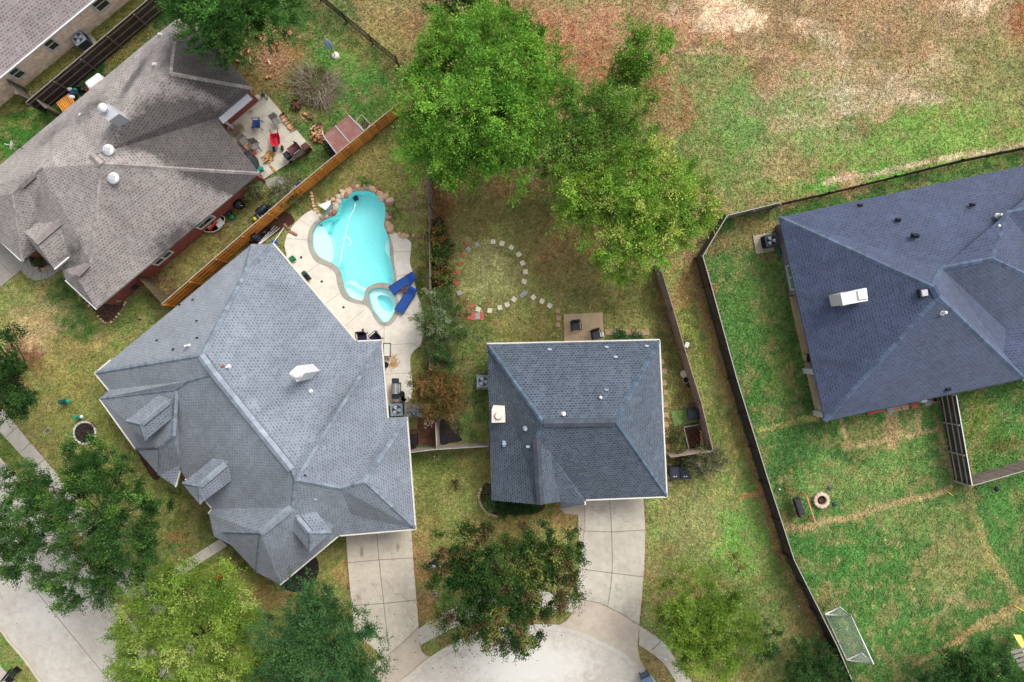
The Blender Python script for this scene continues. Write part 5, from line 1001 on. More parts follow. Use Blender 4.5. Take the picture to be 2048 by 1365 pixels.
def chair(label, px, py, rz, mt='mesh_fabric', fr='dark_metal', group=None, z=.05, sc=1, cushion=None, base=None):
    t = thing('patio_chair', label, 'chair', (0, 0, 0), group)
    MB().rbox((0, 0, .42), (.52, .52, .06), 0, .05).build('seat', M[mt], t, local=True)
    m = MB(); m.box((-.3, 0, .68), (.05, .52, .52), 0, 1, 0, R(-14))
    for i in range(6): m.box((-.27-.02*i, 0, .48+i*.08), (.02, .5, .012), 0, .7, 0, R(-14))
    m.build('backrest', M[mt], t, local=True)
    for s in (-1, 1):
        m = MB(); m.tube([(-.3, s*.3, .66), (0, s*.32, .66), (.24, s*.31, .64), (.27, s*.3, .4)], .022, 6); m.build('armrest', M[fr], t, local=True)
    for x in (-.24, .24):
        for s in (-1, 1): m = MB(); m.bar((x, s*.25, .42), (x*1.3, s*.29, 0), .035); m.build('leg', M[fr], t, local=True)
    if cushion: MB().rbox((.02, 0, .49), (.48, .46, .1), 0, .04).build('cushion', M[cushion], t, local=True)
    m = MB(); m.bar((-.36, -.26, .95), (-.36, .26, .95), .04); m.build('top_rail', M[fr], t, local=True)
    place(t, P(px, py, z), R(rz), sc); return t
chair('blue folding chair on the pale patio of the tan house', 517, 252, 180, 'chair_blue', 'navy', z=.08, sc=1.05)
chair('light grey mesh chair near the firewood row on the pale patio', 556, 246, -60, 'mesh_fabric', 'galvanised', z=.08)
chair('upper dark framed mesh chair beside the roof edge on the pale patio', 491, 286, -50, 'mesh_fabric', z=.08, group='mesh chairs by the roof edge')
chair('lower dark framed mesh chair beside the covered grill on the pale patio', 514, 296, -75, 'mesh_fabric', z=.08, group='mesh chairs by the roof edge')
chair('grey cushioned swivel chair in the open on the tan patio of the slate house', 1150, 653, -85, 'chair_dark', 'black', cushion='chair_dark', z=.09, sc=1.15)
chair('grey cushioned chair next to the little white table by the slate house eave', 1190, 670, -75, 'chair_dark', 'black', cushion='chair_dark', z=.09, sc=1.15)
chair('dark wicker chair with navy cushion, left one under the grey house eave', 727, 677, -85, 'black', 'bin_dark', cushion='cushion', sc=1.2)
chair('dark wicker chair with navy cushion, right one turned sideways by the grey house eave', 753, 676, -140, 'black', 'bin_dark', cushion='cushion', sc=1.15)
chair('dark chair half hidden under the eave of the blue house', 1616, 716, 0, 'black', 'black', z=.1)
chair('small red chair on the front lawn beside the yellow green tree', 443, 1148, 40, 'red', 'red', sc=.6, z=0)
def tbl(label, px, py, rz, w, d, h, mt, top=None, z=.05, name='patio_table', frame=False):
    t = thing(name, label, 'table', (0, 0, 0))
    if frame:
        for s in (-1, 1): lbox((0, s*d/2, h), (w, .05, .05), mt, 'top_rail', t); lbox((s*w/2, 0, h), (.05, d, .05), mt, 'end_rail', t)
        if top: lbox((0, 0, h-.01), (w-.05, d-.05, .015), top, 'table_top', t)
    else: MB().rbox((0, 0, h), (w, d, .05), 0, .03).build('table_top', M[top or mt], t, local=True)
    for x in (-1, 1):
        for y in (-1, 1): lbox((x*(w/2-.03), y*(d/2-.03), h/2), (.045, .045, h), mt, 'leg', t)
    place(t, P(px, py, z), R(rz)); return t
tbl('low brown framed table with pale glass top on the deck beside the grey house', 776.5, 700, 0, .46, .92, .5, 'brown_table', 'patio_pale', frame=True) if False else tbl('low brown framed table with pale top on the deck beside the grey house', 776.5, 700, 0, .46, .92, .5, 'brown_table', 'cream_trim', frame=True)
tbl('tiny white side table beside the cushioned chair by the slate house eave', 1202, 670, 10, .3, .32, .45, 'white_paint', z=.09)
tbl('narrow dark framed bench table on the porch of the blue house', 1643, 795, 13, .3, .95, .45, 'brown_table', 'patio_tan' if False else 'pad', z=.1, frame=True)
# grill on the deck
t = thing('gas_grill', 'stainless gas grill with dark side shelves beside the grey house', 'grill', P(789, 778, .05))
g = P(790, 778, 1.0); g.z = 0
MB().rbox(g+Vector((0, 0, .45)), (.55, .75, .8), 0, .03).build('cabinet', M['black'], t)
m = MB(); vs = []; n = 8
for i in range(n+1):
    a = math.pi*i/n
    for y in (-.36, .36): vs.append(g+Vector((-.27*math.cos(a), y, .86+.22*math.sin(a))))
m.add(vs, [(2*i, 2*i+2, 2*i+3, 2*i+1) for i in range(n)]+[[2*i for i in range(n+1)], [2*i+1 for i in range(n+1)][::-1]]); m.build('lid', M['steel'], t)
for s in (-1, 1): MB().rbox(g+Vector((0, s*.54, .84)), (.5, .34, .06), 0, .03).build('side_shelf', M['bin_dark'], t)
m = MB(); m.bar(g+Vector((.32, -.28, .95)), g+Vector((.32, .28, .95)), .03); m.build('handle', M['white_metal'], t)
def pot(label, px, py, r, h, mt, soil=True, z=.05, cat='pot', name='plant_pot'):
    t = thing(name, label, cat, P(px, py, z)); p = P(px, py, z)
    MB().lathe(p, [(r*.7, 0), (r, h*.9), (r*1.08, h*.9), (r*1.08, h), (r*.9, h), (r*.88, h*.85)], 18).build('pot', M[mt], t)
    if soil: MB().lathe(p+Vector((0, 0, h*.8)), [(r*.88, 0), (r*.88, .02)], 16).build('soil', M['dark_mulch_or_shade'], t)
    return t
pot('dark round pot next to the grill on the deck', 805, 788, .2, .35, 'black'); pot('dark pot with a white cap between the grill and the AC unit', 809, 797, .18, .4, 'black')
m = MB(); p = P(811, 796, .46); m.lathe(p, [(.06, 0), (.07, .05), (.02, .09)], 12); tag(m.build('white_ball', M['white_paint'], at=p), 'small white ball resting on the dark pot by the AC unit', 'ball')
pot('black urn beside the wall next to the orange straw on the deck', 773, 730, .2, .5, 'black')
pot('pale round pot at the fence, topmost of three beside the slate house', 1366, 748, .24, .3, 'paver_pale', False, 0); pot('grey pot in the middle of three by the slate house fence', 1370, 760, .22, .3, 'paver_grey', z=0); pot('dull brown pot, lowest of three by the slate house fence', 1377, 770, .2, .28, 'brown_lid', z=0)
for x, y, lab in ((612,551,'left of two dark green planters against the grey house by the pool deck'), (617,557,'right of two dark green planters against the grey house by the pool deck')):
    m = MB(); m.rbox(P(x-2, y-2, .25), (.3, .42, .4), R(38)); tag(m.build('planter', M['green_dark' if x < 615 else 'black'], at=P(x, y)), lab, 'planter', 'planters against the grey house')
t = thing('hose_reel', 'green garden hose reel with white parts by the grey house on the pool deck', 'hose reel', P(587, 520, .05)); p = P(587, 519, .05)
m = MB(); m.rbox(p+Vector((0, 0, .25)), (.4, .3, .4), R(38)); m.build('reel_box', M['green_plastic'], t); m = MB(); m.tube([p+Vector((.25*math.cos(a*.5), .2*math.sin(a*.5), .06+.02*a/6)) for a in range(26)], .025, 5); m.build('hose', M['white_paint'], t); m = MB(); m.bar(p+Vector((.1, .15, .1)), p+Vector((.1, .15, .6)), .03); m.build('post', M['black'], t)
def bin_(label, px, py, rz, mt='bin_dark', group=None, w=.58, d=.7, h=1.0, z=0.0, marks=False):
    t = thing('wheelie_bin', label, 'bin', (0, 0, 0), group); m = MB()
    a, b = w*.38, d*.38; e, f = w/2, d/2
    m.add([(-a, -b, .05), (a, -b, .05), (a, b, .05), (-a, b, .05), (-e, -f, h-.1), (e, -f, h-.1), (e, f, h-.1), (-e, f, h-.1)], [(3, 2, 1, 0), (4, 5, 6, 7), (0, 1, 5, 4), (1, 2, 6, 5), (2, 3, 7, 6), (3, 0, 4, 7)]); m.build('bin_body', M[mt], t, local=True)
    m = MB(); m.rbox((0, -.02, h-.04), (w+.04, d+.06, .1), 0, .05); m.rbox((0, -.02, h+.02), (w*.7, d*.7, .05), 0, .04, 1.15); m.build('lid', M[mt], t, local=True)
    m = MB(); m.bar((-w*.35, f+.06, h-.08), (w*.35, f+.06, h-.08), .035); m.build('handle', M['black'], t, local=True)
    for s in (-1, 1): m = MB(); m.tube([(s*w*.36-.03, f*.8, .1), (s*w*.36+.03, f*.8, .1)], .1, 12); m.build('wheel', M['black'], t, local=True)
    if marks:
        for s in (-.08, .08): lbox((s, -d*.3, h+.047), (.08, .06, .004), 'white_paint', 'lid_mark', t)
    place(t, P(px, py, z), R(rz)); return t
bin_('left one of the two dark wheelie bins below the slate house side fence', 1343, 941, 3, group='dark wheelie bins', marks=True, w=.66, d=.78)
bin_('right one of the two dark wheelie bins below the slate house side fence', 1363, 941, 6, group='dark wheelie bins', marks=True, w=.66, d=.78)
bin_('black bin on the brick paving at the corner of the grey house', 830, 878, 5, 'black')
bin_('bluish lidded bin standing at the street edge at the bottom of the photo', 1290, 1352, 25, 'bin_blue', w=.75, d=.8, h=1.1)
bin_('dark lidded bin standing on the green mat by the slate house fence', 1382, 826, 5, w=.75, d=.72, h=.7)
m = MB(); m.add([P(*q, .03) for q in ((1342,823),(1395,817),(1400,842),(1348,853))], [(3, 2, 1, 0)]); m.prism(pts([(1342,823),(1395,817),(1400,842),(1348,853)]), .0, .035); tag(m.build('ground_mat', M['green_mat'], at=P(1370, 835)), 'rectangular pale green mat beside the slate house fence', 'mat')
t = thing('compost_bed', 'timber framed compost bed in the corner of the slate house fence', 'raised bed', P(1385, 876))
for a, b in (((1367,855),(1398,849)), ((1367,855),(1377,897))): m = MB(); m.bar(P(*a, .12), P(*b, .12), .06, .24); m.build('bed_board', M['wood_pale'], t)
for i in range(5): m = MB(); m.bar(P(1399+i*.6, 862+i*6, .25), P(1406+i*.6, 868+i*7, .3), .1, .04, random.uniform(.8, 1.2)); m.build('loose_board', M['wood_log'], t)
for i in range(14): 
    a = random.uniform(0, 6.3); p = P(random.uniform(1375,1396), random.uniform(866,895), .12); m = MB(); m.tube([p, p+Vector((math.cos(a), math.sin(a), .1))*.4], .03, 5); m.build('stick', M['log_bark'], t)
# boulders round the pool
protos = []
for i in range(4):
    m = MB(); m.rock((0, 0, 0), (1, 1, .62), 0, i+3); protos.append(m)
BL = {'stone_tan': 'tan boulder in the rock edging of the turquoise pool', 'stone_red': 'reddish boulder in the rock edging of the turquoise pool', 'stone_pink': 'pale pinkish boulder in the rock edging of the turquoise pool'}
cache = {}
def boulder(px, py, r, mt=None, lab=None, grp='boulders edging the pool', flat=1.0, zb=.05, name='boulder', cat='boulder'):
    mt = mt or random.choice(['stone_tan', 'stone_tan', 'stone_red', 'stone_pink'])
    if lab is None:
        side = 'left side' if px < 685 else ('top end' if px < 752 else 'right side'); lab = ('large ' if r > .34 else ('small ' if r < .24 else 'mid sized '))+{'stone_tan': 'tan', 'stone_red': 'reddish', 'stone_pink': 'pale pinkish'}[mt]+' boulder edging the '+side+' of the turquoise pool'
    i = random.randrange(4)
    if (i, mt) not in cache: o = protos[i].build(name, M[mt], at=(0, 0, 0)); cache[i, mt] = o.data
    else: o = bpy.data.objects.new(name, cache[i, mt]); COL.objects.link(o)
    r *= .8
    o.location = P(px, py, zb+r*.25*flat); o.rotation_euler.z = random.uniform(0, 6.28); o.scale = (r*random.uniform(.95, 1.25), r*random.uniform(.8, 1.0), r*.8*flat)
    return tag(o, lab or BL[mt], cat, grp)
path = zp([(322,362),(345,345),(378,330),(408,322),(418,285),(425,245),(445,205),(480,190),(520,165),(545,140),(585,128),(625,135),(665,125),(700,145),(735,165),(765,190),(792,225),(818,262),(830,300),(838,340),(822,385),(818,420),(828,462),(858,478)])
for i, (a, b) in enumerate(zip(path, path[1:])):
    boulder(a[0]+random.uniform(-1, 1), a[1]+random.uniform(-1, 1), random.uniform(.25, .36)); boulder((a[0]+b[0])/2+random.uniform(-2, 2), (a[1]+b[1])/2+random.uniform(-2, 2), random.uniform(.17, .26))
for i, (x, y) in enumerate(zp([(545,130),(620,128),(500,190),(425,270),(835,450),(770,215),(400,225),(440,240),(470,165),(830,235),(852,300),(845,255),(690,135),(740,140),(800,205)])): boulder(x, y, random.choice([.42, .36, .22, .25]))
for x, y in zp([(905,490),(935,500),(965,505),(1012,500),(1055,508),(1088,515),(1118,528)]): boulder(x, y, .24 if x < 820 else .2, 'stone_tan' if y < 474 else 'stone_red', 'reddish tan rock in the short row running from the pool to the thin fence', 'rocks between pool and fence')
for x, y in zp([(235,175),(240,200),(243,225),(250,250),(255,275),(262,300),(285,318)]): boulder(x, y, .17, 'stone_tan', 'tan rock in the short curved row from the cedar fence to the pool deck', 'rocks from cedar fence to the deck')
for x, y in smooth_line([(569,450),(580,462),(592,470),(574,462)], 3)[:9]: boulder(x, y, .15, 'stone_red', 'small red rock in the bed corner beside the curved pool deck', 'red rocks by the deck corner')
for i in range(26):
    f = i/25; boulder(392+f*162+random.uniform(-2, 2), 592-f*130+random.uniform(-2, 2), .13, 'stone_red', 'small red rock in the long row at the foot of the cedar fence', 'red rocks along the cedar fence', zb=0)
for x, y in smooth_line([(962,978),(958,992),(961,1008),(968,1020),(978,1029),(992,1033)], 3): boulder(x, y, .14, random.choice(['stone_tan', 'stone_pink']), 'round rock in the curved edging at the front left corner of the slate house', 'edging rocks at the slate house corner', zb=0)
for x, y in smooth_line([(160,590),(172,604),(184,619),(196,633),(206,643),(216,647),(228,640),(238,628),(246,617),(250,606)], 2): boulder(x, y, .13, random.choice(['stone_tan', 'stone_red']), 'small tan rock edging the bed at the front corner of the tan house', 'edging rocks at the tan house', zb=0)
for i in range(7): boulder(70+i*4.4, 538-abs(i-3)*.8, .12, 'stone_tan', 'small tan rock edging the entrance bed of the tan house', 'edging rocks at the tan house entrance', zb=.04)
# slide with ladder beside the pool
t = thing('pool_slide', 'white and pale blue pool slide set among boulders on the left of the pool', 'pool slide', P(655, 412))
m = MB(); q = [P(x, y, 1.3) for x, y in zp([(288,268),(384,230),(380,270),(345,305)])]; m.prism([(p.x, p.y) for p in q], 1.22, 1.3); m.build('platform', M['white_paint'], t)
m = MB(); a = P(*zp([(395,275)])[0], 1.2); b = P(*zp([(340,350)])[0], .35)
for k in range(8):
    u = a.lerp(b, k/8); v = a.lerp(b, (k+1)/8); s = Vector((.2, .12, 0)); m.add([u+s, u-s, v-s, v+s], [(0, 1, 2, 3)]); m.add([u+s, u+s+Vector((0, 0, .12)), v+s+Vector((0, 0, .12)), v+s], [(0, 1, 2, 3)]); m.add([u-s, u-s+Vector((0, 0, .12)), v-s+Vector((0, 0, .12)), v-s], [(0, 1, 2, 3)])
m.build('chute', M['pale_blue'], t)
for x, y in zp([(310,272),(372,245)]):
    MB().box(P(x, y, .65)*1 , (.06, .06, 1.2)).build('leg', M['white_metal'], t)
for k in range(5): m = MB(); c = a.lerp(b, .15+k*.18)+Vector((0, 0, .1)); m.bar(c-Vector((.2, .12, 0)), c+Vector((.2, .12, 0)), .035); m.build('rung', M['galvanised'], t)
# straw on deck, jug
m = MB()
for i in range(90): x, y = zp([(0, 0)])[0], 0; px = random.gauss(786, 4); py = random.gauss(729, 8); a = random.uniform(-.9, .9)+1.2; p = P(px, py, .06+random.random()*.03); m.bar(p, p+Vector((math.cos(a), math.sin(a), 0))*random.uniform(.15, .4), .02, .01, random.uniform(.8, 1.2))
tag(m.build('straw_scatter', M['straw'], at=P(786, 729)), 'scattered orange straw on the deck beside the grey house', 'straw', kind='stuff')
t = thing('water_jug', 'pale blue plastic jug on the grey paving near the orange leafed tree', 'jug', P(828, 828)); MB().lathe(P(828, 828, .06), [(.12, 0), (.15, .1), (.15, .22), (.05, .32), (.05, .36)], 14).build('jug_body', M['blue_jug'], t); MB().lathe(P(828, 828, .42), [(.05, 0), (.05, .03)], 10).build('cap', M['white_paint'], t)
m = MB(); m.box((*P2((858, 848)), .035), (.95, .8, .05), 0); t = tag(m.build('mosaic_slab', M['brick_pave'], at=P(858, 848)), 'square slab inlaid with broken white stone beside the orange leafed tree', 'paving slab')
for i in range(26):
    m = MB(); m.rock(P(random.uniform(848,868), random.uniform(840,857), .06), (.07, .045, .012), random.random()*6, i, 1, 1); m.build('white_chip', M['paver_pale'], t)
# stepping stones
PV = {}
def stone(px, py, mt, rz, w=.34, lab=None, grp='stepping stones', name='stepping_stone', d=None):
    k = (mt, w, d)
    if k not in PV: m = MB(); m.rbox((0, 0, 0), (w, d or w, .06), 0, .02); o = m.build(name, M[mt], at=(0, 0, 0)); PV[k] = o.data
    else: o = bpy.data.objects.new(name, PV[k]); COL.objects.link(o)
    o.location = P(px, py, .04); o.rotation_euler.z = R(rz); return tag(o, lab, 'stepping stone', grp)
zc = lambda l: Z(820, 400, .2637, l); RC = zc([(620,570)])[0]
lb = {'paver_pale': 'pale square stepping stone in the ring on the lawn behind the slate house', 'paver_grey': 'grey square stone at the upper left of the lawn ring', 'paver_red': 'red square brick paver on the left side of the lawn ring'}
for x, y, mt in [(630,318,'paver_pale'),(697,331,'paver_pale'),(769,362,'paver_pale'),(825,415,'paver_pale'),(854,480,'paver_pale'),(876,546,'paver_pale'),(866,620,'paver_pale'),(789,756,'paver_pale'),(736,796,'paver_pale'),(682,818,'paver_pale'),(605,841,'paver_pale'),(517,832,'paver_pale'),(507,338,'paver_grey'),(441,376,'paver_grey'),(374,708,'paver_grey'),(872,705,'paver_grey'),(851,725,'paver_grey'),(430,334,'paver_red'),(403,422,'paver_red'),(376,483,'paver_red'),(358,549,'paver_red'),(354,636,'paver_red'),(470,806,'paver_red')]:
    q = zc([(x, y)])[0]; l = lb[mt]
    if mt == 'paver_grey' and x > 800: l = 'grey square stone at the right side of the ring where the stepping path begins'
    if mt == 'paver_grey' and x < 400: l = 'grey square stone at the lower left of the lawn ring, half in soil'
    stone(*q, mt, math.degrees(math.atan2(-(q[1]-RC[1]), q[0]-RC[0]))+random.uniform(-6, 6), .34 if mt != 'paver_red' else .28, l, 'stones of the lawn ring: '+mt.split('_')[1])
for x, y, rz in [(935,740,-45),(1000,770,-30),(1059,803,-35),(1122,840,-5),(1127,897,-3),(1122,947,0)]: stone(*zc([(x, y)])[0], 'paver_tan' if x > 1100 else 'paver_pale', rz, .34, 'square stepping stone in the path from the lawn ring to the tan patio', 'stepping path to the patio')
for x, y in [(447,893),(478,868),(478,898),(545,868),(545,898)]: stone(*zc([(x, y)])[0], 'paver_red', 0, .3, 'red square paver in the small cluster below the lawn ring', 'paver cluster below the ring', d=.29)
stone(*zc([(512,882)])[0], 'paver_grey', 0, .33, 'grey patterned paver in the middle of the red paver cluster', 'paver cluster below the ring', d=.5)
zd = lambda l: Z(960, 640, .2784, l)
for x, y, rz in [(1305,302,8),(1326,370,3),(1322,456,10),(1335,522,0),(1334,612,5),(1337,684,0),(1336,754,12),(1344,825,20),(1347,912,0),(1360,1050,0),(1360,1122,10),(1364,1180,2)]: stone(*zd([(x, y)])[0], 'paver_tan', rz, .36, 'square tan stepping stone in the row along the east wall of the slate house', 'stepping stones east of the slate house')
for i in range(5): stone(1218+i*18, 665, 'paver_tan', 1, .6, 'tan paver slab in the strip running right from the tan patio', 'paver strip behind the slate house', d=.42)
# ring bed edging blocks
for i in range(18):
    a = i*math.pi/9; p = P(170, 866); m = MB(); m.rbox(p+Vector((math.cos(a)*.76, math.sin(a)*.76, .05)), (.14, .24, .12), a, .03)
    tag(m.build('edging_block', M['cream_trim' if i not in (2, 3, 4) else 'stone_pink'], at=p+Vector((math.cos(a)*.76, math.sin(a)*.76, 0))), 'white block in the round edging of the twiggy shrub bed on the front lawn', 'edging block', 'edging blocks of the round bed')
# lawn bits
def post(label, px, py, r, h, mt, capm=None, name='utility_post', cat='utility post'):
    t = thing(name, label, cat, P(px, py)); MB().lathe(P(px, py), [(r, 0), (r, h*.9), (r*.8, h)], 16).build('post_body', M[mt], t)
    MB().lathe(P(px, py, h*.96), [(r*1.05, 0), (r*.9, h*.08), (r*.3, h*.13)], 16).build('post_cap', M[capm or mt], t); return t
post('dark green utility post on the left front lawn', 136, 803, .17, .9, 'green_dark', 'teal'); post('pale green vent post with white cap above the round bed', 163, 834, .12, .8, 'teal', 'white_paint')
for x, y, w, lab, rz in ((95,862,.36,'brown meter cover in the left front lawn near the sidewalk',38), (869,1190,.3,'brown meter cover near the cream driveway edge',0)):
    t = thing('meter_cover', lab, 'meter cover', P(x, y)); MB().rbox(P(x, y, .02), (w+.1, w*.7+.1, .05), R(rz), .02).build('frame', M['paver_grey'], t); MB().rbox(P(x, y, .045), (w, w*.7, .02), R(rz), .01).build('lid', M['brown_lid'], t)
t = thing('utility_box', 'dark box with a torn white sheet on it left of the red tinted tree', 'utility box', P(868, 1131)); MB().rbox(P(867, 1129, .2), (.6, .42, .4), R(20), .04).build('box_body', M['black'], t); m = MB(); m.rock(P(866, 1135, .42), (.2, .16, .05), .4, 5); m.build('white_sheet', M['white_paint'], t)
t = thing('plant_pot', 'white round pot on the lawn beside the small red chair', 'pot', P(457, 1167)); MB().lathe(P(457, 1167), [(.12, 0), (.2, .3), (.16, .3), (.14, .2)], 16).build('pot', M['white_paint'], t); m = MB(); m.rock(P(460, 1171, .1), (.14, .1, .1), 0, 3); m.build('red_stand', M['red'], t)
tree('dead_clump', 'dark dead grass clump on the lawn between the two front yards', [(910,967,8,.5)], (910,967), ((48,42,34),(84,70,54)), dens=1.3, leaf=.16, width=.12, clump=.22, trunk_r=.02, zb=.05, cat='dead clump', bark='bark_dark')
for x, y in ((1331,1319),(1353,1338),(1373,690),(1543,998),(1559,979),(1453,1190),(1598,1213),(868,914)): m = MB(); m.rock(P(x, y, .04), (.08, .06, .04), 0, int(x)); tag(m.build('litter', M['white_paint'], at=P(x, y)), 'tiny white scrap lying on the grass', 'scrap', 'white scraps on the grass')
m = MB(); m.box(P(1374, 690, .04), (.28, .36, .05), R(-20)); tag(m.build('paper_sheet', M['white_paint'], at=P(1374, 690)), 'pale flat sheet lying right of the slate house east fence', 'sheet')
# fire pit group on the right
c = P(1640, 999.5); t = thing('fire_pit', 'round stone ring fire pit on the green lawn', 'fire pit', c)
for i in range(12):
    a = i*math.pi/6; m = MB(); m.rbox(c+Vector((math.cos(a)*.44, math.sin(a)*.44, .17)), (.24, .245, .34), a, .03, random.uniform(.88, 1.1)); m.build('ring_stone', M['stone_pink'], t)
MB().lathe(c, [(.34, 0), (.34, .06)], 20).build('ash', M['ash'], t)
for i in range(5): a = i*1.3; m = MB(); m.tube([c+Vector((math.cos(a)*.28, math.sin(a)*.28, .08)), c-Vector((math.cos(a)*.2, math.sin(a)*.2, -.2))], .035, 6); m.build('log', M['log_bark'], t)
for x, y, l in ((1660,976.5,'upper one of two dark stones beside the stone fire pit'), (1670,1009,'lower one of two dark stones beside the stone fire pit')):
    m = MB(); m.rock(P(x, y, .1), (.2, .17, .15), 0, int(x)); tag(m.build('fire_stone', M['ac_dark'], at=P(x, y)), l, 'stone', 'dark stones by the fire pit')
t = thing('swing_bench', 'grey cushioned swing bench hanging in a wooden frame by the fire pit', 'swing bench', P(1610, 1015))
A0, A1 = P(1613, 993, 1.75), P(1630, 1045, 1.75); m = MB(); m.bar(A0, A1, .1, .12); m.build('beam', M['wood_log'], t)
for a, s in ((A0, 1), (A1, -1)):
    for off in ((-.75, .22), (.35, -.12)): m = MB(); e = a+Vector((off[0]*1.0, off[1]*1.0, -1.75)); m.bar(a, e, .09); m.build('frame_leg', M['wood_log'], t)
d = (A1-A0).normalized(); c = (A0+A1)/2+Vector((-.28, -.1, -1.25)); an = math.atan2(d.y, d.x)
MB().rbox(c, (1.3, .5, .1), an, .04).build('seat', M['chair_dark'], t); m = MB(); nrm = Vector((d.y, -d.x, 0)); m.box(c+Vector((-.25, -.08, .28)), (1.3, .1, .5), an); m.build('backrest', M['chair_dark'], t)
for s in (-.6, .6): m = MB(); m.bar((A0+A1)/2+d*s, c+d*s+Vector((0, 0, .05)), .02); m.build('chain', M['iron'], t)
# football goal
t = thing('football_goal', 'white framed football goal with net on the right hand lawn', 'goal', P(1690, 1265))
G1, G5, G2, G6 = P(1650, 1229), P(1693, 1320), P(1679, 1214), P(1722, 1306); G3, G4 = G2.copy(), G6.copy(); G3.z = G4.z = 1.62
for k, a, b in (('crossbar', G3, G4), ('back_bar', G1, G5), ('goal_post', G2, G3), ('goal_post', G6, G4), ('base_bar', G1, G2), ('base_bar', G5, G6), ('side_stay', G1, G3), ('side_stay', G5, G4)): m = MB(); m.tube([a+Vector((0, 0, .04)), b+Vector((0, 0, .04))], .045, 8); m.build(k, M['white_metal'], t)
m = MB(); n1, n2 = 26, 15
for i in range(n1+1): a = G3.lerp(G4, i/n1); b = G1.lerp(G5, i/n1); m.bar(a, b+Vector((0, 0, .03)), .014)
for j in range(n2+1): m.bar(G3.lerp(G1, j/n2), G4.lerp(G5, j/n2), .014)
for T0, T1, B in ((G2, G3, G1), (G6, G4, G5)):
    for i in range(1, 9): m.bar(T0.lerp(T1, i/9), B.lerp(T1, i/9), .014); m.bar(T0.lerp(B, i/9), T1.lerp(B, i/9), .014)
m.build('net', M['net'], t)
# play set bottom right
t = thing('play_set', 'play set with weathered plank roof and yellow slide, cut by the right edge', 'play set', P(2040, 1320))
m = MB(); a = P(2040, 1272, 1.7)
pth = [P(2034, 1270, .5), P(2040, 1282, .8), P(2052, 1300, 1.4), P(2062, 1320, 1.7)]
for u, v in zip(pth, pth[1:]):
    dd = (v-u).normalized(); s = Vector((-dd.y, dd.x, 0)).normalized()*.28; m.add([u+s, u-s, v-s, v+s], [(0, 1, 2, 3)])
    for k in (1, -1): m.add([u+s*k, v+s*k, v+s*k+Vector((0, 0, .12)), u+s*k+Vector((0, 0, .12))], [(0, 1, 2, 3)])
m.build('slide', M['yellow_pale'], t)
for i in range(7):
    m = MB(); u = P(2022+i*5.5, 1306+i*8.6, 2.4); v = P(2036+i*5.5, 1302+i*8.2, 2.6); m.bar(u, v+Vector((.5, .2, .1)), .22, .03, random.uniform(.85, 1.1)); m.build('roof_plank', M['wood_pale'], t)
for x, y in ((2040,1315),(2060,1345),(2075,1300)): m = MB(); m.bar(P(x, y, 0), P(x, y, 0)+Vector((0, 0, 2.3)), .1); m.build('post', M['wood_grey'], t)
for a, b, lab in (((2029,1212),(2050,1224),'yellow stake lying at the right edge of the lawn'), ((1562,1040),(1571,1075),'yellow strip leaning on the long dark fence near the swing bench'), ((1893,983),(1906,992),'short yellow stake in the dry grass line below the black fence')):
    m = MB(); m.bar(P(*a, .06), P(*b, .06), .05); tag(m.build('yellow_stake', M['yellow'], at=P(*a)), lab, 'stake')
t = thing('garden_lamp', 'slim garden lamp post standing outside the fence corner below the blue house', 'lamp', P(1958, 968)); m = MB(); p = P(1958, 968); m.tube([p, p+Vector((0, 0, 1.6))], .03, 8); m.build('pole', M['galvanised'], t); MB().lathe(p+Vector((0, 0, 1.6)), [(.06, 0), (.16, .1), (.16, .2), (.05, .28)], 14).build('lamp_head', M['black'], t); MB().lathe(p, [(.14, 0), (.14, .04)], 14).build('base', M['black'], t)
# around the blue house
m = MB(); p = P(1564, 504, .0)
for k in range(3): m.tube([P(1564, 504, .1+k*.07)+Vector((.22*math.cos(a*math.pi/9), .22*math.sin(a*math.pi/9), 0)) for a in range(19)], .045, 6)
tag(m.build('hose_coil', M['teal'], at=p), 'coiled teal garden hose by the blue house wall', 'hose')
t = thing('white_cabinet', 'small white cabinet beside pavers at the south wall of the blue house', 'cabinet', P(1845, 803)); MB().rbox(P(1843, 800, .4), (.4, .3, .7), R(13), .03).build('cabinet_body', M['white_paint'], t); m = MB(); m.box(P(1843, 803, .4), (.3, .02, .5), R(13)); m.build('door', M['cream_trim'], t)
for x, y, mt in ((1868,800,'paver_grey'),(1856,806,'paver_grey'),(1829,811,'paver_red'),(1810,815,'paver_tan'),(1795,818,'paver_tan'),(1782,821,'paver_grey')): stone(x, y, mt, 13, .5, 'paver slab at the south wall of the blue house', 'pavers below the blue house', d=.4)
m = MB(); m.bar(P(1735, 828, .08), P(1765, 821, .08), .16, .14); tag(m.build('timber_edge', M['paver_red'], at=P(1750, 825)), 'reddish edging beam at the foot of the blue house south wall', 'edging')
pot('brown pot on the pavers beside the black fence below the blue house', 1866, 799, .16, .3, 'terracotta', z=.04)
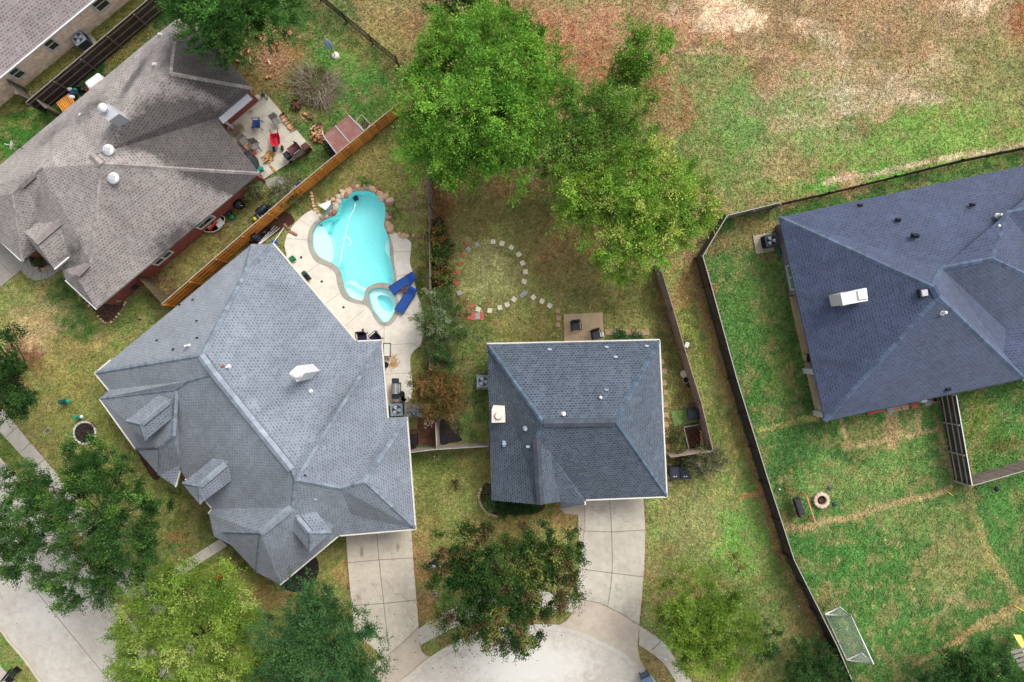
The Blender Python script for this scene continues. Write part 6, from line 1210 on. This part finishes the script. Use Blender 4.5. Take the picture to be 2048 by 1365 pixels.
# ---------------------------------------------------------------- tan house yard
def log(px, py, L=.4, r=.07, a=None, z=.07, mt='wood_log', **k):
    m = MB(); a = random.uniform(0, 3.14) if a is None else a; d = Vector((math.cos(a), math.sin(a), random.uniform(-.15, .15)))*L/2; p = P(px, py, z); m.tube([p-d, p+d], [r, r*.92], 7, random.uniform(.75, 1.15)); return m.build('firewood_log', M[mt], at=p)
LM = ['wood_log', 'wood_log', 'log_bark', 'stone_tan']
for i in range(60):
    a = random.uniform(0, 6.28); u = math.sqrt(random.random()); tag(log(636+16*u*math.cos(a), 267+18*u*math.sin(a), random.uniform(.3, .45), random.uniform(.05, .08), None, .08+.4*(1-u), random.choice(LM)), 'split log in the round woodpile beside the rusty roofed shed', 'log', 'logs of the round woodpile')
for i in range(24): f = i/23; tag(log(563+f*24+random.uniform(-1.5, 1.5), 229+f*31, .42, .06, R(38)+random.uniform(-.2, .2), .14, random.choice(LM)), 'split log in the row along the patio edge', 'log', 'logs along the patio edge')
for i in range(24): a = random.uniform(0, 6.28); u = math.sqrt(random.random()); tag(log(537+9*u*math.cos(a), 315+9*u*math.sin(a), .5, .045, R(45)+random.uniform(-.5, .5), .12+.3*(1-u), 'straw'), 'split log in the small heap on the pale patio', 'log', 'logs of the patio heap')
for i in range(4): tag(log(543+i*2.2, 336+i*1.4, .5, .04, R(-52), .12, 'straw'), 'thin split log lying at the lower edge of the pale patio', 'log', 'thin logs at the patio edge')
for x, y in ((477,123),(485,124),(491,104),(498,101),(481,110),(538,125),(543,150),(536,152),(580,65),(574,72),(523,76),(551,88),(555,99),(500,120),(619,238),(612,230)): tag(log(x, y, random.uniform(.25, .5), random.uniform(.06, .12), None, .08, random.choice(LM)), 'loose cut log lying among wood chips in the back yard', 'log', 'loose logs among wood chips')
m = MB()
for i in range(1100):
    x = random.gauss(545, 17); y = random.gauss(112, 24); s = random.uniform(.03, .09); p = P(x, y, .01+random.random()*.05); a = random.random()*6.28
    m.box(p, (s*1.8, s*.8, .015), a, random.uniform(.6, 1.25), random.uniform(-.4, .4))
for i in range(160): x = random.gauss(560, 45); y = random.gauss(170, 50); s = random.uniform(.04, .09); m.box(P(x, y, .02), (s*1.6, s, .015), random.random()*6, random.uniform(.7, 1.2))
tag(m.build('wood_chips', M['chip'], at=P(545, 112)), 'scatter of pale wood chips on bare ground in the back yard', 'wood chips', kind='stuff')
t = thing('brush_pile', 'big pile of cut grey brown branches in the tan house back yard', 'brush pile', P(630, 175)); 
for g, (cx, cy, rx, ry, n, base) in enumerate([(615,165,30,38,90,2.6),(640,185,34,30,80,-1.0),(655,172,26,24,50,.6),(628,200,28,18,50,1.4)]):
    m = MB()
    for i in range(n):
        a = random.uniform(0, 6.28); u = math.sqrt(random.random()); p = P(cx+rx*u*math.cos(a)*.8, cy+ry*u*math.sin(a)*.8, random.uniform(.1, .8*(1-u)+.2)); q = random.gauss(base, .7); d = Vector((math.cos(q), math.sin(q), random.uniform(-.1, .2))); L_ = random.uniform(.5, 1.2)
        m.tube([p, p+d*L_*.5+Vector((0, 0, .05)), p+d*L_], [.02, .013, .006], 4, random.uniform(.6, 1.3))
        for j in range(3): e = Vector((math.cos(q+random.choice((-.6, .6))), math.sin(q+random.choice((-.6, .6))), .1)); b = p+d*L_*random.uniform(.3, .9); m.tube([b, b+e*random.uniform(.2, .5)], [.009, .004], 3, random.uniform(.7, 1.3))
    m.build('branch', M['twig'], t)
N = 5000; a = NR.rand(N)*6.28; u = np.sqrt(NR.rand(N)); q0 = P(628, 175); pos = np.stack([q0.x+1.45*u*np.cos(a)+NR.randn(N)*.1, q0.y+1.5*u*np.sin(a)+NR.randn(N)*.1, .05+NR.rand(N)*.75*(1.05-u)], 1)
leafmesh('dry_leaves', pos, NR.randn(N, 3), .09, .4, lin((120,116,72))*(.6+.8*NR.rand(N))[:, None], 'leaf', t, q0)
m = MB(); pp = [P(x, y, .04) for x, y in smooth_line([(674,180),(683,192),(690,212)], 3)]; m.tube(pp, .02, 5); tag(m.build('fallen_branch', M['twig'], at=pp[0]), 'single thin curved stick on the grass right of the brush pile', 'stick')
c = P(594, 212); t = thing('metal_fire_ring', 'rusty metal fire ring filled with cut logs near the brush pile', 'fire ring', c); MB().lathe(c, [(.36, 0), (.38, .3), (.34, .3), (.33, .05)], 22).build('ring', M['rust'], t)
for i in range(8): a = random.uniform(0, 3); q = c+Vector((random.uniform(-.18, .18), random.uniform(-.18, .18), .25+random.random()*.1)); d = Vector((math.cos(a), math.sin(a), 0))*.16; m = MB(); m.tube([q-d, q+d], .055, 7, random.uniform(.8, 1.15)); m.build('log', M[random.choice(['wood_log', 'log_bark'])], t)
# umbrella
p = P(671, 112); t = thing('closed_umbrella', 'closed pale blue and white garden umbrella on a round base in the back yard', 'umbrella', p); MB().lathe(p, [(.26, 0), (.26, .06), (.05, .1)], 24).build('base', M['cream_trim'], t); m = MB(); m.tube([p, p+Vector((0, 0, 2.7))], .025, 8); m.build('pole', M['dark_metal'], t)
m = MB(); n = 14; vs = []
for k, (z, r) in enumerate([(1.35, .12), (1.5, .24), (1.9, .2), (2.3, .15), (2.7, .03)]):
    for i in range(n): a = 2*math.pi*i/n; rr = r*(1.25 if i % 2 else .65); vs.append(p+Vector((rr*math.cos(a), rr*math.sin(a), z)))
m.add(vs, [(k*n+i, k*n+(i+1) % n, (k+1)*n+(i+1) % n, (k+1)*n+i) for k in range(4) for i in range(n)]); m.build('canopy', M['pale_blue'], t)
# rusty roofed kennel shed
t = thing('garden_shed', 'low shed with a rusty pink metal roof against the cedar fence', 'shed', P(690, 272)); 
q = [P(697, 231, 1.5), P(727.5, 262, 1.5), P(673, 307, 1.35), P(647, 272, 1.35)]; m = MB(); m.add(q, [(3, 2, 1, 0)]); m.add([v-Vector((0, 0, .05)) for v in q], [(0, 1, 2, 3)])
for i in range(13): u = q[0].lerp(q[1], i/12)+Vector((0, 0, .015)); v = q[3].lerp(q[2], i/12)+Vector((0, 0, .015)); m.bar(u, v, .03, .03, random.uniform(.8, 1.1))
m.build('roof', M['rust_roof'], t)
for f in (0, .52, 1): m = MB(); m.bar(q[0].lerp(q[3], f)+Vector((0, 0, .04)), q[1].lerp(q[2], f)+Vector((0, 0, .04)), .07, .04); m.build('roof_batten', M['flash'], t)
for v in q: m = MB(); m.box(Vector((v.x, v.y, .7)), (.08, .08, 1.4), R(38)); m.build('post', M['wood_grey'], t)
for a, b in ((0, 3), (0, 1), (2, 3)):
    m = MB(); u, v = q[a], q[b]; k = int((v-u).length/.12)
    for i in range(k): w = u.lerp(v, i/k); m.bar(Vector((w.x, w.y, .02)), Vector((w.x, w.y, 1.3)), .015)
    m.build('side_mesh', M['iron'], t)
t = thing('wire_pen', 'open wooden framed wire pen attached beside the rusty roofed shed', 'pen', P(730, 247)); q = [P(*v, 1.1) for v in ((712,243),(723,230),(741,249),(730,263))]
for a, b in zip(q, q[1:]+q[:1]):
    m = MB(); m.bar(a, b, .05); m.build('top_rail', M['wood_pale'], t); m = MB(); m.box(Vector((a.x, a.y, .55)), (.06, .06, 1.1)); m.build('post', M['wood_grey'], t)
m = MB(); m.add([Vector((v.x, v.y, .03)) for v in q], [(3, 2, 1, 0)]); m.build('floor_board', M['wood_dark'], t)
bed('mulch_or_shade_bed', [(640,283),(660,270),(682,310),(664,322)], 'dark_mulch_or_shade', .02, 1)  # no mulch here: dark sheet painted in for the kennel run's shade
# wheelbarrow
o = P(556, 285, .08); rz = R(8); t = thing('wheelbarrow', 'bright red two wheeled wheelbarrow on the pale patio', 'wheelbarrow', o); rm = Matrix.Rotation(rz, 3, 'Z'); w = lambda x, y, z: o+rm @ Vector((x, y, z))
m = MB(); top = [(-.28, .42), (.28, .42), (.33, .1), (.3, -.25), (.12, -.42), (-.12, -.42), (-.3, -.25), (-.33, .1)]; bt = [(x*.6, y*.6-.02) for x, y in top]; n = 8
m.add([w(x, y, .62) for x, y in top]+[w(x, y, .3) for x, y in bt]+[w(x*1.08, y*1.06, .62) for x, y in top]+[w(x*1.08, y*1.06, .57) for x, y in top], [[8+i for i in range(8)]]+[[i, (i+1) % n, 8+(i+1) % n, 8+i] for i in range(n)]+[[16+i, 16+(i+1) % n, (i+1) % n, i] for i in range(n)]+[[24+i, 24+(i+1) % n, 16+(i+1) % n, 16+i] for i in range(n)]); m.build('tub', M['red_tub'], t)
for s in (-1, 1):
    m = MB(); m.tube([w(s*.1, -.3, .25), w(s*.2, .4, .5), w(s*.3, .8, .62)], .022, 6); m.build('handle', M['black'], t); m = MB(); m.tube([w(s*.24, -.5, .18), w(s*.34, -.5, .18)], .18, 16); m.build('wheel', M['black'], t)
m = MB(); m.tube([w(-.24, -.5, .18), w(.24, -.5, .18)], .02, 6); m.build('axle', M['galvanised'], t)
# offset smoker
o = P(594, 305, .08); rz = R(38); rm = Matrix.Rotation(rz, 3, 'Z'); w = lambda x, y, z: o+rm @ Vector((x, y, z)); t = thing('smoker_grill', 'rusty offset smoker grill with side firebox at the corner of the pale patio', 'grill', o)
m = MB(); m.tube([w(-.35, 0, .75), w(.45, 0, .75)], .3, 18); m.build('barrel', M['rust'], t); MB().rbox(w(-.62, -.02, .6), (.42, .46, .45), rz, .04).build('firebox', M['bin_dark'], t)
m = MB(); m.tube([w(.38, .12, 1.0), w(.38, .12, 1.45)], .05, 10); m.build('chimney', M['black'], t); m = MB(); m.box(w(.05, -.45, .72), (.9, .25, .04), rz); m.build('front_shelf', M['wood_dark'], t); m = MB(); m.bar(w(-.2, -.32, .85), w(.3, -.32, .85), .03); m.build('handle', M['galvanised'], t)
for x in (-.3, .4):
    for y in (-.2, .2): m = MB(); m.bar(w(x, y, .55), w(x, y*1.3, 0), .05); m.build('leg', M['black'], t)
for s in (-1, 1): m = MB(); m.tube([w(-.75, s*.3-.03, .12), w(-.75, s*.3+.03, .12)], .13, 14); m.build('wheel', M['black'], t)
m = MB(); m.rbox(P(613, 296, .5), (.5, .45, .75), R(38), .04); tag(m.build('storage_box', M['rust'], at=P(613, 296)), 'brown box standing right behind the rusty smoker grill', 'box')
# covered grill, little table, table with green pot
t = thing('covered_grill', 'grill under a dark cover with a red cloth beside the roof edge', 'grill', P(503, 325, .08)); m = MB(); m.rock(P(503, 322, .6), (.75, .42, .55), R(-52), 4, 1, 3); m.build('cover', M['tarp'], t); m = MB(); m.box(P(510, 307, .85), (.22, .2, .08), R(20)); m.build('red_cloth', M['red'], t)
for x in (-.5, .5): m = MB(); m.box(P(503, 325, .25)+Vector((x*.6, -x*.75, 0)), (.06, .06, .5)); m.build('leg', M['black'], t)
tbl('small tan topped table between the two dark framed mesh chairs', 499, 297, -40, .4, .4, .45, 'brown_table', 'paver_tan', z=.08)
t = tbl('white stand at the corner of the red brick wall carrying a green pot', 524, 346, -40, .36, .55, .5, 'white_paint', z=.08)
t = thing('plant_pot', 'green glazed pot on the white stand at the corner of the tan house', 'pot', P(525, 341, .6)); MB().lathe(P(524, 341, .62), [(.14, 0), (.2, .2), (.22, .26), (.18, .26)], 16).build('pot', M['teal'], t); m = MB(); m.rock(P(524, 341, .85), (.14, .14, .1), 0, 2); m.build('plant', M['green_dark'], t)
# strip between the brick wall and the cedar fence
t = thing('sled_tub', 'black oval tub holding red and white folded things below the brick wall', 'tub', P(433, 450)); rz = R(33)
o = P(433, 450); rm = Matrix.Rotation(rz, 3, 'Z'); m = MB(); out = [(.85*math.cos(a*math.pi/8), .5*math.sin(a*math.pi/8)) for a in range(16)]; out = [(x, y if abs(x) < .6 else y*.8) for x, y in out]
vs = [o+rm @ Vector((x, y, .4)) for x, y in out]+[o+rm @ Vector((x*.85, y*.82, .08)) for x, y in out]+[o+rm @ Vector((x*.8, y*.75, .0)) for x, y in out]
m.add(vs, [[i, (i+1) % 16, 16+(i+1) % 16, 16+i] for i in range(16)]+[[i+16, 16+(i+1) % 16, 32+(i+1) % 16, 32+i] for i in range(16)]+[[16+i for i in range(16)]]); m.build('tub_shell', M['black'], t)
m = MB(); m.tube([o+rm @ Vector((x, y, .41)) for x, y in out+out[:1]], .03, 6); m.build('rim', M['white_paint'], t)
for x, y, rr, mt, d in ((-.3,.12,.0,'white_paint',(.5,.16,.12)), (-.1,.0,.1,'orange',(.9,.14,.14)), (-.15,-.12,.1,'red',(.8,.12,.12)), (.05,.15,.4,'red',(.5,.12,.14)), (.35,-.15,-.1,'white_paint',(.55,.5,.05))): m = MB(); m.box(o+rm @ Vector((x, y, .38)), d, rz+rr+R(10)); m.build('folded_part', M[mt], t)
t = thing('kettle_grill', 'round black lidded drum grill by the brick wall', 'grill', P(482, 414)); MB().lathe(P(483, 412), [(.25, .0), (.28, .5), (.36, .62), (.36, .72), (.25, .86), (.05, .9)], 20).build('drum', M['black'], t); m = MB(); m.box(P(483, 412, .94), (.16, .03, .04)); m.build('handle', M['galvanised'], t)
t = thing('orange_seat', 'orange topped stool with white arms next to the black drum grill', 'stool', P(474, 407)); m = MB(); m.rbox(P(472, 406, .55), (.42, .36, .1), R(20), .04); m.build('seat', M['orange'], t)
for x, y in ((-.15, -.12), (.15, -.12), (-.15, .12), (.15, .12)): m = MB(); m.box(P(472, 406, .26)+Vector((x, y, 0)), (.04, .04, .5)); m.build('leg', M['white_paint'], t)
m = MB(); m.bar(P(478, 402, .6), P(483, 412, .62), .05); m.build('arm', M['white_paint'], t)
def lid(label, px, py, r, h, mt, name, cat, rim='black'): t = thing(name, label, cat, P(px, py)); MB().lathe(P(px, py), [(r, 0), (r, h), (r*.4, h+.04)], 20).build('body', M[mt], t); m = MB(); m.tube([P(px, py, h)+Vector((r*1.02*math.cos(a*math.pi/9), r*1.02*math.sin(a*math.pi/9), 0)) for a in range(19)], .015, 4); m.build('rim', M[rim], t)
lid('round green lidded bucket below the black tyre near the brick wall', 466, 436, .18, .3, 'green_plastic', 'bucket', 'bucket', 'green_dark'); lid('dark round bucket between the black tub and the green bucket', 459, 428, .2, .3, 'bin_dark', 'bucket', 'bucket')
m = MB(); m.lathe(P(511, 439), [(.09, .02), (.15, .1), (.15, .16), (.09, .25), (.02, .28)], 16); tag(m.build('ball', M['yellow'], at=P(511, 439)), 'yellow ball at the foot of the cedar fence', 'ball')
lid('white lidded bucket beside the dark barrel at the cedar fence', 520, 432, .14, .3, 'pale_blue', 'bucket', 'bucket', 'white_paint')
t = thing('barrel', 'dark grey barrel lying on its side by the cedar fence', 'barrel', P(524, 420)); p = P(524, 420, .3); d = Vector((math.cos(R(38)), math.sin(R(38)), 0)); m = MB(); m.tube([p-d*.42, p-d*.4, p+d*.4, p+d*.42], [.2, .26, .26, .2], 16); m.build('barrel_body', M['bin_dark'], t)
for s in (-.2, .2): m = MB(); m.tube([p+d*(s-.02), p+d*(s+.02)], .275, 16); m.build('hoop', M['black'], t)
m = MB(); m.rock(P(541, 419, .25), (.35, .25, .25), R(38), 9); tag(m.build('storage_bag', M['grille'], at=P(541, 419)), 'grey bag between the dark barrel and the cedar fence', 'bag')
m = MB(); m.rbox(P(600, 371, .35), (.4, .3, .6), R(38), .04); tag(m.build('storage_bin', M['navy'], at=P(600, 371)), 'dark blue tub tight against the cedar fence by the concrete path', 'tub')
for i, (a, b) in enumerate((((500,400),(522,372)), ((538,384),(556,410)))): m = MB(); m.bar(P(*a, .06), P(*b, .06), .07); tag(m.build('garden_pole', M['wood_pale'], at=P(*a)), ('upper' if i == 0 else 'lower')+' pale pole lying among the bushes by the concrete path', 'pole', 'pale poles by the path')
# pool equipment behind the grey house
t = thing('pool_skimmer_pole', 'long pale pole with blue ended net leaning by the pool equipment', 'pole', P(555, 480)); m = MB(); m.tube([P(568, 455, .5), P(545, 488, 1.2)], .03, 6); m.build('pole', M['white_metal'], t); m = MB(); m.rbox(P(549, 484, 1.0), (.4, .3, .08), R(20)); m.build('net_head', M['blue_sling'], t)
t = thing('pool_pump', 'cluster of black pool pump and pipes behind the grey house corner', 'pump', P(530, 470)); m = MB(); m.tube([P(527, 466, .25), P(540, 458, .25)], .14, 14); m.build('pump_body', M['black'], t); MB().lathe(P(518, 478), [(.22, 0), (.26, .3), (.26, .8), (.12, 1.0)], 18).build('filter_tank', M['bin_dark'], t)
for i in range(3): m = MB(); m.tube([P(513+i*4, 492-i*2, .2), P(550+i*5, 452+i*2, .2)], .03, 6); m.build('pipe', M['white_paint'], t)
# strip between pale brick house fence and tan house
t = thing('storage_box', 'large white plastic deck box between the dark fence and the tan house roof', 'deck box', P(190, 165)); rz = R(36); c = P(188, 163, 1.0); c.z = 0
m = MB(); m.rbox(c+Vector((0, 0, .45)), (1.15, .62, .8), rz, .06); m.build('box_body', M['white_paint'], t); m = MB(); m.rbox(c+Vector((0, 0, .95)), (1.2, .68, .22), rz, .09); m.build('lid', M['white_metal'], t)
t = thing('cedar_crate', 'slatted orange cedar crate beside the short gate fence', 'crate', P(134, 208)); c = P(132, 206, .5); c.z = 0; rm = Matrix.Rotation(rz, 3, 'Z')
for i in range(8): m = MB(); q = rm @ Vector((-.5+i*.14, 0, 0)); m.box(c+q+Vector((0, 0, .5)), (.1, .8, .03), rz, random.uniform(.8, 1.2)); m.build('slat', M['wood_cedar'], t)
for s in (-1, 1): m = MB(); q = rm @ Vector((0, s*.38, 0)); m.box(c+q+Vector((0, 0, .25)), (1.1, .05, .46), rz); m.build('side_board', M['wood_cedar'], t)
for x, y, r, mt, lab in ((139,179,.2,'white_paint','white bag on the junk heap between the cedar crate and white box'), (152,181,.2,'teal','green bag on the junk heap by the white deck box'), (144,188,.24,'navy','blue patterned bag at the front of the junk heap'), (152,188,.2,'tarp','grey bag at the right of the junk heap'), (144,195,.22,'white_paint','lower white bag nearest to the cedar crate'), (157,174,.26,'black','black bag at the back of the junk heap'), (165,180,.22,'black','black bag closest to the white deck box'), (175,182,.16,'red','small red item between junk heap and roof edge')):
    m = MB(); m.rock(P(x, y, r*.9+.15), (r, r*.85, r), 0, int(x*3+y), 1, 3); tag(m.build('bag', M[mt], at=P(x, y)), lab, 'bag')
# mail bench at lower left
t = thing('park_bench', 'small black slatted bench on the grass strip at the lower left corner', 'bench', P(31, 1347)); o = P(31, 1347); rz = R(52); rm = Matrix.Rotation(rz, 3, 'Z')
for i in range(3): m = MB(); m.box(o+rm @ Vector((0, -.15+i*.15, .42)), (1.1, .1, .04), rz); m.build('slat', M['black'], t)
m = MB(); m.box(o+rm @ Vector((0, .26, .62)), (1.1, .05, .3), rz); m.build('backrest', M['black'], t)
for s in (-.45, .45): m = MB(); m.box(o+rm @ Vector((s, 0, .2)), (.06, .45, .4), rz); m.build('leg', M['black'], t)
